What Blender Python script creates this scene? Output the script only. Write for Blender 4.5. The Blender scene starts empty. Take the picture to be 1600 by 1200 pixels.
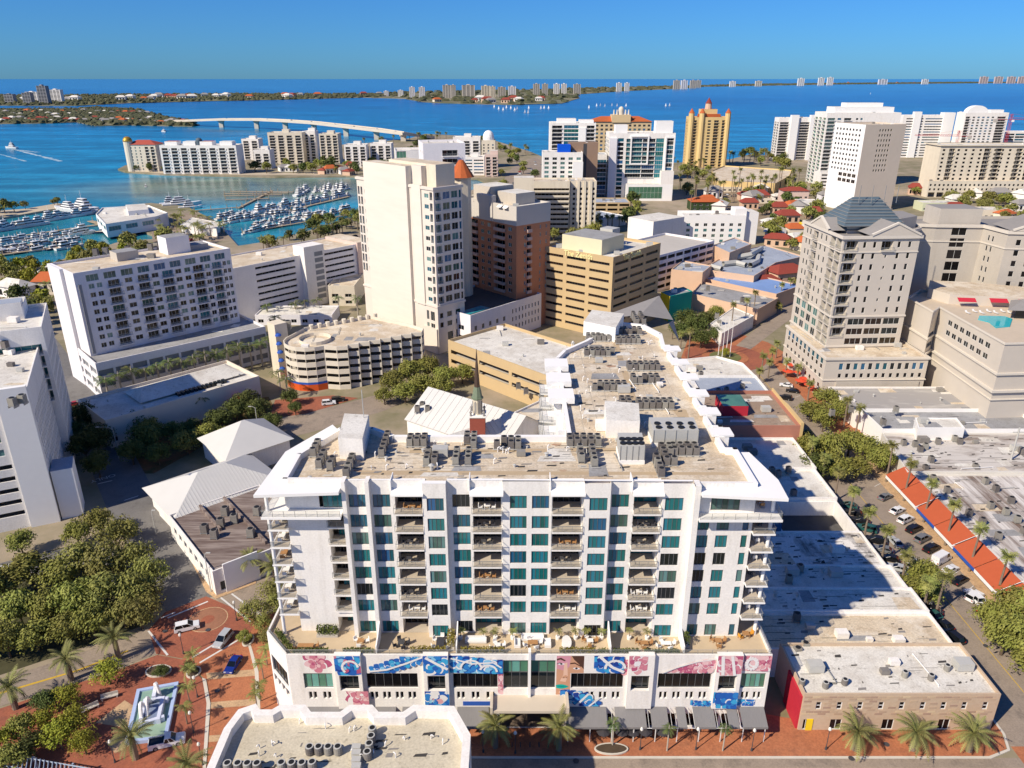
import bpy, math, random
from math import radians, sin, cos, pi, hypot, atan2, sqrt
RND = random.Random(11)
C = bpy.context.scene.collection
# ------------------------------------------------------------------ camera
F_PX, CAM_H, HORIZON = 1180.0, 95.0, 122.5
PITCH = math.atan((600 - HORIZON) / F_PX)
cam = bpy.data.cameras.new('camera'); cam.sensor_width = 36; cam.lens = 36 * F_PX / 1600
cam.clip_start = 1; cam.clip_end = 200000
co = bpy.data.objects.new('camera', cam); C.objects.link(co)
co.location = (0, 0, CAM_H); co.rotation_euler = (pi / 2 - PITCH, 0, 0)
bpy.context.scene.camera = co
# ------------------------------------------------------------------ sky, sun, exposure
SUN_EL, SUN_AZ = radians(40), radians(37)          # shadows fall towards (cos 37, sin 37)
wd = bpy.data.worlds.new('World'); bpy.context.scene.world = wd; wd.use_nodes = True
nt = wd.node_tree; nt.nodes.clear()
sky = nt.nodes.new('ShaderNodeTexSky'); sky.sky_type = 'NISHITA'; sky.sun_disc = False
sky.sun_elevation = SUN_EL; sky.sun_rotation = radians(180 + 53)
sky.altitude = 0; sky.air_density = 1.0; sky.dust_density = 0.22; sky.ozone_density = 6.0
hs = nt.nodes.new('ShaderNodeMixRGB'); hs.blend_type = 'MULTIPLY'; hs.inputs[0].default_value = 1; hs.inputs[2].default_value = (.155, .385, .70, 1)
bg = nt.nodes.new('ShaderNodeBackground'); bg.inputs[1].default_value = 0.122
wo = nt.nodes.new('ShaderNodeOutputWorld')
nt.links.new(sky.outputs[0], hs.inputs[1]); nt.links.new(hs.outputs[0], bg.inputs[0]); nt.links.new(bg.outputs[0], wo.inputs[0])
sl = bpy.data.lights.new('sun', 'SUN'); sl.energy = 4.4; sl.angle = radians(.55); sl.color = (1, .895, .74)
so = bpy.data.objects.new('sun', sl); C.objects.link(so); so.location = (-200, -150, 400)
from mathutils import Vector
sd = Vector((cos(SUN_AZ) * cos(SUN_EL), sin(SUN_AZ) * cos(SUN_EL), -sin(SUN_EL)))
so.rotation_euler = sd.to_track_quat('-Z', 'Y').to_euler()
vs = bpy.context.scene.view_settings
vs.view_transform = 'Standard'; vs.look = 'None'; vs.gamma = 1; vs.use_curve_mapping = False; vs.exposure = 0.42
bpy.context.scene.cycles.max_bounces = 7
bpy.context.scene.cycles.transparent_max_bounces = 8

# ------------------------------------------------------------------ survey: picture point -> plan point at height z
CP, SP = cos(PITCH), sin(PITCH)
def W(x, y, z=0.0):
    a = (x - 800) / F_PX; b = -(y - 600) / F_PX
    t = (z - CAM_H) / (-SP + CP * b)
    return (a * t, (CP + SP * b) * t)
def HZ(y, Y):
    b = -(y - 600) / F_PX
    return CAM_H + (-SP + CP * b) / (CP + SP * b) * Y

# ------------------------------------------------------------------ materials
MATS = {}
def mat(name, col, rough=.85, var=.12, scale=.6, col2=None, spec=.25, metal=0, bump=0, big=.05, thr=(.35, .7), objvar=0, emit=None, stretch=None):
    if name in MATS: return MATS[name]
    m = bpy.data.materials.new(name); m.use_nodes = True; MATS[name] = m
    n, l = m.node_tree.nodes, m.node_tree.links
    p = n['Principled BSDF']
    p.inputs['Roughness'].default_value = rough; p.inputs['Metallic'].default_value = metal
    p.inputs['Specular IOR Level'].default_value = spec
    if col2 is None: col2 = tuple(c * (1 - 2 * var) for c in col)
    tc = n.new('ShaderNodeTexCoord'); vec = tc.outputs['Object']
    if stretch:
        mp = n.new('ShaderNodeMapping'); mp.inputs['Scale'].default_value = stretch
        l.new(vec, mp.inputs[0]); vec = mp.outputs[0]
    a = n.new('ShaderNodeTexNoise'); a.inputs['Scale'].default_value = scale; a.inputs['Detail'].default_value = 6; a.inputs['Roughness'].default_value = .65
    l.new(vec, a.inputs['Vector'])
    b = n.new('ShaderNodeTexNoise'); b.inputs['Scale'].default_value = big; b.inputs['Detail'].default_value = 3
    l.new(vec, b.inputs['Vector'])
    ad = n.new('ShaderNodeMath'); ad.operation = 'MULTIPLY_ADD'; ad.inputs[1].default_value = .5
    l.new(b.outputs[0], ad.inputs[0])
    hf = n.new('ShaderNodeMath'); hf.operation = 'MULTIPLY'; hf.inputs[1].default_value = .5
    l.new(a.outputs[0], hf.inputs[0]); l.new(hf.outputs[0], ad.inputs[2])
    r = n.new('ShaderNodeMapRange'); r.inputs[1].default_value = thr[0]; r.inputs[2].default_value = thr[1]
    l.new(ad.outputs[0], r.inputs[0])
    mx = n.new('ShaderNodeMixRGB'); mx.inputs[1].default_value = (*col, 1); mx.inputs[2].default_value = (*col2, 1)
    l.new(r.outputs[0], mx.inputs[0]); out = mx.outputs[0]
    if objvar:
        oi = n.new('ShaderNodeObjectInfo'); hsv = n.new('ShaderNodeHueSaturation')
        mr = n.new('ShaderNodeMapRange'); mr.inputs[3].default_value = 1 - objvar; mr.inputs[4].default_value = 1 + objvar
        l.new(oi.outputs['Random'], mr.inputs[0]); l.new(mr.outputs[0], hsv.inputs['Value'])
        mr2 = n.new('ShaderNodeMapRange'); mr2.inputs[3].default_value = .5 - objvar * .09; mr2.inputs[4].default_value = .5 + objvar * .07
        l.new(oi.outputs['Random'], mr2.inputs[0]); l.new(mr2.outputs[0], hsv.inputs['Hue'])
        l.new(out, hsv.inputs['Color']); out = hsv.outputs[0]
    l.new(out, p.inputs['Base Color'])
    if bump:
        bp = n.new('ShaderNodeBump'); bp.inputs['Strength'].default_value = bump; bp.inputs['Distance'].default_value = .1
        l.new(a.outputs[0], bp.inputs['Height']); l.new(bp.outputs[0], p.inputs['Normal'])
    if emit:
        p.inputs['Emission Color'].default_value = (*emit[:3], 1); p.inputs['Emission Strength'].default_value = emit[3]
    return m
def weather(m, dark, amt=.6, sc=.8, t0=.55, t1=.70, stretch=(1, 1, 1), fine=.12):
    n, l = m.node_tree.nodes, m.node_tree.links; p = n['Principled BSDF']; src = p.inputs['Base Color'].links[0].from_socket
    tc = n.new('ShaderNodeTexCoord'); mp = n.new('ShaderNodeMapping'); mp.inputs['Scale'].default_value = stretch; mp.inputs['Location'].default_value = (31, 17, 5); l.new(tc.outputs['Object'], mp.inputs[0])
    a = n.new('ShaderNodeTexNoise'); a.inputs['Scale'].default_value = sc; a.inputs['Detail'].default_value = 9; a.inputs['Roughness'].default_value = .74; l.new(mp.outputs[0], a.inputs['Vector'])
    r = n.new('ShaderNodeMapRange'); r.inputs[1].default_value = t0; r.inputs[2].default_value = t1; r.inputs[4].default_value = amt; l.new(a.outputs[0], r.inputs[0])
    x = n.new('ShaderNodeMixRGB'); x.inputs[2].default_value = (*dark, 1); l.new(r.outputs[0], x.inputs[0]); l.new(src, x.inputs[1])
    f = n.new('ShaderNodeTexNoise'); f.inputs['Scale'].default_value = 3.5; f.inputs['Detail'].default_value = 4; l.new(tc.outputs['Object'], f.inputs['Vector'])
    fr_ = n.new('ShaderNodeMapRange'); fr_.inputs[1].default_value = .3; fr_.inputs[2].default_value = .7; fr_.inputs[3].default_value = 1 - fine; fr_.inputs[4].default_value = 1 + fine; l.new(f.outputs[0], fr_.inputs[0])
    h = n.new('ShaderNodeHueSaturation'); l.new(x.outputs[0], h.inputs['Color']); l.new(fr_.outputs[0], h.inputs['Value']); l.new(h.outputs[0], p.inputs['Base Color'])
    return m
def glass(name, col, rough=.06, spec=.5):
    return mat(name, col, rough, .25, .35, spec=spec, big=.1, objvar=.45)
def see_through(name, col, alpha):
    if name in MATS: return MATS[name]
    m = bpy.data.materials.new(name); m.use_nodes = True; MATS[name] = m
    p = m.node_tree.nodes['Principled BSDF']
    p.inputs['Base Color'].default_value = (*col, 1); p.inputs['Roughness'].default_value = .08; p.inputs['Alpha'].default_value = alpha
    return m

white = mat('white_stucco', (.84, .80, .74), .8, .04, .5)
white2 = mat('bright_white_paint', (.86, .84, .80), .75, .03, .7)
cream = mat('cream_stucco', (.72, .64, .50), .85, .05, .3)
beige = mat('beige_stucco', (.60, .52, .41), .85, .05, .3)
beige2 = mat('warm_grey_stucco', (.52, .47, .40), .85, .05, .3)
tan = mat('tan_concrete', (.56, .41, .22), .85, .06, .3)
lav = mat('cool_white_stucco', (.78, .755, .76), .85, .05, .3)
pink = mat('pale_pink_stucco', (.66, .50, .43), .85, .05, .3)
brickor = mat('orange_brick', (.52, .23, .125), .9, .1, 2.0)
yellow = mat('yellow_stucco', (.70, .51, .23), .85, .05, .3)
peach = mat('peach_stucco', (.66, .45, .31), .85, .06, .3)
brown = mat('brown_cladding', (.30, .20, .14), .85, .05, .3)
greyw = mat('grey_wall', (.30, .30, .31), .85, .07, .4)
teal = mat('teal_paint', (.0, .30, .24), .8, .05, .4)
yellowp = mat('yellow_paint', (.85, .60, .02), .8, .05, .4)
redp = mat('red_paint', (.50, .03, .05), .6, .06, .6)
bluep = mat('blue_paint', (.03, .10, .42), .6, .05, .6)
navy = mat('navy_wall', (.04, .12, .24), .8, .1, .4)
roof_tan = mat('sandy_roof_membrane', (.62, .52, .38), .95, .1, .25, col2=(.45, .35, .24), bump=.2, big=.06, thr=(.38, .68))
roof_wh = mat('white_roof_membrane', (.70, .67, .60), .95, .1, .35, col2=(.46, .41, .34), bump=.2, big=.08, thr=(.42, .72))
roof_gr = mat('grey_roof_membrane', (.36, .36, .36), .95, .1, .3, col2=(.22, .21, .20), bump=.2, big=.07)
roof_st = mat('stained_white_roof', (.72, .68, .62), .95, .2, .5, col2=(.10, .08, .07), bump=.2, big=.12, thr=(.50, .66), stretch=(1, .25, 1))
roof_bl = mat('blue_grey_roof', (.36, .40, .46), .9, .1, .2, col2=(.27, .30, .36))
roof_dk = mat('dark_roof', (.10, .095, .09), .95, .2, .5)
roof_br = mat('brown_gravel_roof', (.30, .22, .16), .95, .15, .6, col2=(.42, .36, .29), thr=(.5, .75))
for m_, d_ in ((roof_tan, (.24, .17, .11)), (roof_wh, (.22, .19, .15)), (roof_gr, (.09, .085, .08)), (roof_st, (.06, .05, .045)), (roof_br, (.12, .09, .07))): weather(m_, d_, .65)
weather(roof_bl, (.55, .57, .60), .6); weather(white, (.52, .47, .40), .5, .6, .5, .75, (1, 1, .18), .06); weather(roof_tan, (.74, .68, .57), .6, .16, .48, .60, fine=.05); weather(cream, (.45, .37, .27), .4, .4, .5, .75, (1, 1, .2), .05); weather(beige2, (.36, .31, .25), .4, .4, .5, .75, (1, 1, .2), .05); weather(lav, (.58, .56, .57), .4, .4, .5, .75, (1, 1, .2), .05)
metal_wh = mat('white_metal_roof', (.60, .585, .55), .55, .04, .3)
slate = mat('slate_blue_roof', (.10, .14, .17), .6, .1, .6)
slate_gr = mat('grey_shingle', (.30, .28, .26), .85, .1, .8)
terra = mat('terracotta_tiles', (.52, .13, .04), .8, .15, 1.0)
redtile = mat('dark_red_tiles', (.30, .06, .04), .8, .15, 1.0)
frame_m = mat('window_frame_white', (.72, .71, .68), .5, .03, 1)
frame_d = mat('window_frame_dark', (.12, .12, .12), .5, .03, 1)
steel = mat('grey_steel', (.34, .34, .33), .45, .1, 1.5, metal=.3)
steel_d = mat('dark_steel', (.07, .07, .075), .5, .1, 1.5)
unit_m = mat('condenser_grey', (.27, .25, .22), .6, .15, 2.0, objvar=.35)
unit_l = mat('galvanised_grey', (.50, .49, .45), .5, .08, 1.0)
fan_m = mat('fan_black', (.02, .02, .02), .5, .1, 2)
concrete = mat('pale_concrete', (.52, .48, .42), .9, .08, .5)
kerbm = mat('kerb_concrete', (.62, .57, .48), .9, .08, .8)
G_teal = glass('teal_curtained_glass', (.02, .19, .21))
G_dark = glass('dark_glass', (.012, .018, .022))
G_pale = glass('pale_green_glass', (.10, .20, .175))
G_blue = glass('blue_glass', (.02, .12, .20))
G_black = glass('black_glass', (.008, .008, .01), .12, .35)  # near-black pane colour with a duller surface
G_grn = glass('green_store_glass', (.12, .30, .22))
G_bronze = glass('bronze_glass', (.03, .018, .012), .1, .4)
rail_gl = see_through('railing_glass', (.22, .24, .23), .26)

# ------------------------------------------------------------------ mesh builder
class MB:
    def __init__(s): s.v = []; s.f = []; s.m = []
    def face(s, pts, mi=0):
        i = len(s.v); s.v.extend(pts); s.f.append(tuple(range(i, i + len(pts)))); s.m.append(mi)
    def box(s, x0, x1, y0, y1, z0, z1, mi=0):
        i = len(s.v)
        s.v += [(x0, y0, z0), (x1, y0, z0), (x1, y1, z0), (x0, y1, z0), (x0, y0, z1), (x1, y0, z1), (x1, y1, z1), (x0, y1, z1)]
        for q in ((0, 3, 2, 1), (4, 5, 6, 7), (0, 1, 5, 4), (1, 2, 6, 5), (2, 3, 7, 6), (3, 0, 4, 7)):
            s.f.append(tuple(i + k for k in q)); s.m.append(mi)
        return s
    def prism(s, poly, z0, z1, mi=0, cap=True, mtop=None):
        n = len(poly); i = len(s.v)
        s.v += [(x, y, z0) for x, y in poly] + [(x, y, z1) for x, y in poly]
        for k in range(n):
            j = (k + 1) % n; s.f.append((i + k, i + j, i + n + j, i + n + k)); s.m.append(mi)
        if cap:
            s.f.append(tuple(i + n + k for k in range(n))); s.m.append(mi if mtop is None else mtop)
            s.f.append(tuple(i + k for k in reversed(range(n)))); s.m.append(mi)
        return s
    def cyl(s, x, y, z0, z1, r, r2=None, n=10, mi=0, cap=True):
        r2 = r if r2 is None else r2; i = len(s.v)
        for k in range(n): a = 2 * pi * k / n; s.v.append((x + r * cos(a), y + r * sin(a), z0))
        for k in range(n): a = 2 * pi * k / n; s.v.append((x + r2 * cos(a), y + r2 * sin(a), z1))
        for k in range(n): j = (k + 1) % n; s.f.append((i + k, i + j, i + n + j, i + n + k)); s.m.append(mi)
        if cap:
            s.f.append(tuple(i + n + k for k in range(n))); s.m.append(mi)
        return s
    def tube(s, pts, rad, n=6, mi=0):
        rings = []
        for k, p in enumerate(pts):
            a = Vector(pts[max(0, k - 1)]); b = Vector(pts[min(len(pts) - 1, k + 1)]); d = (b - a).normalized()
            u = d.cross(Vector((0, 0, 1)));
            if u.length < .1: u = d.cross(Vector((0, 1, 0)))
            u.normalize(); w = d.cross(u); r = rad[k] if isinstance(rad, (list, tuple)) else rad
            i = len(s.v); rings.append(i)
            for q in range(n):
                t = 2 * pi * q / n; v = Vector(p) + u * (r * cos(t)) + w * (r * sin(t)); s.v.append(tuple(v))
        for a, b in zip(rings, rings[1:]):
            for q in range(n):
                j = (q + 1) % n; s.f.append((a + q, a + j, b + j, b + q)); s.m.append(mi)
        return s
    def dome(s, x, y, z, r, hh, n=14, m=5, mi=0):
        prev = None
        for k in range(m + 1):
            t = pi / 2 * k / m; i = len(s.v)
            for q in range(n): a = 2 * pi * q / n; s.v.append((x + r * cos(t) * cos(a), y + r * cos(t) * sin(a), z + hh * sin(t)))
            if prev is not None:
                for q in range(n): j = (q + 1) % n; s.f.append((prev + q, prev + j, i + j, i + q)); s.m.append(mi)
            prev = i
        return s
    def mesh(s, name, mats, off=(0, 0, 0), smooth=False):
        me = bpy.data.meshes.new(name)
        ox, oy, oz = off
        me.from_pydata([(x - ox, y - oy, z - oz) for x, y, z in s.v], [], s.f)
        if not isinstance(mats, (list, tuple)): mats = [mats]
        for m in mats: me.materials.append(m)
        if len(mats) > 1: me.polygons.foreach_set('material_index', s.m)
        if smooth: me.polygons.foreach_set('use_smooth', [True] * len(me.polygons))
        me.update(); return me
    def build(s, name, mats, parent=None, smooth=False, loc=None):
        off = worldloc(parent) if parent is not None else (loc or (0, 0, 0))
        o = bpy.data.objects.new(name, s.mesh(name, mats, off, smooth)); C.objects.link(o)
        if parent is not None: o.parent = parent; WL[o.name] = off
        elif loc: o.location = loc; WL[o.name] = loc
        return o
WL = {}
def worldloc(o): return WL.get(o.name, tuple(o.location))
def tag(o, label=None, cat=None, group=None, kind=None):
    if label: o['label'] = label
    if cat: o['category'] = cat
    if group: o['group'] = group
    if kind: o['kind'] = kind
    return o
def thing(name, label, cat, loc, group=None, rz=0):
    o = bpy.data.objects.new(name, None); C.objects.link(o); o.location = loc; o.rotation_euler = (0, 0, rz)
    o.empty_display_size = .5; WL[o.name] = tuple(loc)
    return tag(o, label, cat, group)
def inst(name, me, loc, parent=None, rz=0, sc=None):
    o = bpy.data.objects.new(name, me); C.objects.link(o)
    if parent is not None:
        w = worldloc(parent); o.parent = parent; o.location = (loc[0] - w[0], loc[1] - w[1], loc[2] - w[2])
    else: o.location = loc
    WL[o.name] = tuple(loc); o.rotation_euler = (0, 0, rz)
    if sc is not None: o.scale = sc if isinstance(sc, tuple) else (sc, sc, sc)
    return o
def kid(nm, me, par_):
    o = bpy.data.objects.new(nm, me); C.objects.link(o); o.parent = par_; return o
ORD = 'first second third fourth fifth sixth seventh eighth ninth tenth eleventh twelfth thirteenth fourteenth fifteenth sixteenth seventeenth eighteenth nineteenth twentieth'.split()
def nth(i):
    if i < 20: return ORD[i]
    t = {2: 'twenty', 3: 'thirty', 4: 'forty', 5: 'fifty', 6: 'sixty'}
    k = i + 1
    return t.get(k // 10, 'ninety') + '-' + ORD[k % 10 - 1] if k % 10 else {3: 'thirtieth', 4: 'fortieth', 5: 'fiftieth', 6: 'sixtieth'}.get(k // 10, 'last')
def ccw(poly):
    a = sum(p[0] * q[1] - q[0] * p[1] for p, q in zip(poly, poly[1:] + poly[:1]))
    return list(poly) if a > 0 else list(reversed(poly))
def inset(poly, d):
    n = len(poly); out = []
    for i in range(n):
        p0, p1, p2 = poly[i - 1], poly[i], poly[(i + 1) % n]
        a = (p1[0] - p0[0], p1[1] - p0[1]); b = (p2[0] - p1[0], p2[1] - p1[1])
        la, lb = hypot(*a) or 1, hypot(*b) or 1
        na = (-a[1] / la, a[0] / la); nb = (-b[1] / lb, b[0] / lb)
        k = 1 + na[0] * nb[0] + na[1] * nb[1]
        k = max(k, .35)
        out.append((p1[0] + d * (na[0] + nb[0]) / k, p1[1] + d * (na[1] + nb[1]) / k))
    return out
def RW(c, ang, lu, lv):
    a = radians(ang); u = (cos(a), sin(a)); v = (-sin(a), cos(a))
    return [c, (c[0] + u[0] * lu, c[1] + u[1] * lu), (c[0] + u[0] * lu + v[0] * lv, c[1] + u[1] * lu + v[1] * lv), (c[0] + v[0] * lv, c[1] + v[1] * lv)]
def RP(A, B, h, depth):
    a = W(*A, h); b = W(*B, h)
    return RW(a, math.degrees(atan2(b[1] - a[1], b[0] - a[0])), hypot(b[0] - a[0], b[1] - a[1]), depth)
def PP(pts, h): return ccw([W(x, y, h) for x, y in pts])

# ------------------------------------------------------------------ walls with real openings
def facade(mb, A, B, z0, z1, holes, mi=0):
    L = hypot(B[0] - A[0], B[1] - A[1]); ux, uy = (B[0] - A[0]) / L, (B[1] - A[1]) / L; nx, ny = uy, -ux
    def P(u, z, d=0): return (A[0] + ux * u - nx * d, A[1] + uy * u - ny * d, z)
    zs = sorted({z0, z1} | {h[2] for h in holes} | {h[3] for h in holes})
    zs = [z for z in zs if z0 <= z <= z1]
    for za, zb in zip(zs, zs[1:]):
        if zb - za < 1e-5: continue
        zm = (za + zb) / 2
        hs_ = sorted((h[0], h[1]) for h in holes if h[2] < zm < h[3])
        u = 0
        for a, b in hs_ + [(L, L)]:
            if a - u > 1e-4: mb.face([P(u, za), P(a, za), P(a, zb), P(u, zb)], mi)
            u = max(u, b)
    for h in holes:
        a, b, za, zb, d = h[:5]
        mb.face([P(a, za), P(a, za, d), P(a, zb, d), P(a, zb)], mi)
        mb.face([P(b, za, d), P(b, za), P(b, zb), P(b, zb, d)], mi)
        mb.face([P(a, za, d), P(a, za), P(b, za), P(b, za, d)], mi)
        mb.face([P(a, zb), P(a, zb, d), P(b, zb, d), P(b, zb)], mi)
WM = {}
def win_mesh(w, h, nx, ny, fm, gm, fr=.07):
    k = (round(w, 2), round(h, 2), nx, ny, fm.name, gm.name, fr)
    if k not in WM:
        b = MB(); w2 = w / 2
        b.face([(-w2, 0, 0), (w2, 0, 0), (w2, 0, h), (-w2, 0, h)], 1)
        if fr:
            for i in range(nx + 1):
                x = -w2 + w * i / nx; x = min(max(x, -w2 + fr / 2), w2 - fr / 2)
                b.box(x - fr / 2, x + fr / 2, -.06, -.003, 0, h)
            for i in range(ny + 1):
                z = h * i / ny; z = min(max(z, fr / 2), h - fr / 2)
                b.box(-w2, w2, -.055, -.004, z - fr / 2, z + fr / 2)
        WM[k] = b.mesh('window', [fm, gm])
    return WM[k]
def balc_mesh(w, out, fm, solid=None, gl=True):
    k = ('b', round(w, 2), out, fm.name, solid and solid.name, gl)
    if k not in WM:
        b = MB(); b.box(-w / 2, w / 2, -out, .02, -.24, -.001)
        r = MB(); w2 = w / 2
        if solid:
            r.box(-w2, w2, -out, -out + .1, 0, 1.0); r.box(-w2, -w2 + .1, -out + .1, 0, 0, 1.0); r.box(w2 - .1, w2, -out + .1, 0, 0, 1.0)
            mm = [solid, solid]
        else:
            r.box(-w2, w2, -out + .02, -out + .07, .98, 1.05); r.box(-w2, w2, -out + .025, -out + .065, .06, .1)
            for s in (-w2 + .02, w2 - .07):
                r.box(s, s + .05, -out + .075, -.02, .98, 1.05)
            n = max(2, int(w / 1.3))
            for i in range(n + 1):
                x = -w2 + .03 + (w - .06) * i / n; r.box(x - .025, x + .025, -out + .025, -out + .066, .1, .98)
            if gl: r.face([(-w2, -out + .045, .1), (w2, -out + .045, .1), (w2, -out + .045, .97), (-w2, -out + .045, .97)], 1)
            mm = [steel, rail_gl]
        WM[k] = (b.mesh('balcony', fm), r.mesh('railing', mm))
    return WM[k]
def cols(n, wf, m0=0., m1=1.):
    p = (m1 - m0) / n
    return [(m0 + p * i + p * (1 - wf) / 2, m0 + p * i + p * (1 + wf) / 2) for i in range(n)]
def grid(k, cs, z, fh, nf, v0, v1, **kw):
    d = dict(k=k, cs=cs, z=z, fh=fh, nf=nf, v0=v0, v1=v1); d.update(kw); return d
def dress(root, wallmb, A, B, z0, z1, specs, mi=0):
    L = hypot(B[0] - A[0], B[1] - A[1]); ux, uy = (B[0] - A[0]) / L, (B[1] - A[1]) / L; nx, ny = uy, -ux; rz = atan2(uy, ux)
    holes = []
    for s in specs or []:
        dep = s.get('d', {'w': .18, 'b': 1.5, 'g': .35, 'o': .5}[s['k']])
        gm = s.get('gm', [G_dark]); fm = s.get('fm', frame_m); gm = gm if isinstance(gm, (list, tuple)) else [gm]
        for i in range(s['nf']):
            zb = s['z'] + s['fh'] * i
            for j, (a, b) in enumerate(s['cs']):
                if s.get('abs'): a0, b0 = a, b
                else: a0, b0 = a * L, b * L
                w = b0 - a0; za, zt = zb + s['v0'], zb + s['v1']
                if zt > z1 - .02: continue
                holes.append((a0, b0, za, zt, dep)); um = (a0 + b0) / 2
                px, py = A[0] + ux * um, A[1] + uy * um
                if s['k'] in 'wb':
                    me = win_mesh(w, zt - za, s.get('nx', 2), s.get('ny', 1), fm, RND.choice(gm), s.get('fr', .07))
                    d2 = dep - .01
                    inst(s.get('name', 'window' if s['k'] == 'w' else 'balcony_door'), me, (px - nx * d2, py - ny * d2, za), root, rz)
                if s['k'] == 'o':
                    b_ = s.get('back')
                    if b_: inst('louvre_panel', win_mesh(w, zt - za, s.get('nx', 4), s.get('ny', 1), b_, b_, .06), (px - nx * (dep - .01), py - ny * (dep - .01), za), root, rz)
                if s['k'] == 'b':
                    bm, rm = balc_mesh(w + s.get('ex', .2), s.get('out', 1.0), s.get('bm', white), s.get('solid'), s.get('gl', True))
                    o = inst('balcony', bm, (px, py, za), root, rz)
                    r = bpy.data.objects.new('railing', rm); C.objects.link(r); r.parent = o
    facade(wallmb, A, B, z0, z1, holes, mi)
CLUT = {'sandy_roof_membrane', 'white_roof_membrane', 'grey_roof_membrane', 'stained_white_roof', 'blue_grey_roof', 'rusty_streaked_roof', 'brown_stained_roof', 'grey_stained_roof', 'brown_gravel_roof', 'bright_blue_roof'}
RCL = random.Random(404)
def inside(p, poly):
    x, y = p; c = False
    for (x0, y0), (x1, y1) in zip(poly, poly[1:] + poly[:1]):
        if (y0 > y) != (y1 > y) and x < (x1 - x0) * (y - y0) / (y1 - y0) + x0: c = not c
    return c
def clutter(root, poly, h, dens=1.):
    q = inset(poly, 1.6); xs = [p[0] for p in q]; ys = [p[1] for p in q]; area = (max(xs) - min(xs)) * (max(ys) - min(ys)); n = int(min(22, 4 + area / 45) * dens)
    for i in range(n):
        x, y = RCL.uniform(min(xs), max(xs)), RCL.uniform(min(ys), max(ys)); k = RCL.random(); s = RCL.uniform(.5, 1.3)
        if not inside((x, y), q): continue
        b = MB()
        if k < .38: w_, d_ = RCL.uniform(.8, 3.5), RCL.uniform(.6, 2.2); b.face([(x - w_, y - d_, h + .01 + i * .001), (x + w_, y - d_ * .9, h + .01 + i * .001), (x + w_ * .9, y + d_, h + .01 + i * .001), (x - w_ * .8, y + d_, h + .01 + i * .001)]); b.build('roof_patch', RCL.choice([roof_wh, roof_gr, roof_tan, roof_wh]), root)
        elif k < .62: b.box(x - s, x + s, y - s * .7, y + s * .7, h + .15, h + .15 + s * 1.1); b.box(x - s * .9, x + s * .9, y - s * .6, y + s * .6, h, h + .15); b.build('roof_unit', RCL.choice([unit_l, unit_m, unit_l, white]), root)
        elif k < .8: b.cyl(x, y, h, h + s * .7, .22 * s, n=8); b.cyl(x, y, h + s * .7, h + s * .9, .4 * s, .15, 8); b.build('roof_vent', unit_l, root)
        else:
            a = RCL.choice([0, pi / 2]) + .1; L = RCL.uniform(3, 9); p2 = (x + cos(a) * L, y + sin(a) * L)
            if inside(p2, q): b.tube([(x, y, h), (x, y, h + .3), (*p2, h + .3), (*p2, h)], .09, 5); b.build('pipe_run', RCL.choice([unit_l, white2, steel]), root)
def building(name, label, poly, h, wm, rm, edges=None, par=.8, z0=0., cat='building', group=None, floors=None, ed2=None, thick=.3, root=None, band=None, em=None):
    """poly counter-clockwise; edges {edge index: specs}; floors: slab heights for open garages; band: (z, material) upper wall colour"""
    cx = sum(p[0] for p in poly) / len(poly); cy = sum(p[1] for p in poly) / len(poly)
    new = root is None
    if new: root = thing(name, label, cat, (cx, cy, z0), group)
    mb = MB(); n = len(poly)
    for i in range(n):
        A, B = poly[i], poly[(i + 1) % n]
        sp = (edges or {}).get(i)
        if band:
            dress(root, mb, A, B, z0, band[0], [s for s in sp or [] if s['z'] < band[0] - .5])
            dress(root, mb, A, B, band[0], h + par, [s for s in sp or [] if s['z'] >= band[0] - .5], 1)
        else: dress(root, mb, A, B, z0, h + par, sp, 1 if em and i in em[0] else 0)
    pm = 1 if band else 0
    if par > 0:
        ins = inset(poly, thick)
        for i in range(n):
            j = (i + 1) % n
            mb.face([(*poly[i], h + par), (*poly[j], h + par), (*ins[j], h + par), (*ins[i], h + par)], pm)
            mb.face([(*ins[j], h - .02), (*ins[i], h - .02), (*ins[i], h + par), (*ins[j], h + par)], pm)
    else: ins = poly
    mb.build('wall', [wm, band[1]] if band else [wm, em[1]] if em else wm, root)
    r = MB(); r.face([(x, y, h) for x, y in ins]); r.build('roof', rm, root)
    if rm.name in CLUT: clutter(root, poly, h)
    if floors:
        q = inset(poly, .36)
        for z in floors:
            f = MB(); f.prism(q, z - .25, z); f.build('floor_slab', concrete, root)
    return root
def ledge(root, poly, z, hh, out, m, name='cornice'):
    o = inset(poly, -out); b = MB(); n = len(poly)
    for i in range(n):
        j = (i + 1) % n
        b.face([(*o[i], z), (*o[j], z), (*o[j], z + hh), (*o[i], z + hh)])
        b.face([(*o[i], z + hh), (*o[j], z + hh), (*poly[j], z + hh), (*poly[i], z + hh)])
        b.face([(*poly[i], z), (*poly[j], z), (*o[j], z), (*o[i], z)])
    return b.build(name, m, root)
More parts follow.
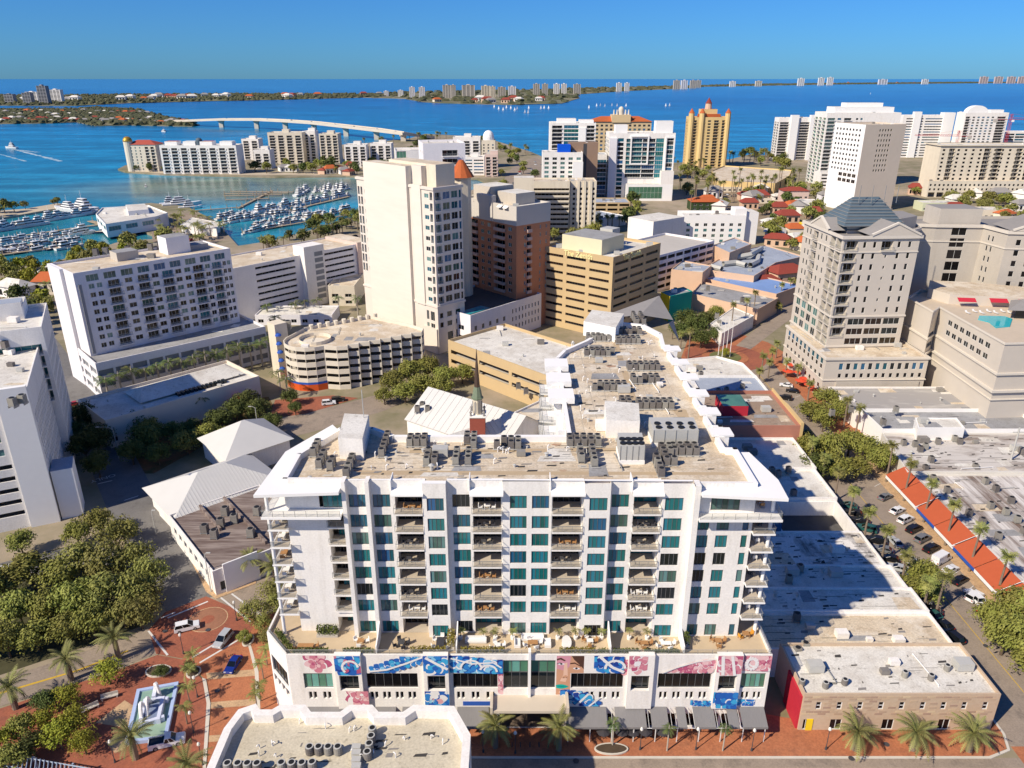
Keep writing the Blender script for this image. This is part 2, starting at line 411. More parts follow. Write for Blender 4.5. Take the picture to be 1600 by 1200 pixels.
def hip(root, poly, z, hh, rm, over=.6, ridge=.35, name='hip_roof'):
    o = inset(poly, -over); a, b_, c, d = o
    m0 = ((a[0] + d[0]) / 2, (a[1] + d[1]) / 2); m1 = ((b_[0] + c[0]) / 2, (b_[1] + c[1]) / 2)
    r0 = (m0[0] + (m1[0] - m0[0]) * ridge, m0[1] + (m1[1] - m0[1]) * ridge); r1 = (m1[0] + (m0[0] - m1[0]) * ridge, m1[1] + (m0[1] - m1[1]) * ridge)
    b = MB(); Z = z + hh
    b.face([(*a, z), (*b_, z), (*r1, Z), (*r0, Z)]); b.face([(*c, z), (*d, z), (*r0, Z), (*r1, Z)])
    b.face([(*b_, z), (*c, z), (*r1, Z)]); b.face([(*d, z), (*a, z), (*r0, Z)])
    b.face([(*d, z - .01), (*c, z - .01), (*b_, z - .01), (*a, z - .01)])
    return b.build(name, rm, root)
def block(root, name, poly, z0, z1, wm, rm=None):
    b = MB(); b.prism(poly, z0, z1, 0, True, 1 if rm else 0)
    return b.build(name, [wm, rm] if rm else wm, root)
# ================================================================== THE SETTING
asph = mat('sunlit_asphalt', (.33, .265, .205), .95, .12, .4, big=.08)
asph2 = mat('shaded_asphalt', (.19, .18, .17), .95, .12, .4)  # darker asphalt copy for shaded streets, their shade put into the base colour
brick_red = mat('red_brick_paving', (.36, .12, .065), .9, .14, .8, col2=(.25, .085, .055), big=.1)
brick_or = mat('orange_brick_paving', (.44, .17, .08), .9, .12, .8, col2=(.33, .115, .055), big=.1)
brick_bg = mat('beige_brick_paving', (.55, .37, .21), .9, .1, .8)
paint_w = mat('road_paint_white', (.70, .68, .64), .8, .1, 2)
paint_y = mat('road_paint_yellow', (.62, .40, .05), .8, .12, 2)
for m_ in (brick_red, brick_or, brick_bg): weather(m_, (.14, .07, .05), .5, .6, .5, .72, fine=.16)
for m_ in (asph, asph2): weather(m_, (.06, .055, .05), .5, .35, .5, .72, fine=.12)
soil = mat('planting_soil', (.10, .07, .045), .95, .2, 1.5)
sand = mat('pale_sand', (.55, .46, .33), .95, .1, .05)
grassm = mat('lawn', (.10, .13, .035), .95, .2, .3, col2=(.20, .16, .07), big=.03)
citym = mat('city_ground', (.36, .29, .21), .95, .2, .08, col2=(.17, .16, .08), big=.012, thr=(.40, .62))
landm = mat('coast_ground', (.30, .25, .17), .95, .2, .02, col2=(.09, .11, .045), big=.004, thr=(.40, .60))

def water_material():
    m = bpy.data.materials.new('bay_water'); m.use_nodes = True
    n, l = m.node_tree.nodes, m.node_tree.links; p = n['Principled BSDF']
    tc = n.new('ShaderNodeTexCoord')
    sx = n.new('ShaderNodeSeparateXYZ'); l.new(tc.outputs['Object'], sx.inputs[0])
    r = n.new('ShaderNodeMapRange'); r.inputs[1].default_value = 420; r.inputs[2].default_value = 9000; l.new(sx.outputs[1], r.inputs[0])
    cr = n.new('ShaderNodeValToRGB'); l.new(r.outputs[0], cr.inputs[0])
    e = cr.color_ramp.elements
    e[0].position = 0; e[0].color = (.022, .21, .27, 1); e[1].position = 1; e[1].color = (.03, .19, .40, 1)  # far end lightened: sky reflected at grazing angles is put into the colour
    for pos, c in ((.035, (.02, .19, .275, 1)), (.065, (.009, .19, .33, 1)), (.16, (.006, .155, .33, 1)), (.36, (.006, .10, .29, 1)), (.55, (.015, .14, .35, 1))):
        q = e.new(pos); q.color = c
    # shallows behind the point are murky green
    mg = n.new('ShaderNodeMapping'); mg.inputs['Location'].default_value = (235, -740, 0); mg.inputs['Scale'].default_value = (1, 1, 1)
    mg.vector_type = 'POINT'; l.new(tc.outputs['Object'], mg.inputs[0])
    mg2 = n.new('ShaderNodeMapping'); mg2.inputs['Scale'].default_value = (1 / 210, 1 / 110, 0); l.new(mg.outputs[0], mg2.inputs[0])
    ln = n.new('ShaderNodeVectorMath'); ln.operation = 'LENGTH'; l.new(mg2.outputs[0], ln.inputs[0])
    rg = n.new('ShaderNodeMapRange'); rg.inputs[1].default_value = 1.05; rg.inputs[2].default_value = .55; rg.inputs[3].default_value = 0; rg.inputs[4].default_value = .85
    l.new(ln.outputs['Value'], rg.inputs[0])
    m1 = n.new('ShaderNodeMixRGB'); m1.inputs[2].default_value = (.15, .19, .12, 1); l.new(rg.outputs[0], m1.inputs[0]); l.new(cr.outputs[0], m1.inputs[1])
    mp = n.new('ShaderNodeMapping'); mp.inputs['Scale'].default_value = (.0016, .010, .002); mp.inputs['Rotation'].default_value = (0, 0, .10); l.new(tc.outputs['Object'], mp.inputs[0])
    a = n.new('ShaderNodeTexNoise'); a.inputs['Scale'].default_value = 1.5; a.inputs['Detail'].default_value = 9; a.inputs['Distortion'].default_value = 1.2; l.new(mp.outputs[0], a.inputs['Vector'])
    ra = n.new('ShaderNodeMapRange'); ra.inputs[1].default_value = .3; ra.inputs[2].default_value = .72; ra.inputs[3].default_value = .55; ra.inputs[4].default_value = 1.55; l.new(a.outputs[0], ra.inputs[0])
    hv = n.new('ShaderNodeHueSaturation'); l.new(m1.outputs[0], hv.inputs['Color']); l.new(ra.outputs[0], hv.inputs['Value'])
    c2 = n.new('ShaderNodeTexNoise'); c2.inputs['Scale'].default_value = .022; c2.inputs['Detail'].default_value = 10; c2.inputs['Roughness'].default_value = .7; l.new(tc.outputs['Object'], c2.inputs['Vector'])
    r2 = n.new('ShaderNodeMapRange'); r2.inputs[1].default_value = .35; r2.inputs[2].default_value = .68; r2.inputs[3].default_value = .72; r2.inputs[4].default_value = 1.3; l.new(c2.outputs[0], r2.inputs[0])
    h2 = n.new('ShaderNodeHueSaturation'); l.new(hv.outputs[0], h2.inputs['Color']); l.new(r2.outputs[0], h2.inputs['Value']); l.new(h2.outputs[0], p.inputs['Base Color'])
    p.inputs['Roughness'].default_value = .24; p.inputs['IOR'].default_value = 1.33; p.inputs['Specular IOR Level'].default_value = .38
    b = n.new('ShaderNodeTexNoise'); b.inputs['Scale'].default_value = .25; b.inputs['Detail'].default_value = 8; b.inputs['Roughness'].default_value = .7; l.new(tc.outputs['Object'], b.inputs['Vector'])
    bp = n.new('ShaderNodeBump'); bp.inputs['Strength'].default_value = .30; bp.inputs['Distance'].default_value = .6; l.new(b.outputs[0], bp.inputs['Height']); l.new(bp.outputs[0], p.inputs['Normal'])
    return m
SEA = -1.4
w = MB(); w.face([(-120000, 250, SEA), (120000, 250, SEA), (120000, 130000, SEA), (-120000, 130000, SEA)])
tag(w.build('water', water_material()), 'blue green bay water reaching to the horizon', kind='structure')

def landmass(name, pts, m, label, top=0.):
    poly = ccw([W(x, y, top) for x, y in pts]); b = MB(); b.prism(poly, SEA - 1.5, top); o = b.build(name, m)
    return tag(o, label, kind='structure'), poly
# mainland: shoreline traced left to right, closed far behind the viewer
coast = [(-700, 440), (-200, 425), (0, 412), (68, 414), (128, 396), (185, 378), (255, 372), (196, 352), (152, 346), (150, 327), (235, 317), (292, 322), (338, 346), (352, 362), (372, 384), (425, 376), (490, 358), (545, 341), (640, 322), (730, 299), (765, 288),
         (745, 279), (700, 277), (640, 279), (540, 275), (430, 276), (330, 274), (250, 272), (196, 268), (184, 264), (196, 258), (250, 252), (330, 246), (400, 240), (480, 228), (560, 225), (640, 216), (664, 209), (720, 212), (775, 220), (832, 238), (850, 246), (1000, 254), (1060, 254), (1140, 249), (1172, 241), (1205, 243), (1280, 234), (1400, 226), (1500, 219), (1600, 211), (2400, 196)]
cw = [W(x, y) for x, y in coast]
mainland = cw + [(4200, -400), (-4200, -400), (-4200, cw[0][1])]
b = MB(); b.prism(ccw(mainland), SEA - 1.5, 0.)
tag(b.build('ground', citym), 'flat city ground of the mainland', kind='structure')
key1, key1p = landmass('island', [(-900, 197), (0, 193), (82, 192), (120, 190.5), (148, 196), (206, 195), (300, 197), (312, 194.5), (255, 183), (216, 172), (150, 169), (110, 171), (0, 172), (-900, 172)], landm, 'near wooded island at the bridge end')
key2, key2p = landmass('island', [(-3000, 166), (0, 164.5), (120, 165), (200, 161), (300, 158.5), (420, 156), (560, 152.5), (612, 150), (612, 147.5), (540, 146.5), (300, 147), (100, 149), (-3000, 150)], landm, 'long low key behind the near island')
key3, key3p = landmass('island', [(560, 152), (632, 154), (660, 159), (690, 161), (800, 163.5), (878, 161.5), (906, 153), (900, 147.5), (980, 142), (1060, 138.5), (1100, 135.5), (1300, 132), (1600, 129.4), (2300, 128.4), (2300, 127.6), (1500, 128.2), (1200, 131), (900, 138), (600, 145.5)], landm, 'far barrier key with the condominium skyline')
spit, _ = landmass('spit', [(-300, 352), (0, 340.5), (40, 334), (104, 322.5), (108, 320), (90, 317.5), (40, 326), (0, 329), (-300, 330)], sand, 'sandy spit in front of the marina')
park, _ = landmass('shore', [(205, 267.5), (262, 271), (380, 273), (500, 273), (500, 270), (380, 270), (262, 268)], sand, 'pale beach edge of the point', .05)

def sheet(name, poly, z, m, label=None, kind='structure', parent=None):
    b = MB(); b.face([(x, y, z) for x, y in ccw(poly)]); o = b.build(name, m, parent)
    if parent is None: tag(o, label, kind=kind)
    return o
def sp(pts): return [W(x, y) for x, y in pts]
def slabby(name, poly, z, m, label):        # pavement raised on a kerb
    b = MB(); b.prism(ccw(poly), -.05, z); return tag(b.build(name, m), label, kind='structure')
def strip(poly, wd_):                          # closed band of width wd_ inside a polygon
    q = inset(poly, wd_); b = MB(); n = len(poly)
    return q
# right hand street, front street
sheet('road', [(76.5, 86), (94.3, 86), (94.3, 262), (76.5, 262)], .03, asph, 'asphalt street with parked cars beside the orange awnings')
sheet('road', [(-60, 60), (300, 60), (300, 84.4), (-60, 84.4)], .034, asph, 'front street at the foot of the white condominium')
sheet('crossing', [(-40, 80.5), (76, 80.5), (76, 82.6), (-40, 82.6)], .045, brick_bg, 'beige band along the front street')
sheet('crossing', [(76.5, 66), (96, 66), (96, 86.5), (76.5, 86.5)], .042, brick_or, 'brick street crossing at the corner')
pav = slabby('pavement', [(-9, 84.6), (72, 84.6), (75.5, 86), (76.6, 89), (76.6, 92), (44.0, 92), (40, 93), (-38, 93), (-38, 91)], .14, brick_or, 'orange brick pavement in front of the condominium')
slabby('kerb', [(-9, 84.25), (72.2, 84.25), (75.9, 85.7), (77, 88.8), (77, 94), (76.62, 94), (76.62, 88.9), (75.6, 85.95), (72, 84.62), (-9, 84.62)], .16, kerbm, 'pale kerb of the orange pavement')
slabby('pavement', [(75.2, 94), (77.6, 94), (77.6, 250), (75.2, 250)], .13, concrete, 'concrete pavement beside the low white roofs')
slabby('pavement', [(93.3, 84), (97.2, 84), (97.2, 186), (93.3, 186)], .13, brick_bg, 'beige pavement under the orange awnings')
slabby('pavement', [(93.0, 190), (104, 190), (101, 262), (94, 262)], .13, brick_or, 'orange brick pavement below the grey hotel')
for i in range(30):
    y = 88 + i * 5.2
    sheet('road_line', [(85.35, y), (85.5, y), (85.5, y + 5.2), (85.35, y + 5.2)], .044, paint_y, 'yellow centre line of the street') if i % 1 == 0 else None
    if 100 < y < 225:
        sheet('bay_line', [(91.0, y), (93.2, y + 1.6), (93.2, y + 1.75), (91.0, y + .15)], .045, paint_w, 'white parking bay line')
sheet('road', sp([(1170, 548), (1262, 478), (1310, 440), (1290, 425), (1235, 470), (1150, 540)]), .036, asph, 'street leading away from the roundabout')
sheet('road', [(-62, 56.5), (-59, 56), (-59, 55), (-62, 55)], .03, asph, 'edge of the front street')
# roundabout
rc = W(1133, 558)
def ring(name, c, r0, r1, z, m, label, n=40, ky=1.):
    b = MB()
    for i in range(n):
        a, d = 2 * pi * i / n, 2 * pi * (i + 1) / n
        b.face([(c[0] + r0 * cos(a), c[1] + r0 * sin(a), z), (c[0] + r1 * cos(a), c[1] + r1 * sin(a), z), (c[0] + r1 * cos(d), c[1] + r1 * sin(d), z), (c[0] + r0 * cos(d), c[1] + r0 * sin(d), z)])
    return tag(b.build(name, m), label, kind='structure')
ring('road', rc, 8.2, 14.6, .05, brick_red, 'red brick ring of the roundabout')
ring('pavement', rc, 5.6, 8.3, .2, brick_or, 'orange brick apron of the roundabout')
ring('bed', rc, 0.02, 5.7, .3, grassm, 'planted centre of the roundabout')
slabby('pavement', sp([(1060, 570), (1075, 530), (1150, 520), (1200, 535), (1240, 560), (1260, 610), (1215, 600), (1180, 575), (1100, 585)]), .028, brick_or, 'orange brick plaza around the roundabout')
# left hand streets
sheet('road', sp([(-250, 1120), (0, 1063), (150, 1012), (232, 982), (272, 1012), (170, 1048), (0, 1104), (-250, 1175)]), .03, asph, 'asphalt street running past the park trees')
sheet('road_line', sp([(-200, 1132), (0, 1082), (120, 1047), (200, 1016), (201, 1018), (120, 1049.5), (0, 1085), (-200, 1136)]), .05, paint_y, 'yellow line of the street past the park')
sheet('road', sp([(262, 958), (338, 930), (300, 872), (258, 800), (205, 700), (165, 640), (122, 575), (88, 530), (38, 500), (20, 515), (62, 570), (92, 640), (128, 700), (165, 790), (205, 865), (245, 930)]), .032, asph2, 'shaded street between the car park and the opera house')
sheet('road', sp([(330, 925), (400, 905), (445, 885), (450, 915), (395, 972), (350, 950)]), .034, asph, 'short asphalt street behind the crossing')
sheet('crossing', sp([(232, 985), (258, 957), (322, 932), (402, 966), (392, 1000), (330, 1022), (290, 1030), (244, 1022)]), .046, brick_red, 'red brick crossing with a round medallion')
sheet('crossing', sp([(285, 1030), (366, 985), (385, 1000), (399, 1050), (402, 1110), (388, 1230), (318, 1230), (327, 1100), (320, 1062), (300, 1040)]), .042, brick_or, 'curved brick street beside the fountain')
for k, (y0, y1) in enumerate(((1052, 1062), (1098, 1108), (1150, 1160))):
    sheet('paving_band', sp([(322, y0), (400, y0 - 6), (401, y1 - 6), (324, y1)]), .05, brick_bg, 'beige band across the curved brick street')
for a, b_ in (((232, 986), (262, 1024)), ((252, 966), (274, 957)), ((300, 1028), (366, 988)), ((312, 1036), (376, 998)), ((345, 934), (392, 972)), ((362, 928), (408, 962)), ((262, 966), (325, 940))):
    A, B = W(*a), W(*b_); L = hypot(B[0] - A[0], B[1] - A[1]); nx, ny = -(B[1] - A[1]) / L * .18, (B[0] - A[0]) / L * .18
    sheet('crossing_line', [(A[0] - nx, A[1] - ny), (B[0] - nx, B[1] - ny), (B[0] + nx, B[1] + ny), (A[0] + nx, A[1] + ny)], .06, paint_w, 'white line of the brick crossing')
ring('medallion', W(325, 968), 3.4, 3.6, .055, brick_bg, 'round beige medallion ring in the brick crossing'); ring('medallion', W(325, 968), 1.2, 3.3, .052, mat('medallion_brick', (.36, .17, .10), .9, .2, 1.5), 'paler brick centre of the crossing')
slabby('pavement', sp([(-260, 1180), (0, 1108), (172, 1052), (246, 1024), (290, 1032), (316, 1062), (324, 1100), (316, 1240), (-260, 1300)]), .12, brick_red, 'red brick plaza around the fountain')
slabby('pavement', sp([(400, 968), (445, 948), (462, 1105), (420, 1230), (392, 1230), (406, 1110), (402, 1050), (388, 1000)]), .12, brick_or, 'orange brick pavement left of the condominium')
slabby('kerb', sp([(316, 1060), (322, 1062), (329, 1100), (320, 1230), (315, 1230), (323, 1100)]), .15, kerbm, 'curved kerb of the fountain plaza')
slabby('kerb', sp([(385, 998), (389, 998), (404, 1050), (407, 1110), (393, 1230), (388, 1230), (401, 1110), (398, 1050)]), .15, kerbm, 'curved kerb left of the condominium')
slabby('pavement', sp([(262, 800), (275, 800), (300, 860), (335, 925), (400, 900), (400, 912), (338, 936), (322, 925)]), .12, brick_bg, 'beige pavement around the dark roofed building')
for pts in ([(150, 1130), (195, 1095), (235, 1120), (205, 1140)], [(165, 1160), (205, 1145), (215, 1160), (180, 1178)]):
    sheet('paving_panel', sp(pts), .128, brick_bg, 'beige paving panel west of the fountain')
# lot, lawns and other ground patches
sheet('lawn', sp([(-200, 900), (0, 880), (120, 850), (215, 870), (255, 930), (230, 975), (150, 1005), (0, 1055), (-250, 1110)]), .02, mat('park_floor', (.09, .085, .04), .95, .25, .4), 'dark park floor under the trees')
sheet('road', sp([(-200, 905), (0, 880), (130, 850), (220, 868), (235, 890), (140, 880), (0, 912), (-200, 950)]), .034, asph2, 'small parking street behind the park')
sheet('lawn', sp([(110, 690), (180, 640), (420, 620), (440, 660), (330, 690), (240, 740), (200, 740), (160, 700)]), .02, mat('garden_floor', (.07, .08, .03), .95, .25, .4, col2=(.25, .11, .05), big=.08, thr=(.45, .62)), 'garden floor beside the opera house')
sheet('road', sp([(395, 662), (500, 640), (585, 618), (668, 588), (700, 598), (600, 642), (500, 672), (420, 692)]), .033, asph, 'street curving past the round car park')
sheet('pavement', sp([(430, 625), (520, 618), (560, 622), (480, 646), (420, 655)]), .036, brick_red, 'red forecourt of the round car park')
sheet('road', sp([(0, 470), (75, 455), (150, 430), (255, 420), (420, 396), (540, 372), (640, 345), (640, 352), (540, 384), (420, 410), (280, 440), (90, 480), (0, 492)]), .03, asph, 'waterfront road behind the apartment block')
sheet('lawn', sp([(0, 440), (70, 425), (135, 400), (250, 376), (260, 385), (140, 415), (70, 440), (0, 455)]), .02, grassm, 'strip of lawn along the marina')
sheet('lot', sp([(235, 350), (300, 330), (360, 372), (280, 395), (240, 385)]), .02, mat('marina_lot', (.36, .28, .20), .95, .2, .3), 'marina parking area with palms')
sheet('road', sp([(775, 300), (800, 262), (835, 246), (862, 255), (868, 300), (840, 330), (770, 330)]), .03, asph, 'wide road junction by the bayfront')
sheet('lot', sp([(1100, 340), (1090, 300), (1250, 290), (1290, 330), (1230, 350)]), .02, mat('tower_lot', (.34, .26, .17), .95, .2, .1), 'sunny parking ground below the yellow tower')
sheet('lot', sp([(1470, 700), (1600, 660), (1900, 700), (1900, 800), (1600, 780)]), .02, asph, 'parking yard behind the long roofs')
# ================================================================== WHITE CONDOMINIUM (centre)
mainroot = thing('condominium', 'white L-shaped condominium with teal windows, stacked balconies and a muralled podium', 'building', (0, 100, 0))
balc_tile = mat('balcony_tiles', (.50, .43, .34), .85, .1, 1.5)
FL = [14.1, 18.1, 21.15, 24.2, 27.25, 30.3, 33.35, 36.4]
ROOF, PAR = 40.4, 1.0
GSET = [G_teal, G_teal, G_dark, G_teal, G_pale, G_blue]
PANE = {}
def big_window(px, py, z, w, h, rz=0, n=4, gm=None):
    k = ('f', round(w, 2), round(h, 2), n)
    if k not in PANE:
        b = MB(); w2 = w / 2
        for i in range(n + 1):
            x = min(max(-w2 + w * i / n, -w2 + .04), w2 - .04); b.box(x - .035, x + .035, -.05, .03, 0, h)
        b.box(-w2, w2, -.045, .025, 0, .07); b.box(-w2, w2, -.045, .025, h - .07, h)
        PANE[k] = b.mesh('window', frame_d)
    o = inst('window', PANE[k], (px, py, z), mainroot, rz)
    gm = gm or RND.choice(GSET); pw = w / n - .07
    k2 = ('p', round(pw, 2), round(h, 2), gm.name)
    if k2 not in PANE:
        b = MB(); b.face([(-pw / 2, 0, .07), (pw / 2, 0, .07), (pw / 2, 0, h - .07), (-pw / 2, 0, h - .07)]); PANE[k2] = b.mesh('pane', gm)
    for i in range(n):
        q = bpy.data.objects.new('pane', PANE[k2]); C.objects.link(q); q.parent = o; q.location = (-w / 2 + w * (i + .5) / n, 0, 0)
    return o
# bays of the street front, left to right: x0, x1, y, windows, balcony columns
BAYS = [(-33.2, -27.4, 96.0, [], []), (-27.4, -24.5, 96.0, [], [(.15, 2.75)]), (-23.9, -21.1, 95.6, [(.1, 2.7)], []), (-20.5, -17.2, 95.6, [(.2, 2.75)], []),
        (-17.2, -12.9, 95.6, [], [(.15, 4.1)]), (-12.9, -9.5, 94.5, [(.6, 3.05)], []), (-9.5, -5.9, 95.6, [(.8, 3.35)], []), (-5.9, -1.4, 95.6, [], [(.15, 4.3)]),
        (-1.4, 5.8, 95.2, [(1.1, 3.55), (4.3, 6.8)], []), (5.8, 10.4, 95.6, [], [(.15, 4.4)]), (10.4, 14.2, 94.6, [(.8, 3.4)], []), (14.2, 17.6, 95.6, [(.3, 2.85)], []),
        (17.6, 21.7, 95.6, [], [(.15, 3.95)]), (21.7, 26.0, 94.6, [(.4, 3.05)], []), (26.8, 35.2, 94.8, [(.35, 2.1), (3.2, 5.0), (7.0, 7.9)], [])]
fin_x = [(-24.5, -23.9, 94.5), (-21.1, -20.5, 94.5), (26.0, 26.8, 93.4)]
wallmb = MB()
segs = sorted([(b[0], b[1], b[2], b) for b in BAYS] + [(f[0], f[1], f[2], None) for f in fin_x])
prev = None; tower = []
for x0, x1, y, bay in segs:
    top = ROOF + PAR if bay else ROOF + PAR + .25
    if prev is not None and abs(prev - y) > .01:
        facade(wallmb, (x0, prev), (x0, y), FL[0], ROOF + PAR, [])
    tower += [(x0, y), (x1, y)]
    holes = []
    if bay:
        for fl, z in enumerate(FL):
            hh = 2.15
            for a, b_ in bay[3]:
                if fl == 7 and x0 > 26:
                    continue
                zz = z + .12 + (.35 if fl == 7 else 0)
                holes.append((a, b_, zz, zz + hh, .22)); n = max(1, round((b_ - a) / .65))
                big_window(x0 + (a + b_) / 2, y + .18, zz, b_ - a, hh, 0, n)
            for a, b_ in bay[4]:
                if x0 < -26 and fl == 7: continue
                hz_ = z + .02; ht = z + 2.72
                holes.append((a, b_, hz_, ht, 2.4))
                big_window(x0 + (a + b_) / 2 + (.3 if x0 < -26 else 0), y + 2.36, hz_, (b_ - a) * (1 if x0 > -26 else .6), 2.55, 0, max(2, round((b_ - a) / .9)), RND.choice([G_dark, G_black, G_dark, G_teal]))
                if fl:
                    bm, rm = balc_mesh(b_ - a + .25, 1.25 if x0 > -26 else .35, white)
                    o = inst('balcony', bm, (x0 + (a + b_) / 2, y, z), mainroot)
                    kid('railing', rm, o)
                ft_ = MB(); ft_.box(x0 + a + .02, x0 + b_ - .02, y - (1.1 if fl and x0 > -26 else 0), y + 2.3, hz_ - .015, hz_ + .012); ft_.build('balcony_floor', balc_tile, mainroot)
        if x0 > 26:
            holes.append((2.0, 6.2, 36.85, 38.95, .22)); big_window(30.9, y + .18, 36.85, 4.2, 2.1, 0, 5, G_pale)
        if x0 < -33 :
            holes.append((5.0 - .02, 5.78, 36.7, 39.2, .15))
    facade(wallmb, (x0, y), (x1, y), FL[0], top, holes)
    if not bay: wallmb.face([(x0, y, top), (x1, y, top), (x1, y + 1.8, top), (x0, y + 1.8, top)])
    prev = y
big_window(-26.2, 95.88, 36.75, 2.9, 2.3, 0, 4, G_teal)
# outline of the tower behind the front: right steps, wing, left slant
XR = 35.2
right = [(XR, 94.8), (XR, 106)]
yy = 106
for k in range(6):
    right += [(33.4, yy), (33.4, yy + 3.6), (35.0, yy + 3.6), (35.0, yy + 8.2)]; yy += 8.2
right += [(33.2, yy), (34.0, 163), (31, 170), (24.5, 172), (19.5, 163.5), (16, 158), (11, 152), (9, 147)]
back = [(9, 147), (9, 110.5), (-19, 110.5), (-23, 113.5), (-28.5, 113.5), (-33.2, 104), (-33.2, 96.0)]
outline = right + back[1:]
for A, B in zip(outline, outline[1:]):
    L = hypot(B[0] - A[0], B[1] - A[1]); hl = []
    if A[0] == 9 and B[0] == 9: hl = []
    facade(wallmb, A, B, 0, ROOF + PAR, hl)
full = [(p[0], p[1]) for p in tower] + outline[1:-1]
clean = []
for p in full:
    if not clean or hypot(p[0] - clean[-1][0], p[1] - clean[-1][1]) > .05: clean.append(p)
# parapets
outp = right + back[1:]
ins = None
par = MB()
def parapet(mb, pts, z, h, t, side=1):
    for A, B in zip(pts, pts[1:]):
        L = hypot(B[0] - A[0], B[1] - A[1]); ux, uy = (B[0] - A[0]) / L, (B[1] - A[1]) / L; nx, ny = -uy * t * side, ux * t * side
        e = .01
        a0, b0 = (A[0] - ux * e, A[1] - uy * e), (B[0] + ux * e, B[1] + uy * e)
        a1, b1 = (a0[0] + nx, a0[1] + ny), (b0[0] + nx, b0[1] + ny)
        mb.face([(*a0, z + h), (*b0, z + h), (*b1, z + h), (*a1, z + h)])
        mb.face([(*b1, z), (*a1, z), (*a1, z + h), (*b1, z + h)])
        mb.face([(*a1, z), (*a0, z), (*a0, z + h), (*a1, z + h)]); mb.face([(*b0, z), (*b1, z), (*b1, z + h), (*b0, z + h)])
parapet(par, outp, ROOF, PAR + .003, .7)
parapet(par, [(-33.2, 96.02), (-24.5, 96.02)], ROOF, PAR + .003, .35)
parapet(par, [(-24.5, 95.62), (-13, 95.62)], ROOF, PAR + .004, .35); parapet(par, [(-12.9, 94.52), (-9.5, 94.52)], ROOF, PAR + .005, .9)
parapet(par, [(-9.4, 95.6), (26, 95.22)], ROOF, PAR + .004, .45); parapet(par, [(26.8, 94.82), (35.2, 94.82)], ROOF, PAR + .006, .35)
wallmb.build('wall', white, mainroot)
par.build('parapet', white2, mainroot)
rf = MB(); rf.face([(x, y, ROOF) for x, y in clean]); roofobj = rf.build('roof', roof_tan, mainroot)
for i in range(6):
    y = 106 + 8.2 * i
    b = MB(); b.box(32.2, 35.8, y + 3.7, y + 6.6, ROOF + PAR + .02, ROOF + PAR + .34); b.build('canopy', white2, mainroot)
# sloping white canopies above the balcony columns
for bay in BAYS:
    for a, b_ in bay[4]:
        if bay[0] < -26: continue
        x0, x1, y = bay[0] + a - .35, bay[0] + b_ + .35, bay[2]
        c = MB()
        c.face([(x0, y - 1.5, 39.75), (x1, y - 1.5, 39.75), (x1, y + 2.0, 40.55), (x0, y + 2.0, 40.55)])
        c.face([(x0, y - 1.5, 39.5), (x1, y - 1.5, 39.5), (x1, y - 1.5, 39.75), (x0, y - 1.5, 39.75)])
        c.face([(x0, y - 1.5, 39.5), (x0, y + 2, 39.5), (x1, y + 2, 39.5), (x1, y - 1.5, 39.5)])
        c.face([(x1, y - 1.5, 39.5), (x1, y + 2, 39.5), (x1, y + 2, 40.55), (x1, y - 1.5, 39.75)])
        c.box(x0 - .12, x0, y - .6, y + 2.0, 39.5, ROOF + PAR + .2)
        c.build('canopy', white2, mainroot)
# corner canopies, balconies and posts
def slab(name, poly, z0, z1, m, root=None): b = MB(); b.prism(ccw(poly), z0, z1); return b.build(name, m, root or mainroot)
slab('corner_canopy', [(-36.4, 92.6), (-24.6, 93.4), (-24.6, 95.9), (-33.1, 95.9), (-33.1, 104), (-28.6, 113.4), (-30.4, 116), (-35.6, 106)], 40.2, 40.65, white2)
slab('corner_canopy', [(26.85, 92.7), (38.6, 91.6), (38.9, 97), (37.2, 105.8), (35.25, 105.8), (35.25, 94.75), (26.85, 94.75)], 40.2, 40.65, white2)
slab('penthouse_terrace', [(-36.2, 93.6), (-24.7, 93.6), (-24.7, 95.95), (-33.22, 95.95), (-33.22, 103.8), (-36.2, 103.8)], 36.0, 36.4, white2)
slab('penthouse_terrace', [(26.85, 92.9), (38.8, 92.9), (38.8, 103), (35.22, 103), (35.22, 94.78), (26.85, 94.78)], 36.0, 36.4, white2)
def railing_run(pts, z, root=mainroot, h=1.0, name='railing', post=1.6):
    r = MB()
    for A, B in zip(pts, pts[1:]):
        L = hypot(B[0] - A[0], B[1] - A[1]); ux, uy = (B[0] - A[0]) / L, (B[1] - A[1]) / L
        r.tube([(*A, z + h), (*B, z + h)], .035, 4); r.tube([(*A, z + .08), (*B, z + .08)], .02, 4)
        n = max(1, int(L / post))
        for i in range(n + 1):
            x, y = A[0] + ux * L * i / n, A[1] + uy * L * i / n; r.box(x - .025, x + .025, y - .025, y + .025, z, z + h)
        r.face([(*A, z + .1), (*B, z + .1), (*B, z + h - .05), (*A, z + h - .05)], 1)
    return r.build(name, [steel, rail_gl], root)
railing_run([(-36.1, 103.6), (-36.1, 93.7), (-24.8, 93.7)], 36.4)
railing_run([(26.95, 93.0), (38.7, 93.0), (38.7, 102.9)], 36.4)
for fl in range(1, 7):
    z = FL[fl]
    o = slab('balcony', [(-36.0, 95.0), (-32.9, 95.0), (-33.21, 96.0), (-33.21, 103.6), (-36.0, 103.6)], z - .26, z, white2)
    railing_run([(-35.95, 103.5), (-35.95, 95.05), (-33.0, 95.05)], z)
    o = slab('balcony', [(35.21, 93.9), (38.5, 93.9), (38.5, 102.8), (35.21, 102.8)], z - .26, z, white2)
    railing_run([(35.25, 93.95), (38.45, 93.95), (38.45, 102.7)], z)
    for fx0, fx1 in ((-35.8, -33.3), (35.3, 38.3)): ft_ = MB(); ft_.box(fx0, fx1, 95.2 if fx0 < 0 else 94.1, 102.6, z, z + .02); ft_.build('balcony_floor', balc_tile, mainroot)
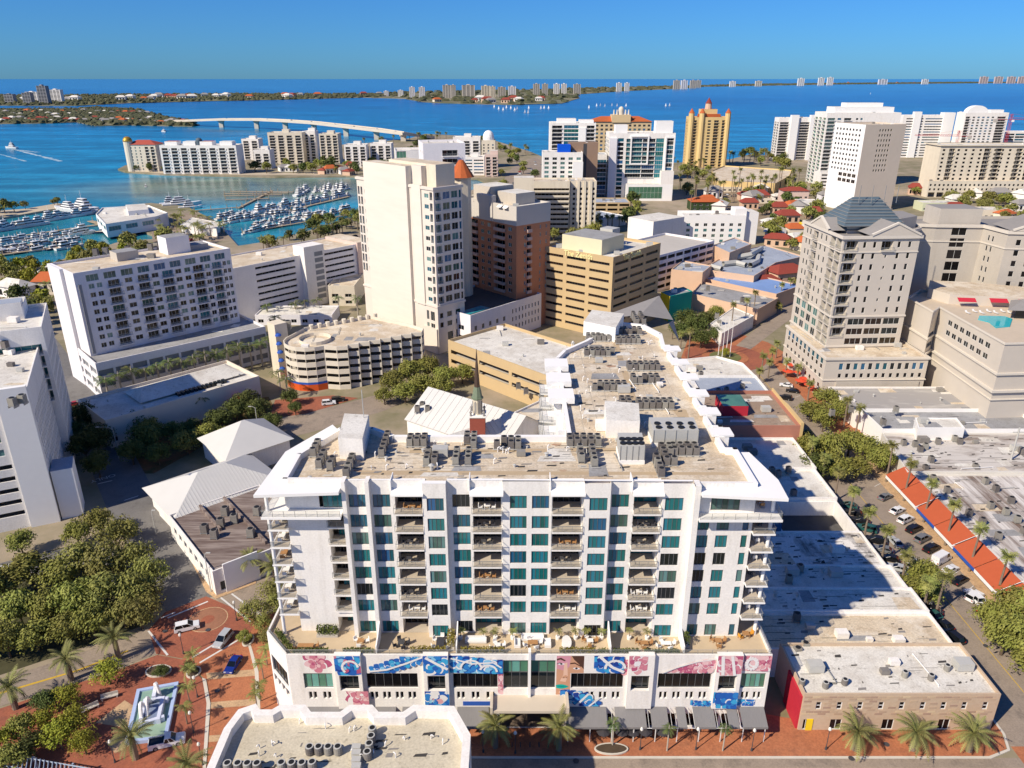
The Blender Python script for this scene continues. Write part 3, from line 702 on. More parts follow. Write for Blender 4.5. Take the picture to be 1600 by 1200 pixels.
for x, y in ((-35.7, 95.4), (-35.7, 103.0), (38.0, 95.2), (38.0, 102.2)):
    for z0, z1 in zip(FL[:-1] + [36.4], FL[1:] + [40.2]):
        b = MB(); b.cyl(x, y, z0, z1 - (.26 if z1 < 36 else .4 if z1 < 37 else 0), .28, n=10); b.build('post', white2, mainroot)
for fl in range(8):                                                    # glazed doors behind the corner balconies
    b = MB(); b.box(35.205, 35.24, 95.6, 100.5, FL[fl] + .05, FL[fl] + 2.5); b.build('balcony_door', G_dark, mainroot)
    b = MB(); b.box(-33.24, -33.205, 97, 102.5, FL[fl] + .05, FL[fl] + 2.5); b.build('balcony_door', RND.choice([G_dark, G_teal]), mainroot)
# inner court balconies on the west side of the rear wing
for fl in range(1, 8):
    z = FL[fl]
    for k in range(5):
        y0 = 112.5 + k * 6.6
        slab('balcony', [(5.6, y0 + .8), (8.98, y0), (8.98, y0 + 5.6), (5.6, y0 + 5.6)], z - .26, z, white2)
        railing_run([(8.9, y0 + .1), (5.65, y0 + .9), (5.65, y0 + 5.5), (8.9, y0 + 5.5)], z)
        if fl > 3:
            b = MB(); b.box(8.955, 8.99, y0 + .8, y0 + 4.8, z + .05, z + 2.4); b.build('balcony_door', G_dark, mainroot)
for k in range(3):
    y0 = 124 + 8 * k; b = MB(); b.box(6.6, 11.2, y0, y0 + 4.6, ROOF + .6, ROOF + 1.7); b.build('canopy', white2, mainroot)
for k in range(6):
    y0 = 112.2 + k * 6.6; b = MB(); b.box(7.6, 8.95, y0 - .16, y0 + .16, 14, ROOF + PAR); b.build('fin', white2, mainroot)
# grey hip canopy beyond the wing tip
hp = PP([(952, 500), (1035, 492), (1050, 512), (1040, 462), (985, 470)], 38)
b = MB(); T = (*W(1030, 462, 41.5), 41.5); A1 = (*W(925, 500, 38), 38); A2 = (*W(1052, 500, 38), 38); A3 = (*W(1062, 535, 38), 38)
b.face([A1, (*W(1000, 492, 40), 40), T]); b.face([(*W(1000, 492, 40), 40), A2, T]); b.face([A2, A3, (*W(1045, 505, 40), 40)]); b.build('slate_canopy', slate_gr, mainroot)
# stair boxes and big machines on the roof
def rbox(name, pts, z1, m, z0=ROOF, root=None, top=None): return block(root or mainroot, name, ccw([W(x, y, z1) for x, y in pts]), z0, z1, m, top)
rbox('stair_box', [(528, 684), (566, 686), (576, 648), (538, 646)], ROOF + 3.6, white, top=roof_wh)
rbox('stair_box', [(948, 656), (1000, 658), (998, 630), (945, 626)], ROOF + 3.2, white, top=roof_wh)
rbox('stair_box', [(912, 502), (962, 512), (975, 490), (925, 484)], ROOF + 3.4, white2, top=roof_wh)
def air_handler(pts, z1, label, nf):
    poly = ccw([W(x, y, z1) for x, y in pts]); c = (sum(p[0] for p in poly) / 4, sum(p[1] for p in poly) / 4)
    t = thing('air_handler', label, 'air handler', (*c, ROOF))
    block(t, 'plinth', inset(poly, -.1), ROOF + .002, ROOF + .7, white2); block(t, 'housing', poly, ROOF + .7, z1, unit_l)
    for i in range(4):
        for s in (0, 1):
            a, b_ = (poly[0], poly[1]); f = (i + .5) / 4
            p = (a[0] + (b_[0] - a[0]) * f, a[1] + (b_[1] - a[1]) * f); q = (poly[3][0] + (poly[2][0] - poly[3][0]) * f, poly[3][1] + (poly[2][1] - poly[3][1]) * f)
            g = .18 + .3 * s; m = MB(); m.cyl(p[0] + (q[0] - p[0]) * g, p[1] + (q[1] - p[1]) * g, z1, z1 + .22, .5, n=12); m.build('fan', fan_m, t)
    for k in range(5):
        a, b_ = poly[0], poly[1]; f = k / 4
        p = (a[0] + (b_[0] - a[0]) * f, a[1] + (b_[1] - a[1]) * f); m = MB(); m.box(p[0] - .05, p[0] + .05, p[1] - .06, p[1] + .04, ROOF + .72, z1 - .02); m.build('panel_joint', steel, t)
    return t
air_handler([(970, 697), (1008, 697), (1003, 676), (965, 676)], ROOF + 3.1, 'tall grey air handler with fans beside the white stair box', 4)
air_handler([(1022, 672), (1092, 672), (1084, 652), (1014, 652)], ROOF + 3.0, 'long grey air handler with twin fan bays on the roof', 4)

# ------------------------------------------------------------------ podium with mural
PZ = 14.1
PL = [(-34.0, 90.0), (-9.0, 90.0), (-9.0, 90.0), (39.2, 90.0), (39.2, 112), (-38, 112), (-38.4, 96.0)]
pod = MB()
def gm_row(A, B, x0, xs, z0, z1, nset, gms, dep=.25):
    return [(a - x0, b_ - x0, z0, z1, dep) for a, b_ in xs]
yF = 90.0
XC0, XC1 = -1.3, 6.6
ROW = [(-31.8, -27.4, 4, G_grn), (-26.2, -23.4, 3, G_dark), (-22.2, -14.4, 6, G_black), (-12.9, -10.2, 3, G_dark), (-9.0, -1.9 - .3, 6, G_black),
       (9.0, 17.0, 8, G_black), (18.1, 20.9, 3, G_dark), (22.3, 30.4, 7, G_black), (31.4, 34.3, 3, G_dark), (35.0, 38.7, 5, G_grn)]
zW0, zW1, zS0, zS1 = 8.2, 11.1, 6.1, 7.5
hl = []
for a, b_, n, g in ROW: hl.append((a + 34, b_ + 34, zW0, zW1, .35))
small = []
for a, b_, n, g in ROW:
    if n in (4, 5, 6, 7, 8):
        k = max(2, int((b_ - a) / 1.9))
        for i in range(k):
            c = a + (b_ - a) * (i + .5) / k
            small += [(c - .62, c - .1), (c + .1, c + .62)]
for a, b_ in small: hl.append((a + 34, b_ + 34, zS0, zS1, .3))
shop = [(-33.2 + i * 3.3, -33.2 + i * 3.3 + 2.9) for i in range(9)] + [(9.6 + i * 3.3, 9.6 + i * 3.3 + 2.9) for i in range(9)]
for a, b_ in shop: hl.append((a + 34, b_ + 34, .35, 3.1, .4))
hl.append((XC0 + 34, XC1 + 34, 8.0, 13.6, .5)); hl.append((XC0 + 34 - .6, XC1 + 34 + .6, .15, 6.1, 5.5))
facade(pod, (-34, yF), (39.2, yF), 0, PZ + .55, hl)
facade(pod, (39.2, yF), (39.2, 112), 0, PZ + .55, []); facade(pod, (39.2, 112), (-38, 112), 0, PZ + .55, []); facade(pod, (-38, 112), (-38.4, 95.0), 0, PZ + .55, [])
LW = hypot(4.4, 5.0)
facade(pod, (-38.4, 95.0), (-34, yF), 0, PZ + .55, [(.6, LW - .6, 7.6, 10.8, .3)] + [(.6 + i * 1.4, .6 + i * 1.4 + 1.1, 5.6, 7.0, .3) for i in range(4)])
podp = [(-34, yF), (39.2, yF), (39.2, 112), (-38, 112), (-38.4, 95.0)]
ip = inset(podp, .3)
for i in range(5):
    j = (i + 1) % 5
    pod.face([(*podp[i], PZ + .55), (*podp[j], PZ + .55), (*ip[j], PZ + .55), (*ip[i], PZ + .55)]); pod.face([(*ip[j], PZ), (*ip[i], PZ), (*ip[i], PZ + .55), (*ip[j], PZ + .55)])
pod.build('podium_wall', white, mainroot)
t = MB(); t.face([(x, y, PZ) for x, y in ip]); t.build('terrace', mat('terrace_tiles', (.56, .44, .29), .9, .08, .8), mainroot)
t = MB(); t.box(XC0 - .6, XC1 + .6, 90.2, 95.6, .002, .16); t.box(XC0 - .6, XC1 + .6, 95.45, 95.6, .16, 6.1); t.build('entrance_lobby', mat('lobby_stone', (.20, .15, .11), .7, .1, .5), mainroot)
for a, b_, n, g in ROW: big_window((a + b_) / 2, yF + .3, zW0, b_ - a, zW1 - zW0, 0, n, g)
for a, b_ in small: inst('window', win_mesh(b_ - a, zS1 - zS0, 1, 1, frame_m, G_black), ((a + b_) / 2, yF + .28, zS0), mainroot)
for a, b_ in shop: inst('shop_window', win_mesh(b_ - a, 2.75, 3, 1, frame_d, G_black), ((a + b_) / 2, yF + .38, .35), mainroot)
for s in (0, 1):
    xa = XC0 + 4.15 * s; xb = xa + 3.75
    big_window((xa + xb) / 2, yF + .45, 8.0, 3.75, 3.0, 0, 3, G_dark); big_window((xa + xb) / 2, yF + .45, 11.02, 3.75, 2.55, 0, 3, G_grn)
big_window((XC0 + XC1) / 2, yF + .47, 8.0, .5, 5.6, 0, 1, G_blue)
b = MB(); b.box(2.45, 2.85, yF - .5, yF + .42, 6.6, 15.6); b.build('pylon', white2, mainroot)
b = MB(); b.box(XC0 - 1.6, XC1 + 1.6, yF - 3.2, yF - .01, 6.35, 6.8); b.box(XC0 - 2.0, XC0 - 1.6, yF - 3.3, yF - .01, 6.2, 7.5); b.box(XC1 + 1.6, XC1 + 2.0, yF - 3.3, yF - .01, 6.2, 7.5); b.build('entrance_canopy', beige, mainroot)
inst('window', win_mesh(LW - 1.2, 3.2, 5, 1, frame_d, G_dark), (-36.2 + .19, 92.5 + .21, 7.6), mainroot, atan2(-5, 4.4))
for i in range(4):
    f = (.6 + i * 1.4 + .55) / LW; inst('window', win_mesh(1.1, 1.4, 1, 1, frame_m, G_black), (-38.4 + 4.4 * f + .19, 95 - 5 * f + .21, 5.6), mainroot, atan2(-5, 4.4))
# blank raised piers that break the front
for x0, x1 in ((-26.75, -22.75), (-13.4, -9.6), (17.55, 21.45), (30.85, 34.7)):
    b = MB(); facade(b, (x0, yF - .55), (x1, yF - .55), 4.6, PZ + .9, [(.55, x1 - x0 - .55, zW0, zW1, .9)])
    b.face([(x0, yF - .55, PZ + .9), (x1, yF - .55, PZ + .9), (x1, yF + .3, PZ + .9), (x0, yF + .3, PZ + .9)])
    b.face([(x0, yF - .002, 4.6), (x0, yF - .55, 4.6), (x0, yF - .55, PZ + .9), (x0, yF - .002, PZ + .9)]); b.face([(x1, yF - .55, 4.6), (x1, yF - .002, 4.6), (x1, yF - .002, PZ + .9), (x1, yF - .55, PZ + .9)])
    b.face([(x0, yF - .002, 4.6), (x1, yF - .002, 4.6), (x1, yF - .55, 4.6), (x0, yF - .55, 4.6)]); b.build('pier', white, mainroot)
# shop awnings: sheets of grey louvre with white ribs between
awn = mat('grey_awning', (.22, .21, .205), .8, .1, 1.2, stretch=(6, 1, 1))
for x0, x1 in ((-33, -26), (-25, -18), (-17, -9.5), (-8.5, -3.6), (8.3, 14.6), (15.9, 20.6), (21.4, 24.0), (25.4, 26.8), (28.0, 31.2), (33.2, 34.8), (35.3, 39.1)):
    a = MB(); a.face([(x0, 87.2, 3.2), (x1, 87.2, 3.2), (x1, 89.97, 4.5), (x0, 89.97, 4.5)]); a.face([(x0, 89.97, 4.42), (x1, 89.97, 4.42), (x1, 87.2, 3.12), (x0, 87.2, 3.12)])
    a.box(x0, x1, 87.14, 87.2, 2.85, 3.22); a.build('awning', awn, mainroot)
a = MB()
for i in range(44):
    x = 8.4 + i * .7; a.tube([(x, 87.2, 3.0), (x, 89.95, 4.3)], .035, 4)
a.tube([(8.3, 87.2, 3.0), (39, 87.2, 3.0)], .06, 4)
a.build('awning_frame', frame_m, mainroot)
for i in range(10):
    x = 8.6 + i * 3.35; a = MB(); a.box(x - .06, x + .06, 87.25, 87.37, .14, 3.0); a.build('awning_post', frame_m, mainroot)

# mural: flat paint on the podium, each motif its own sheet of petals
MUR = {'pk1': (.62, .22, .28), 'pk2': (.72, .36, .38), 'pk3': (.48, .10, .19), 'pk4': (.80, .52, .52), 'bl1': (.03, .22, .58), 'bl2': (.02, .12, .45), 'bl3': (.05, .38, .66), 'bl4': (.25, .55, .75), 'wh': (.82, .80, .78), 'db': (.015, .05, .28)}
MUM = {k: mat('mural_' + k, v, .75, .08, 1.5) for k, v in MUR.items()}
def mural(name, shapes, label, y):
    b = MB(); keys = sorted({s[0] for s in shapes}); z = 0
    for i, (k, pts) in enumerate(shapes):
        yy_ = y - .006 - .0012 * i; b.face([(x, yy_, zz) for x, zz in pts], keys.index(k))
    o = b.build(name, [MUM[k] if k in MUM else MATS[k] for k in keys], mainroot); o['label'] = label; return o
def petal(cx, cz, ang, ln, wd_, n=7):
    pts = []
    for i in range(n + 1):
        t = i / n; pts.append((t * ln, wd_ * sin(pi * t) ** .8))
    for i in range(n - 1, 0, -1):
        t = i / n; pts.append((t * ln, -wd_ * sin(pi * t) ** .8))
    c, s = cos(ang), sin(ang)
    return [(cx + c * u - s * v, cz + s * u + c * v) for u, v in pts]
def clip(pts, x0, x1, z0, z1):
    def cut(p, f, inter):
        out = []
        for a, b_ in zip(p, p[1:] + p[:1]):
            if f(a): out.append(a)
            if f(a) != f(b_): out.append(inter(a, b_))
        return out
    for ax, v, s in ((0, x0, 1), (0, x1, -1), (1, z0, 1), (1, z1, -1)):
        def f(p): return (p[ax] - v) * s > 0
        def it(a, b_):
            t = (v - a[ax]) / (b_[ax] - a[ax]); return (a[0] + (b_[0] - a[0]) * t, a[1] + (b_[1] - a[1]) * t)
        pts = cut(pts, f, it)
        if len(pts) < 3: return None
    return pts
def flower(cx, cz, r, ks, box_, seed, n=26):
    R = random.Random(seed); out = []
    for i in range(n):
        rr = r * (1 - i / n) ; a = i * 2.4; l_ = max(.35, rr * .9)
        c = clip(petal(cx + cos(a) * rr * .35, cz + sin(a) * rr * .35, a + R.uniform(-.4, .4), l_, l_ * .42), *box_)
        o2 = clip(petal(cx + cos(a) * rr * .35 - .05 * cos(a), cz + sin(a) * rr * .35 - .05 * sin(a), a, l_ * 1.12, l_ * .5), *box_)
        if c and o2: out.append((R.choice(['wh', 'db', 'bl2'] if ks[0][0] == 'b' else ['wh', 'pk3', 'pk4']), o2))
        if c: out.append((R.choice(ks), c))
    return out
def swirl(pts, wd_, box_, k):
    out = []
    for A, B in zip(pts, pts[1:]):
        L = hypot(B[0] - A[0], B[1] - A[1]) or 1; nx, nz = -(B[1] - A[1]) / L * wd_, (B[0] - A[0]) / L * wd_
        c = clip([(A[0] - nx, A[1] - nz), (B[0] - nx, B[1] - nz), (B[0] + nx, B[1] + nz), (A[0] + nx, A[1] + nz)], *box_)
        if c: out.append((k, c))
    return out
def arc(cx, cz, r, a0, a1, n=9, kz=1.): return [(cx + r * cos(a0 + (a1 - a0) * i / n), cz + kz * r * sin(a0 + (a1 - a0) * i / n)) for i in range(n + 1)]
PK, BL = ['pk1', 'pk2', 'pk3', 'pk4', 'pk1'], ['bl1', 'bl2', 'bl3', 'bl1', 'bl4']
U = (11.2, 14.5)                      # band above the windows
mural('mural', flower(-29.6, 13.2, 2.0, PK, (-32.6, -26.9, *U), 1, 18), 'pink flower painted high on the podium corner', yF)
mural('mural', flower(-24.8, 13.2, 2.6, BL + ['pk1', 'pk3'], (-26.7, -22.8, 11.2, 14.9), 2, 30) + swirl(arc(-24.4, 12.8, 1.2, 0, 4), .18, (-26.7, -22.8, 11.2, 14.9), 'wh'), 'blue and pink petals painted on the raised pier', yF - .55)
s = []
for k in range(9): s += flower(-20.6 + k * .8, 11.5 + k * .33, 1.25, BL, (-22.5, -13.5, *U), 10 + k, 12)
s += swirl([(-22, 11.6), (-19, 12.0), (-16, 13.2), (-13.5, 14.4)], .16, (-22.5, -13.5, *U), 'wh'); mural('mural', s, 'blue petals sweeping up to the right of the pier', yF)
s = flower(-11.5, 13.4, 2.6, BL, (-13.38, -9.62, 11.2, 14.9), 31, 24) + swirl([(-13, 14.6), (-11, 13.2), (-9.7, 12.4)], .22, (-13.38, -9.62, 11.2, 14.9), 'wh'); mural('mural', s, 'blue leaves painted on the second raised pier', yF - .55)
s = []
for k in range(7): s += flower(-8.8 + k * 1.05, 12.9 - .1 * k, 1.9, BL, (-9.5, -1.4, *U), 40 + k, 16)
s += swirl(arc(-6.2, 12.2, 1.6, .2, 3.0), .17, (-9.5, -1.4, *U), 'wh') + swirl(arc(-3.6, 11.6, 1.3, .0, 2.8), .17, (-9.5, -1.4, *U), 'wh') + swirl([(-9.2, 14.2), (-6, 13.2), (-2.8, 13.4), (-1.6, 12.4)], .13, (-9.5, -1.4, *U), 'wh')
mural('mural', s, 'broad blue feathers painted above the dark shopfront windows', yF)
mural('mural', flower(-1.9, 9.2, 2.0, PK, (-2.15, -1.35, 6.9, 12.3), 50, 30) + flower(-2.2, 12.0, 1.5, PK, (-3.6, -1.35, 11.2, 13.2), 51, 16), 'pale rose painted beside the entrance glass', yF)
s = flower(-23.0, 6.9, 2.4, PK + ['wh'], (-26.7, -22.0, 4.7, 8.1), 52, 26); mural('mural', [q for q in s], 'pink rose low on the raised pier', yF - .555 - .004)
s = flower(-12.2, 6.4, 2.8, BL + ['pk2', 'wh'], (-13.38, -9.62, 4.7, 8.1), 53, 26); mural('mural', s, 'blue and pink petals low on the second pier', yF - .56)
# face beside the entrance
skin = [mat('mural_skin', (.62, .33, .20), .75, .08, .8), mat('mural_skin_light', (.78, .50, .36), .75, .06, .8), mat('mural_skin_pink', (.66, .30, .36), .75, .08, .8), mat('mural_hair', (.10, .045, .03), .75, .2, 1.5), mat('mural_lip', (.0, .42, .36), .7, .1, 1), mat('mural_lip_dark', (.0, .22, .20), .7, .1, 1), mat('mural_eye', (.02, .015, .02), .7, .1, 1)]
s = [('mural_skin', [(6.75, 6.9), (8.9, 6.9), (8.9, 11.15), (10.9, 11.15), (10.9, 14.45), (6.75, 14.45)]),
     ('mural_skin_pink', [(6.76, 12.0), (8.0, 11.6), (8.7, 12.4), (8.9, 14.4), (6.76, 14.4)]), ('mural_skin_light', [(7.3, 9.6), (8.2, 9.4), (8.5, 10.6), (8.35, 13.2), (7.9, 13.0), (7.8, 10.8)]),
     ('mural_hair', [(9.0, 14.44), (10.88, 14.44), (10.88, 11.9), (10.1, 12.9), (9.4, 13.7)]), ('mural_hair', [(6.77, 13.9), (7.4, 14.1), (8.1, 13.6), (8.0, 13.4), (7.3, 13.75), (6.77, 13.55)]), ('mural_hair', [(8.8, 13.1), (9.5, 13.2), (10.5, 12.5), (10.4, 12.35), (9.5, 12.95), (8.8, 12.85)]),
     ('wh', petal(6.9, 12.9, 0, 1.1, .2)), ('mural_eye', petal(7.25, 12.92, 0, .42, .17)), ('wh', petal(9.2, 12.1, -.1, 1.2, .2)), ('mural_eye', petal(9.55, 12.06, 0, .45, .18)), ('mural_eye', swirl([(6.8, 12.95), (7.4, 13.15), (8.0, 12.85)], .05, (6, 11, 5, 15), 'wh')[0][1]),
     ('mural_skin', [(7.5, 10.2), (8.4, 10.2), (8.6, 10.5), (8.2, 10.75), (7.8, 10.6)]), ('mural_eye', petal(7.75, 10.2, .3, .3, .06)), ('mural_eye', petal(8.2, 10.25, -.1, .25, .06)),
     ('mural_lip', petal(6.6, 8.75, -.12, 2.1, .34)), ('mural_lip', petal(6.6, 8.4, .06, 2.1, .36)), ('mural_lip_dark', petal(6.7, 8.58, -.02, 1.9, .07)), ('mural_skin_light', petal(7.1, 7.4, .15, 1.5, .25))]
s = [(k, clip(p, 6.72, 10.92, 6.85, 14.46)) for k, p in s]
mural('mural', [q for q in s if q[1]], 'painted face with teal lips beside the glass entrance', yF)
s = []
for k in range(6): s += flower(13.0 + k * .75, 13.0, 1.7, ['bl1', 'bl2', 'bl3', 'db'], (12.4, 16.9, *U), 60 + k, 14)
s += swirl([(13.2, 14.5), (15.2, 12.4), (17, 11.5)], .24, (12.4, 17.4, *U), 'wh') + swirl(arc(15.6, 12.2, 1.5, 0, 3.2), .2, (12.4, 17.4, *U), 'wh'); mural('mural', s, 'blue swirls with white ribbons above the restaurant windows', yF)
mural('mural', flower(17.2, 12.4, 1.6, PK, (16.2, 17.5, 10.2, 14.5), 70, 22), 'narrow pink petals at the window corner', yF)
mural('mural', flower(19.0, 13.4, 1.9, ['pk1', 'pk3', 'pk2'], (17.58, 20.4, 11.2, 14.9), 71, 22) + [('wh', petal(18.4, 13.0, .8, 1.3, .5))], 'deep pink petals on the third raised pier', yF - .55)
s = []
for k in range(9): s += [q for q in flower(24.0 + k * .75, 11.6 + min(1.1, k * .16), 1.35, PK, (22.6, 30.8, *U), 72 + k, 12) if all(p[1] < 11.25 + (p[0] - 22.4) * .42 for p in q[1])]
s += swirl([(22.8, 11.3), (25, 12.4), (28, 13.5), (30.8, 14.0)], .09, (22.6, 30.8, *U), 'wh'); mural('mural', s, 'pink feathered wing above the right restaurant windows', yF)
s = flower(32.8, 13.0, 2.4, PK, (30.9, 34.65, 11.2, 14.9), 90, 30) + swirl([(31.6, 14.9), (31.9, 11.3)], .25, (30.9, 34.65, 11.2, 14.9), 'wh') + swirl([(33, 14.9), (33.7, 11.2)], .22, (30.9, 34.65, 11.2, 14.9), 'wh'); mural('mural', s, 'pink ribbons painted on the fourth raised pier', yF - .55)
s = []
for k in range(5): s += flower(35.2 + k * .8, 13.2, 1.9, PK, (34.75, 39.15, 11.6, 14.5), 91 + k, 16)
s += swirl(arc(36.2, 13.1, .8, 0, 6.3, 14, 1.3), .28, (34.75, 39.15, 11.4, 14.5), 'wh'); mural('mural', s, 'pink petals with a white ring at the podium end', yF)
s = []
for k in range(6): s += flower(7.8 + k * 1.0, 6.9 - k * .22, 1.5, BL + ['db'], (7.4, 15.5, 4.7, 7.95 - k * .1), 100 + k, 14)
s = [q for q in s if all(p[1] < 8.1 - max(0, p[0] - 10.5) * .5 and not (p[0] > 12.6 and p[1] > 6.1) for p in q[1])]
s += swirl([(9.8, 4.7), (12.4, 8.0)], .18, (7.4, 15, 4.7, 7.3), 'wh') + swirl([(11.9, 4.7), (13.6, 6.5)], .15, (7.4, 15, 4.7, 6.6), 'wh'); mural('mural', s, 'blue petals under the painted face', yF)
s = []
for k in range(5): s += flower(32.0 + k * .8, 6.3, 1.8, ['bl1', 'bl2', 'bl3'], (30.9, 34.65, 4.7, 8.1), 110 + k, 14)
mural('mural', s, 'bright blue petals low on the fourth pier', yF - .555)
s = []
for k in range(4): s += flower(35.2 + k * .6, 5.4, 1.0, ['bl1', 'bl2', 'bl3'], (34.72, 37.6, 4.7, 6.0), 120 + k, 10)
for k in range(4): s += flower(28.2 + k * .7, 5.2, .9, ['bl1', 'bl2', 'bl3'], (27.6, 30.83, 4.7, 5.9), 130 + k, 10)
mural('mural', s, 'blue petal tips at the foot of the podium', yF)
b = MB(); b.box(-7.6, -2.4, yF - .05, yF - .004, 4.75, 5.55); o = b.build('shop_sign', bluep, mainroot); o['label'] = 'blue shop fascia near the entrance'
# terrace: railing, party walls
railing_run([(-38.1, 95.1), (-33.9, 90.2), (39.0, 90.2), (39.0, 110)], PZ + .55, h=.75, name='terrace_railing', post=2.2)
for x, m in ((-20.6, white2), (-8.5, white2), (14.8, white2), (25.9, white2)):
    b = MB(); b.face([(x, 90.6, PZ), (x, 94.4, PZ), (x, 94.4, PZ + 3.2), (x, 92.2, PZ + 2.0), (x, 90.6, PZ + 1.6)]); b.face([(x + .18, 90.6, PZ + 1.6), (x + .18, 92.2, PZ + 2.0), (x + .18, 94.4, PZ + 3.2), (x + .18, 94.4, PZ), (x + .18, 90.6, PZ)])
    b.face([(x, 90.6, PZ), (x, 90.6, PZ + 1.6), (x + .18, 90.6, PZ + 1.6), (x + .18, 90.6, PZ)]); b.face([(x, 90.6, PZ + 1.6), (x, 92.2, PZ + 2), (x + .18, 92.2, PZ + 2), (x + .18, 90.6, PZ + 1.6)]); b.face([(x, 92.2, PZ + 2), (x, 94.4, PZ + 3.2), (x + .18, 94.4, PZ + 3.2), (x + .18, 92.2, PZ + 2)])
    b.build('party_wall', m, mainroot)
# ================================================================== OTHER BUILDINGS

# ---- near roof in front (bottom left)
fp = [(-36.3, 40), (-5.2, 40), (-5.2, 71.5), (-7.6, 76.2), (-13, 76.4), (-14.2, 75.2), (-17.4, 75.2), (-18.4, 76.4), (-21.4, 76.4), (-22.4, 75.2), (-26.2, 75.2), (-27.2, 76.4), (-30.6, 76.4), (-31.4, 75.6), (-33.0, 75.6), (-33.8, 76.6), (-35.8, 75.6), (-36.6, 72.5)]
near = building('flat_roofed_building', 'near white building seen from above, roof dotted with round condensers', fp, 17.2, white, weather(mat('sandy_near_roof', (.60, .54, .41), .95, .1, .3, col2=(.46, .40, .29), big=.08), (.20, .17, .12), .6, 1.1), {1: [grid('w', [(.86, .95)], 8, 3.6, 3, .5, 2.2, gm=G_blue)]}, par=1.3, thick=1.0)
# ---- car park tower, far left
E0 = RW((-124.4, 140.9), 26, 22, 40)
E1 = building('parking_tower', 'white apartment block over stacked parking decks, at the picture edge', E0, 32.4, white, roof_wh,
     {0: [grid('g', [(.02, .34), (.37, .71)], 2.2, 2.9, 5, 1.2, 2.3), grid('w', [(.40, .50), (.58, .68)], 17.6, 3.2, 4, .7, 2.3, gm=[G_pale, G_teal])],
      1: [grid('w', cols(18, .5, .04, .96), 2.0, 3.1, 8, .3, 2.8, gm=[G_blue, G_dark], nx=1)]}, par=.7, floors=[2.2 + 2.9 * i for i in range(6)])
b = RW((-124.4 + 22 * .735 * .899 + .26, 140.9 + 22 * .735 * .438 - .54), 26, 5.8, 1.2); block(E1, 'stair_wall', b, 0, 33.8, white2)
block(E1, 'stair_box', RW((-104.5, 150.9), 26, 4.4, 6.5), 0, 12.5, white2, roof_bl)
E2 = building('apartment_block', 'white stepped apartment block with glass balconies, cut by the picture edge', RW((-157, 157), 27, 46, 24), 37.5, white, roof_wh,
     {0: [grid('w', [(.63, .70)], 19, 3.1, 5, .7, 2.2, gm=[G_teal]), grid('b', [(.78, .98)], 19, 3.1, 5, .05, 2.5, gm=[G_pale, G_teal], nx=4), grid('w', cols(6, .5, .02, .6), 19, 3.1, 5, .7, 2.2, gm=[G_teal, G_pale])],
      1: [grid('w', cols(12, .5, .04, .96), 4, 3.1, 9, .4, 2.7, gm=[G_blue, G_dark], nx=1)]}, par=.8)
block(E2, 'penthouse', RW((-147, 176), 27, 24, 11), 37.5, 40.8, white2, roof_wh)
block(E2, 'stair_box', RW((-131, 184), 27, 6, 5), 37.5, 42, white, roof_bl)
# ---- long apartment block with balconies
FT = RW((-135.2, 228.2), 46.5, 51.5, 20.5)
fz, ff, fn = 13.6, 2.78, 9
Wn = lambda cs, **k: grid('w', cs, fz, ff, fn - 1, .6, 2.15, gm=[G_dark, G_dark, G_pale, G_black], nx=2, **k)
Bn = lambda cs, **k: grid('b', cs, fz, ff, fn - 1, .1, 2.3, gm=[G_dark, G_black, G_dark, G_teal], nx=3, d=.9, out=.9, ex=1.0, bm=lav, **k)
F1 = building('apartment_block', 'long pale apartment block with five columns of dark balconies above a palm lined base', FT, 38.6, lav, roof_tan,
     {0: [Wn([(.072, .104), (.118, .15)]), Bn([(.185, .255)]), Wn([(.285, .33)]), Bn([(.365, .435)]), Wn([(.452, .495)]), Bn([(.52, .59)]), Wn([(.605, .645), (.665, .705)]), Bn([(.725, .795)]), Wn([(.808, .842)]), Bn([(.858, .92)]), Wn([(.933, .957), (.965, .988)]),
          grid('w', cols(9, .7, .05, .97), 35.85, 2.8, 1, .2, 2.3, gm=[G_dark, G_pale, G_blue], nx=3)],
      3: [grid('w', [(.06, .16)], 13.6, 2.78, 8, .8, 2.0, gm=[G_blue, G_dark]), grid('w', cols(3, .7, .05, .6), 35.85, 2.8, 1, .2, 2.3, gm=[G_blue], nx=2)]}, par=.75)
block(F1, 'dark_stripe', RW((-135.2 + .8, 228.2 - .35 + .55), 46.5, .9, .4), 13, 35.6, greyw)
u46 = (cos(radians(46.5)), sin(radians(46.5))); v46 = (-u46[1], u46[0])
def onF(u, v): return (-135.2 + u46[0] * u + v46[0] * v, 228.2 + u46[1] * u + v46[1] * v)
block(F1, 'end_wall', RW(onF(-1.0, 9), 46.5, 1.0, 11.8), 0, 39.3, lav)
block(F1, 'stair_box', RW(onF(33, 8), 46.5, 8, 7), 38.6, 44.4, lav, roof_gr); block(F1, 'roof_box', RW(onF(17, 10), 46.5, 7, 6), 38.6, 41.5, beige2, roof_gr); block(F1, 'roof_box', RW(onF(41, 9), 46.5, 7, 5), 38.6, 40.4, greyw, roof_gr)
FPd = RW((-129.2, 219.4), 42.5, 56, 25)
pan = mat('grey_louvre', (.27, .28, .29), .7, .1, 1)
building('parking_podium', 'three deck car park base below the long apartment block', FPd, 12.2, lav, roof_gr, {0: [grid('o', cols(11, .86), .6 + 0, 3.6, 3, .7, 2.7, back=pan)], 3: [grid('o', cols(3, .8), .6, 3.6, 3, .7, 2.9, back=pan), ]}, par=.9, cat='car park')
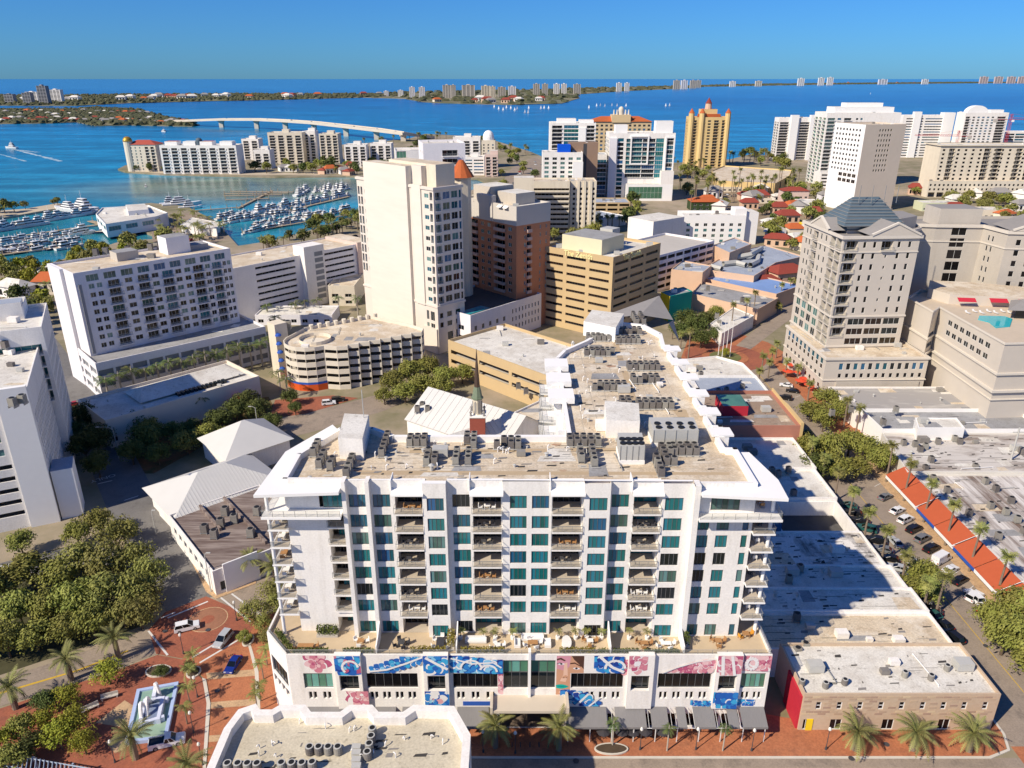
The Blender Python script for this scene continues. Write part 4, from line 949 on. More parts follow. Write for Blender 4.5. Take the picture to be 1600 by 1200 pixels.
# ---- white slab block with ribbon windows behind
GP = RW((-115.4, 301.0), 50, 70, 24)
Rb = lambda cs, n=7, z=3.4: grid('w', cs, z, 2.75, n, .9, 1.9, gm=[G_bronze, G_black], nx=6, fr=.05, d=.6)
G1 = building('slab_block', 'white slab block with long dark ribbon openings behind the tower', GP, 22.6, lav, roof_tan, {0: [Rb([(.18, .46)]), Rb([(.68, .92)]), grid('w', cols(6, .3, .2, .95), .6, 2.75, 1, 1.2, 2.2)], 3: [grid('w', cols(5, .3), 3, 2.75, 7, .9, 1.9)]}, par=.6)
ug = (cos(radians(50)), sin(radians(50))); vg = (-ug[1], ug[0])
def onG(u, v): return (-115.4 + ug[0] * u + vg[0] * v, 301 + ug[1] * u + vg[1] * v)
bt = RW(onG(35, -3.2), 50, 10.5, 8); b_ = MB()
block(G1, 'stair_tower', bt, 0, 27, white)
for i in range(8):
    p0 = onG(40.2, -3.24); p1 = onG(44.6, -3.24); z = 3.0 + 2.75 * i; b = MB(); b.face([(*p0, z), (*p1, z), (*p1, z + 1.9), (*p0, z + 1.9)]); b.build('screen_panel', pan, G1)
block(G1, 'end_pavilion', RW(onG(66, -1.0), 50, 9, 24), 0, 24, pink, roof_tan)
# ---- tall cream tower
u45, v45 = (cos(radians(45)), sin(radians(45))), (-sin(radians(45)), cos(radians(45)))
KC = (-27.0, 264.6); KP = RW(KC, 45, 13, 46)
def onK(u, v): return (KC[0] + u45[0] * u + v45[0] * v, KC[1] + u45[1] * u + v45[1] * v)
kw = dict(gm=[G_dark, G_dark, G_pale, G_blue])
K1 = building('residential_tower', 'tall cream tower with a blank slab face and gridded corner windows', KP, 59.5, mat('tower_cream', (.72, .64, .55), .85, .05, .25), roof_tan,
    {0: [grid('b', [(.06, .24)], 18.6, 3.7, 11, .3, 2.9, d=.8, out=.25, ex=0, nx=2, **kw), grid('w', [(.32, .56), (.62, .84)], 18.6, 3.7, 11, .5, 2.9, nx=2, **kw), grid('w', [(.89, .97)], 18.6, 3.7, 11, .3, 3.0, nx=1, **kw), grid('w', [(.08, .2), (.34, .52), (.66, .84)], 9.2, 3.6, 2, .6, 2.6, nx=1, gm=G_black), grid('w', [(.34, .54), (.66, .86)], 2, 6, 1, 1.2, 5.6, nx=1, gm=G_black)],
     3: [grid('w', [(.89, .94)], 18.6, 3.7, 11, .9, 2.4, **kw), grid('b', [(.955, .985)], 18.6, 3.7, 11, .3, 3.0, d=.8, out=.1, ex=0, nx=1, **kw), grid('w', [(.10, .14)], 24, 3.7, 9, .9, 2.4, **kw), grid('b', [(.01, .035), (.05, .075)], 24, 3.7, 9, .2, 3.2, d=.8, out=.1, ex=0, nx=1, **kw), grid('w', [(.86, .89), (.91, .96)], 2.5, 4.6, 3, .5, 4.0, gm=[G_dark, G_pale], nx=2)]}, par=.9)
slabp = [onK(-1.2, 12.5), onK(.02, 12.5), onK(.02, 40), onK(-1.2, 40)]
block(K1, 'blank_slab', ccw([onK(-1.1, 13.5), onK(5, 13.5), onK(5, 39.5), onK(-1.1, 39.5)]), 0, 66.5, mat('tower_slab_cream', (.74, .68, .58), .85, .05, .12, stretch=(1, 1, 6)), roof_tan)
block(K1, 'blank_slab', ccw([onK(-.5, 6.6), onK(.5, 6.6), onK(.5, 11.6), onK(-.5, 11.6)]), 17.5, 60.6, MATS['tower_slab_cream'])
block(K1, 'penthouse', ccw([onK(3.5, 2.5), onK(12, 2.5), onK(12, 30), onK(4, 30)]), 59.5, 67.5, cream, roof_tan)
block(K1, 'penthouse', ccw([onK(1.5, 8), onK(4, 8), onK(4, 13.6), onK(1.5, 13.6)]), 59.5, 66.8, MATS['tower_cream'])
ledge(K1, KP, 17.6, .7, .35, MATS['tower_cream'], 'string_course'); ledge(K1, KP, 59.4, .9, .4, MATS['tower_cream'])
block(K1, 'wedge_base', ccw([onK(-.6, .3), onK(2, .3), onK(2, 8), onK(-.6, 8)]), 0, 9.5, MATS['tower_cream'])
# grey white tower peeping over, with glazed wing
Kb = building('white_tower', 'pale stepped tower showing over the roof of the cream tower', RW(W(664, 300, 52), 12, 17, 20), 74 - 4, lav, roof_wh, {0: [grid('b', [(.45, .82)], 52, 3.4, 5, .3, 2.6, gm=[G_dark], bm=white2, nx=3)], 3: [grid('w', cols(2, .3, .3, .9), 52, 3.4, 5, .9, 2.0)]}, par=.9)
Kc = building('white_tower', 'white block with a green glazed corner behind the cream tower', RW(W(619, 262, 58), 10, 17, 16), 64.5, white, roof_wh, {0: [grid('w', [(.03, .28)], 46, 3.2, 6, .1, 3.0, gm=[G_grn], nx=3), grid('w', [(.55, .62), (.78, .85)], 46, 3.2, 5, 1, 2.2)]}, par=.8)
# turret with orange cap
tx, ty = W(721, 276, 60); tt = thing('turret', 'small octagonal turret with an orange ribbed cap', 'turret', (tx, ty, 0))
b = MB(); b.cyl(tx, ty, 0, 60, 3.6, n=8); b.build('shaft', cream, tt)
b = MB(); b.cyl(tx, ty, 60, 66.2, 5.0, .9, n=12); b.build('cap', terra, tt)
# ---- orange brick tower with grey top and pool base
MP = RW((1.7, 291.5), 41, 18, 34)
Ms = lambda cs, **k: grid('w', cs, 15, 3.05, 11, .6, 2.1, gm=[G_dark, G_pale, G_dark], **k)
Mb = lambda cs, **k: grid('b', cs, 15, 3.05, 11, .1, 2.4, gm=[G_dark, G_black], d=1.2, out=.8, solid=mat('balcony_front', (.55, .40, .34), .85, .06, .5), bm=MATS['balcony_front'] if 'balcony_front' in MATS else white, **k)
M1 = building('brick_tower', 'orange brick tower with a grey upper storey and stacked balconies', MP, 49, brickor, roof_wh, {0: [Ms([(.22, .27)]), Mb([(.30, .42)]), Ms([(.68, .72), (.86, .9)])], 3: [Mb([(.14, .30)]), Ms([(.36, .42), (.48, .54)]), Mb([(.62, .80)]), Ms([(.86, .92), (.04, .09)])]}, par=.8, band=(42.4, mat('tower_grey_cream', (.55, .51, .46), .85, .05, .3)))
um, vm = (cos(radians(41)), sin(radians(41))), (-sin(radians(41)), cos(radians(41)))
def onM(u, v): return (1.7 + um[0] * u + vm[0] * v, 291.5 + um[1] * u + vm[1] * v)
block(M1, 'penthouse', ccw([onM(5, 6), onM(15, 6), onM(15, 17), onM(5, 17)]), 49, 53.5, beige2, roof_wh); block(M1, 'penthouse', ccw([onM(3, 19), onM(15, 19), onM(15, 30), onM(3, 30)]), 49, 55, beige2, roof_wh)
block(M1, 'gable', ccw([onM(-.5, 14), onM(1.5, 14), onM(1.5, 24), onM(-.5, 24)]), 42.5, 52.4, MATS['tower_grey_cream'])
for k, (y0, y1) in enumerate(((4.5, 7), (8, 10.5))):
    A, B = onM(-.02, y0), onM(-.02, y1); b = MB(); b.face([(*A, 49.4), (*B, 49.4), (B[0] - um[0] * 1.3, B[1] - um[1] * 1.3, 48.6), (A[0] - um[0] * 1.3, A[1] - um[1] * 1.3, 48.6)]); b.build('awning', white2, M1)
Mpd = RP((735, 494), (846, 459), 14, 30)
MB1 = building('podium', 'grey podium with a dark pool deck below the brick tower', Mpd, 13.4, lav, roof_dk, {0: [grid('w', cols(5, .34, .02, .5), 3, 4, 2, .8, 2.6, gm=G_dark), grid('w', cols(9, .35, .55, .98), 2.6, 3.2, 3, .6, 2.4, gm=G_black, nx=1)], 3: [grid('w', cols(3, .3), 3, 4, 2, .8, 2.6, gm=G_dark)]}, par=.9)
pool_m = mat('pool_water', (.03, .30, .36), .08, .1, .6, spec=.5)
pc = Mpd[0]; b = MB(); a_ = atan2(Mpd[1][1] - pc[1], Mpd[1][0] - pc[0]); q = RW((pc[0] + cos(a_) * 2 - sin(a_) * 3, pc[1] + sin(a_) * 2 + cos(a_) * 3), math.degrees(a_), 12, 5); b.prism(q, 13.405, 13.5); b.build('pool', pool_m, MB1)
# ---- tan office block with lettered fascia
ZP = RW((38.2, 281.6), 50, 35.5, 34)
zb = lambda: [grid('w', cols(3, .84, .02, .98), 1.2 + 0, 3.32, 9, 1.2, 2.3, gm=[G_bronze, G_black], nx=7, fr=.05, d=.5, fm=frame_d)]
Z1 = building('office_block', 'tan office block with bronze ribbon windows and a lettered fascia', ZP, 31.4, tan, roof_wh, {0: zb(), 3: zb()}, par=1.1)
uz, vz = (cos(radians(50)), sin(radians(50))), (-sin(radians(50)), cos(radians(50)))
def onZ(u, v): return (38.2 + uz[0] * u + vz[0] * v, 281.6 + uz[1] * u + vz[1] * v)
block(Z1, 'plant_room', ccw([onZ(4, 8), onZ(20, 8), onZ(20, 27), onZ(4, 27)]), 31.4, 37.4, mat('pale_cream_block', (.70, .64, .44), .85, .04, .3), roof_gr)
block(Z1, 'roof_unit', ccw([onZ(20.5, 14), onZ(26, 14), onZ(26, 20), onZ(20.5, 20)]), 31.4, 38.4, unit_l)
def lettering(text, loc, rz, size, m, parent, label):
    cu = bpy.data.curves.new('lettering', 'FONT'); cu.body = text; cu.size = size; cu.extrude = .2; cu.offset = .03; cu.align_x = 'CENTER'; cu.materials.append(m)
    tmp = bpy.data.objects.new('tmp', cu); C.objects.link(tmp); me = bpy.data.meshes.new_from_object(tmp.evaluated_get(bpy.context.evaluated_depsgraph_get())); bpy.data.objects.remove(tmp); o = kid('lettering', me, parent); w_ = worldloc(parent); o.location = (loc[0] - w_[0], loc[1] - w_[1], loc[2] - w_[2]); o.rotation_euler = (pi / 2, 0, rz)
    o['label'] = label; return o
signm = mat('sign_yellow', (.88, .80, .40), .5, .04, 1)
p = onZ(-.12, 16); lettering('The Zenith', (*p, 30.25), radians(50 - 90), 3.0, signm, Z1, 'yellow raised letters on the left fascia')
p = onZ(13.5, -.12); lettering('The Zenith', (*p, 30.25), radians(50), 2.9, signm, Z1, 'yellow raised letters on the right fascia')
ZG = RP((1030, 402), (1116, 379), 17, 30)
building('car_park', 'open grey car park deck behind the tan office block', ZG, 17, lav, concrete, {0: [grid('g', cols(7, .88, .0, 1), .6, 3.4, 5, .9, 2.6)], 3: [grid('g', cols(4, .88), .6, 3.4, 5, .9, 2.6)]}, par=1.0, floors=[.5 + 3.4 * i for i in range(1, 5)], cat='car park')
# ---- round ended car park
cpw = mat('car_park_cream', (.72, .65, .53), .85, .07, .4)
LR = PP([(441, 545), (520, 552), (560, 548), (664, 527), (655, 520), (570, 505), (500, 511), (455, 522)], 14)
c0 = W(480, 548, 14)
LPoly = []
Lc = (-66.5, 237.5); r = 9.0
for k in range(9): a = radians(150 + 20 * k); LPoly.append((Lc[0] + r * cos(a), Lc[1] + r * sin(a)))
saw = []
A = (-56.5, 229.8); B = (-31.0, 246.0)
for k in range(8):
    f0, f1 = k / 8, (k + .8) / 8
    saw += [(A[0] + (B[0] - A[0]) * f0, A[1] + (B[1] - A[1]) * f0), (A[0] + (B[0] - A[0]) * f1 + .9, A[1] + (B[1] - A[1]) * f1 - 1.1)]
LPoly += saw + [(-30.5, 249), (-36, 254), (-52, 264), (-72, 250)]
ed = {}
for i in range(len(LPoly)):
    A_, B_ = LPoly[i], LPoly[(i + 1) % len(LPoly)]
    if hypot(A_[0] - B_[0], A_[1] - B_[1]) > 1.8 and i < 26: ed[i] = [grid('g', [(.03, .97)], .2, 2.75, 5, 1.35, 2.5)]
L1 = building('car_park', 'round ended cream car park with saw tooth side and blue and orange base', LPoly, 14, cpw, roof_tan, ed, par=1.0, floors=[.2 + 2.75 * i for i in range(1, 5)], cat='car park')
for zz0, zz1, mm, nm in ((0, 2.2, mat('orange_paint', (.62, .10, .02), .7, .05, .5), 'orange_band'), (2.25, 3.0, bluep, 'blue_band')):
    b = MB()
    for k in range(9):
        a0, a1 = radians(150 + 20 * k), radians(150 + 20 * (k + 1)); R = r + .12
        if k < 8: b.face([(Lc[0] + R * cos(a0), Lc[1] + R * sin(a0), zz0), (Lc[0] + R * cos(a1), Lc[1] + R * sin(a1), zz0), (Lc[0] + R * cos(a1), Lc[1] + R * sin(a1), zz1), (Lc[0] + R * cos(a0), Lc[1] + R * sin(a0), zz1)])
    b.build(nm, mm, L1)
b = MB(); b.cyl(Lc[0] + 1, Lc[1] + 1, 14, 15.2, 5.2, n=20, cap=False); b.cyl(Lc[0] + 1, Lc[1] + 1, 14.02, 14.03, 3.0, n=20); b.build('ramp_well', cpw, L1)
block(L1, 'stair_tower', RW((-79, 240), 45, 4.5, 5), 0, 19, cream)
for k in range(5): b = MB(); b.dome(-78.2, 240.2, 3.2 + 3 * k, 1.1, .9, 10, 3); b.build('window_awning', bluep, L1)
for k in range(9): b = MB(); b.cyl(-70 + k * 2.5, 251.5 + k * 1.7, 14, 15.5, .8, n=8); b.build('roof_post', cpw, L1)
# ---- tan deck beside it
OP = PP([(700, 533), (865, 592), (905, 560), (782, 508)], 11.5); OP = RW(W(700, 533, 11.5), -46, 47, 27)
building('car_park', 'low tan car park deck left of the white condominium wing', OP, 11, tan, roof_wh, {0: [grid('g', [(.03, .31), (.34, .64), (.67, .97)], 3.2, 3.4, 2, .8, 2.2)]}, par=1.0, floors=[3.2, 6.6], cat='car park')
# ---- church with spire and white roofs
ch = thing('church', 'church with broad white gabled roofs behind the condominium', 'church', (-10, 190, 0))
def gable(root, c, ang, lu, lv, z0, z1, wm, rm, over=.5):
    p = RW(c, ang, lu, lv); m0 = ((p[0][0] + p[3][0]) / 2, (p[0][1] + p[3][1]) / 2); m1 = ((p[1][0] + p[2][0]) / 2, (p[1][1] + p[2][1]) / 2)
    b = MB()
    for i in range(4): j = (i + 1) % 4; b.face([(*p[i], 0), (*p[j], 0), (*p[j], z0), (*p[i], z0)])
    b.face([(*p[3], z0), (*p[0], z0), (*m0, z1 - .1)]); b.face([(*p[1], z0), (*p[2], z0), (*m1, z1 - .1)]); b.build('wall', wm, root)
    q = inset(p, -over); n0 = ((q[0][0] + q[3][0]) / 2, (q[0][1] + q[3][1]) / 2); n1 = ((q[1][0] + q[2][0]) / 2, (q[1][1] + q[2][1]) / 2)
    for k, fc in enumerate(([(*q[0], z0 - .1), (*q[1], z0 - .1), (*n1, z1), (*n0, z1)], [(*q[2], z0 - .1), (*q[3], z0 - .1), (*n0, z1), (*n1, z1)])):
        b = MB(); b.face(fc); b.face([(x, y, z - .2) for x, y, z in reversed(fc)])
        n = len(fc)
        for i in range(4): A_, B_ = fc[i], fc[(i + 1) % 4]; b.face([(A_[0], A_[1], A_[2] - .2), (B_[0], B_[1], B_[2] - .2), B_, A_])
        o = b.build('roof_slope', rm, root); b = MB()
        for i in range(1, 16):
            f = i / 16; P_, Q_ = [tuple(fc[a][k_] + (fc[c][k_] - fc[a][k_]) * f for k_ in range(3)) for a, c in ((0, 1), (3, 2))]; b.tube([(P_[0], P_[1], P_[2] + .05), (Q_[0], Q_[1], Q_[2] + .05)], .06, 4)
        b.build('roof_seams', rm, o)
gable(ch, (-30, 196), -36, 34, 20, 5, 11.5, white, metal_wh); gable(ch, (-16, 166), 38, 24, 15, 5, 10, white, metal_wh)
sx_, sy_ = W(748, 655, 0); sx_, sy_ = -9.0, 180.0
st = thing('steeple', 'church steeple with slim copper spire on a cream belfry', 'steeple', (sx_, sy_, 0)); zt, z1, z2, z3 = [HZ(q, sy_) for q in (545, 604, 622, 648)]
b = MB(); b.box(sx_ - 2.0, sx_ + 2.0, sy_ - 2.0, sy_ + 2.0, 0, z3); b.build('tower', mat('church_brick', (.30, .08, .055), .9, .1, 2), st)
b = MB(); b.box(sx_ - 2.2, sx_ + 2.2, sy_ - 2.2, sy_ + 2.2, z3, z3 + .4); b.build('cornice', white2, st)
b = MB(); b.cyl(sx_, sy_, z3 + .4, z2, 1.35, 1.3, 8); b.build('belfry', cream, st)
b = MB(); b.cyl(sx_, sy_, z2, z2 + .4, 1.6, n=8); b.cyl(sx_, sy_, z2 + .4, z1, 1.35, .8, 8); b.build('green_cap', mat('copper_green', (.20, .25, .17), .6, .15, 1), st)
b = MB(); b.cyl(sx_, sy_, z1, zt, .75, .05, 8); b.build('spire', mat('copper_brown', (.12, .08, .06), .5, .2, 1, metal=.3), st)
for dx in (-1.7, 1.7):
    for dy in (-1.7, 1.7): b = MB(); b.cyl(sx_ + dx, sy_ + dy, z3 + .4, z3 + 1.3, .3, .22, 8); b.dome(sx_ + dx, sy_ + dy, z3 + 1.3, .4, .5, 8, 3); b.cyl(sx_ + dx, sy_ + dy, z3 + 1.7, z3 + 2.5, .1, .03, 6); b.build('urn', slate_gr, st)
for k in range(8):
    a = pi / 8 + k * pi / 4; b = MB(); x, y = sx_ + 1.3 * cos(a), sy_ + 1.3 * sin(a); dx, dy = -sin(a) * .28, cos(a) * .28; zm = z3 + .8
    b.face([(x - dx, y - dy, zm), (x + dx, y + dy, zm), (x + dx, y + dy, z2 - .9), (x, y, z2 - .4), (x - dx, y - dy, z2 - .9)]); b.build('louvre', slate_gr, st)
building('church_hall', 'flat roofed church hall with white parapets beside the balconies', RW(W(800, 648, 6), -42, 26, 22), 6, white, roof_tan, {}, par=.6)
# ---- opera house
TH = RW((-111.0, 187.2), 46.5, 46, 21)
T1 = building('opera_house', 'beige opera house with long blank wall and stepped grey roofs', TH, 7.6, mat('opera_beige', (.77, .68, .56), .85, .05, .3), roof_wh, {0: [grid('w', [(.02, .05)], 1, 3, 1, .6, 2.0)]}, par=.9)
ut = (cos(radians(46.5)), sin(radians(46.5))); vt = (-ut[1], ut[0])
def onT(u, v): return (-111 + ut[0] * u + vt[0] * v, 187.2 + ut[1] * u + vt[1] * v)
gp = [onT(12, 6), onT(44, 6), onT(44, 18), onT(12, 18)]
hip(T1, ccw(gp), 8.2, 2.4, roof_wh, .2, .1, 'ridge_roof')
for k in range(12):
    q = onT(22 + k * 1.3, 4.0); b = MB(); qq = RW(q, 46.5, .9, 2.0); b.prism(qq, 7.62, 8.5); b.build('skylight', G_dark, T1)
b = MB(); q = onT(38, -1.1); b.dome(q[0], q[1], 2.8, 1.9, 1.7, 12, 4); b.build('entrance_awning', mat('awning_red', (.55, .08, .04), .8, .06, 1), T1)
# ---- white metal hip roofs
I1 = thing('market_pavilion', 'white ribbed metal pavilion roof with a hipped end by the corner', 'building', (-66, 158, 0))
ip1 = RW((-74.2, 144.2), 43, 24, 17); block(I1, 'wall', ip1, 0, 4.8, white)
hip(I1, ip1, 5.0, 4.6, metal_wh, 1.4, .38)
o_ = inset(ip1, -1.4); A, B = o_[0], o_[1]
m0 = ((o_[0][0] + o_[3][0]) / 2, (o_[0][1] + o_[3][1]) / 2); m1 = ((o_[1][0] + o_[2][0]) / 2, (o_[1][1] + o_[2][1]) / 2)
R0 = (m0[0] + (m1[0] - m0[0]) * .38, m0[1] + (m1[1] - m0[1]) * .38); R1 = (m1[0] + (m0[0] - m1[0]) * .38, m1[1] + (m0[1] - m1[1]) * .38)
for k in range(34):
    f = (k + .5) / 34; p0 = (A[0] + (B[0] - A[0]) * f, A[1] + (B[1] - A[1]) * f)
    g = min(1, f / .38, (1 - f) / .38); mid = (p0[0] + (m0[0] - A[0]) * g, p0[1] + (m0[1] - A[1]) * g)
    b = MB(); b.tube([(*p0, 5.06), (*mid, 5.06 + 4.6 * g)], .05, 4); b.build('roof_seam', metal_wh, I1)
inst('window', win_mesh(15, 1.0, 12, 1, frame_m, G_dark), ((ip1[0][0] + ip1[1][0]) / 2 + .02, (ip1[0][1] + ip1[1][1]) / 2 - .02, 3.2), I1, radians(43))
I2 = thing('market_pavilion', 'taller white pyramid roof behind the ribbed pavilion', 'building', (-62, 178, 0)); ip2 = RW((-72, 170), 43, 17, 16); block(I2, 'wall', ip2, 0, 5.6, white); hip(I2, ip2, 5.8, 5.4, metal_wh, 1.0, .48)
J2 = building('annex', 'narrow annex with a dark blue roof and white parapet beside the pavilion', RW((-82.6, 152.6), -47, 14, 6), 4.2, white, mat('dark_blue_roof', (.09, .11, .15), .8, .1, .5), {}, par=.7)
# ---- dark roofed corner building
JP = RW(W(334, 893, 5.5), 42, 24, 28)
JP = RW((-58.5, 122.9), 40, 21, 27)
J1 = building('corner_shop', 'low white corner building with a streaked dark brown roof', JP, 5.2, white, mat('streaked_brown_roof', (.14, .10, .085), .95, .3, .7, col2=(.34, .28, .24), thr=(.42, .65), stretch=(.3, 3, 1), big=.3), {3: [grid('w', cols(7, .55, .08, .92), .4, 4, 1, 2.0, 3.6, gm=G_dark)], 0: [grid('w', [(.05, .3), (.4, .6)], .2, 4, 1, .5, 2.6, gm=G_dark)]}, par=.55)
uj, vj = (cos(radians(40)), sin(radians(40))), (-sin(radians(40)), cos(radians(40)))
def onJ(u, v): return (-58.5 + uj[0] * u + vj[0] * v, 122.9 + uj[1] * u + vj[1] * v)
for u, v0, v1 in ((6.5, 14, 26.5), (12, 3, 26.5)):
    block(J1, 'roof_upstand', ccw([onJ(u, v0), onJ(u + .5, v0), onJ(u + .5, v1), onJ(u, v1)]), 5.2, 6.0, MATS['streaked_brown_roof'])
block(J1, 'chamfer_front', ccw([onJ(2, -.3), onJ(9, -.3), onJ(9, 0), onJ(2, 0)]), 0, 6.6, white2)

# ---- strip of low buildings between the condominium and the street
BK = [(44.9, 89.6), (75.1, 89.6), (75.1, 101.0), (44.9, 101.0)]
bkm = mat('old_brick', (.56, .44, .31), .9, .1, 1.6, col2=(.47, .33, .22), thr=(.35, .7))
S1 = building('brick_building', 'old pale brick building with nine upper windows on the corner', BK, 6.9, bkm, roof_wh, {0: [grid('w', cols(9, .26, .03, .99), 3.6, 3.4, 1, .7, 2.2, gm=G_black, nx=1, ny=2, fr=.12), grid('w', [(.02, .05), (.16, .22), (.43, .49), (.72, .78)], .1, 3, 1, .1, 2.2, gm=G_black, nx=2)], 1: [grid('w', cols(3, .3), 3.6, 3.4, 1, .7, 2.2, gm=G_black)]}, par=.5)
S1b = MB()
# courses of real bricks along the street wall
bm_ = MB(); bm_.box(-.58, .58, -.035, .0, 0, .34); brick_me = bm_.mesh('brick', mat('brick_face', (.54, .40, .27), .9, .15, 2, objvar=.22))
Rb_ = random.Random(5); cnt = 0
win_x = [44.9 + 30.2 * (.03 + .96 * (i + .5) / 9) for i in range(9)]
for row in range(9):
    z = 3.25 + row * .42
    for k in range(24):
        x = 45.6 + k * 1.26 + (.6 if row % 2 else 0)
        if cnt < 290 and x < 74.4 and Rb_.random() < .8 and not (4.1 < z + .2 < 6.1 and any(abs(x - wx) < 1.15 for wx in win_x)):
            inst('brick', brick_me, (x, 89.598, z), S1); cnt += 1
block(S1, 'red_wall', [(44.55, 89.9), (44.88, 89.9), (44.88, 95.6), (44.55, 95.6)], 0, 6.6, redp)
b = MB(); b.box(46.0, 47.0, 89.5, 89.59, .1, 2.4); b.build('door', yellowp, S1)
b = MB(); b.face([(75.12, 92, 3.4), (75.12, 99, 3.4), (76.9, 99, 2.9), (76.9, 92, 2.9)]); b.face([(76.9, 92, 2.85), (76.9, 99, 2.85), (75.12, 99, 3.35), (75.12, 92, 3.35)]); b.build('awning', mat('dark_awning', (.05, .05, .06), .8, .1, 1), S1)
RS_ = random.Random(70); stm = [mat('tar_dark', (.07, .065, .06), .95, .2, 1), mat('tar_grey', (.28, .26, .24), .95, .15, 1)]
def streaks(root, x0, x1, y0, y1, z, n):
    b = MB()
    for i in range(n):
        x, y = RS_.uniform(x0, x1), RS_.uniform(y0, y1); w_, d_ = RS_.uniform(.1, .9), RS_.uniform(.06, .35); zz = z + .012 + i * .0006; m = 0 if RS_.random() < .55 else 1
        if RS_.random() < .25: w_, d_ = w_ * 4, .07
        b.face([(max(x0, x - w_), y - d_, zz), (min(x1, x + w_ * .8), y - d_ * RS_.uniform(.3, 1), zz), (min(x1, x + w_), y + d_, zz), (max(x0, x - w_ * .7), y + d_ * RS_.uniform(.3, 1), zz)], m)
    o = b.build('roof_stains', stm, root); o['kind'] = 'stuff'
strip_ = [('tan weathered roof behind the brick building', 101.02, 110.4, 43.2, 75.0, 5.6, roof_tan, white, .45), ('white patched roof third from the brick corner', 110.42, 117.2, 43.0, 75.0, 6.1, roof_wh, white, .3), ('plain white roof with a stepped end', 117.22, 124.6, 42.4, 74.6, 5.7, roof_wh, white, .5),
          ('streaked white roof with rows of dark patches', 124.62, 137.5, 42.0, 74.4, 5.2, roof_st, white, .3)]
for lb, y0, y1, x0, x1, h, rm, wm_, pr in strip_:
    def_ = building('shop_row', lb, [(x0, y0), (x1, y0), (x1, y1), (x0, y1)], h, wm_, rm, {1: [grid('w', cols(3, .6), .1, 3.6, 1, .4, 2.8, gm=G_dark)]}, par=pr, thick=.35)
    streaks(def_, x0 + .8, x1 - 1, y0 + .7, y1 - .8, h, 34 if rm is not roof_st else 110)
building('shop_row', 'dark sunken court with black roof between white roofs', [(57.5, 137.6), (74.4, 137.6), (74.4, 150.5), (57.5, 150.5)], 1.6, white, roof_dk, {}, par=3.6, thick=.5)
building('shop_row', 'blue walled shop with a pale roof beside the black court', [(42, 137.6), (57.4, 137.6), (57.4, 158), (42, 158)], 6.6, navy, roof_wh, {}, par=.4)
building('shop_row', 'white roof with grey pipes behind the black court', [(57.5, 150.6), (74.6, 150.6), (74.6, 164.5), (57.5, 164.5)], 5.4, white, roof_wh, {}, par=.6)
building('shop_row', 'white roof with small vents below the salmon wall', [(42, 164.6), (75.0, 164.6), (75.0, 181.5), (42, 181.5)], 5.6, white, roof_wh, {}, par=.6)
salm = mat('salmon_wall', (.46, .20, .14), .9, .08, .5)
S5 = building('salmon_building', 'salmon walled building with a brown gravel roof and cream street front', [(43, 181.6), (76.6, 181.6), (76.6, 206), (43, 206)], 8.6, salm, roof_br, {}, par=1.0)
block(S5, 'street_front', [(76.62, 181.5), (77.4, 181.5), (77.4, 194), (77.0, 197), (77.0, 206), (76.62, 206)], 0, 10.4, mat('cream_yellow_front', (.66, .47, .22), .85, .05, .4))
block(S5, 'red_shed', [(58, 190), (65, 190), (65, 198), (58, 198)], 8.6, 11.6, redp, G_grn)
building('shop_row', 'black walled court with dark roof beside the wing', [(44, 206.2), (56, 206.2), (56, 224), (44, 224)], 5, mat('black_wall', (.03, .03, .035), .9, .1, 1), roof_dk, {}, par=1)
building('shop_row', 'blue grey roof with ducts next to the street palms', [(56.2, 206.2), (77, 206.2), (77, 222), (56.2, 222)], 7.4, white, roof_bl, {}, par=.8)
building('shop_row', 'white domed looking roof nearest the roundabout', [(50, 224.2), (78, 222.2), (77, 236), (70, 243), (52, 238)], 6.4, white, roof_wh, {}, par=.7)

# ---- long roofs east of the street with orange awnings
A1_ = building('shopping_arcade', 'long low arcade with rust streaked white roof and orange awnings', [(97.3, 116), (158, 116), (158, 164), (97.3, 164)], 4.3, mat('arcade_white', (.70, .66, .58), .85, .06, .5), mat('rusty_streaked_roof', (.66, .62, .57), .95, .2, .55, col2=(.16, .11, .085), big=.10, thr=(.44, .62), stretch=(1.6, .16, 1)), {}, par=.35)
A2_ = building('shopping_arcade', 'flat roofed arcade with brown stains north of the orange awnings', [(97.3, 164.1), (152, 164.1), (147, 186), (101, 186)], 4.9, MATS['arcade_white'], mat('brown_stained_roof', (.56, .52, .47), .95, .2, .4, col2=(.16, .11, .08), thr=(.48, .68), stretch=(.35, 1, 1), big=.15), {}, par=.4)
orange = mat('orange_awning', (.46, .10, .04), .7, .06, .8)
for k in range(8):
    y0 = 104.5 + k * 7.8; y1 = y0 + 7.6
    a = MB(); a.face([(93.6, y0, 3.1), (93.6, y1, 3.1), (97.9, y1, 5.4), (97.9, y0, 5.4)]); a.face([(93.6, y1, 3.0), (93.6, y0, 3.0), (97.9, y0, 5.3), (97.9, y1, 5.3)])
    a.face([(93.6, y0, 3.0), (93.6, y1, 3.0), (93.6, y1, 3.1), (93.6, y0, 3.1)][::-1]); a.build('awning_panel', orange, A1_)
    if k % 2 == 0:
        a = MB(); a.box(93.2, 98.1, y0 - .16, y0 - .01, 3.0, 3.2); a.face([(93.3, y0 - .14, 3.2), (93.3, y0 - .02, 3.2), (98.2, y0 - .02, 5.75), (98.2, y0 - .14, 5.75)]); a.build('awning_rib', white2, A1_)
    a = MB(); a.box(93.6, 93.75, y0, y1, 2.2, 3.0); a.build('shop_sign', RND.choice([white2, white2, bluep]), A1_)
building('shop_row', 'white parapet shop below the grey hotel', [(101, 186.2), (146, 186.2), (146, 200), (101, 200)], 5.4, white2, roof_gr, {}, par=1.0)
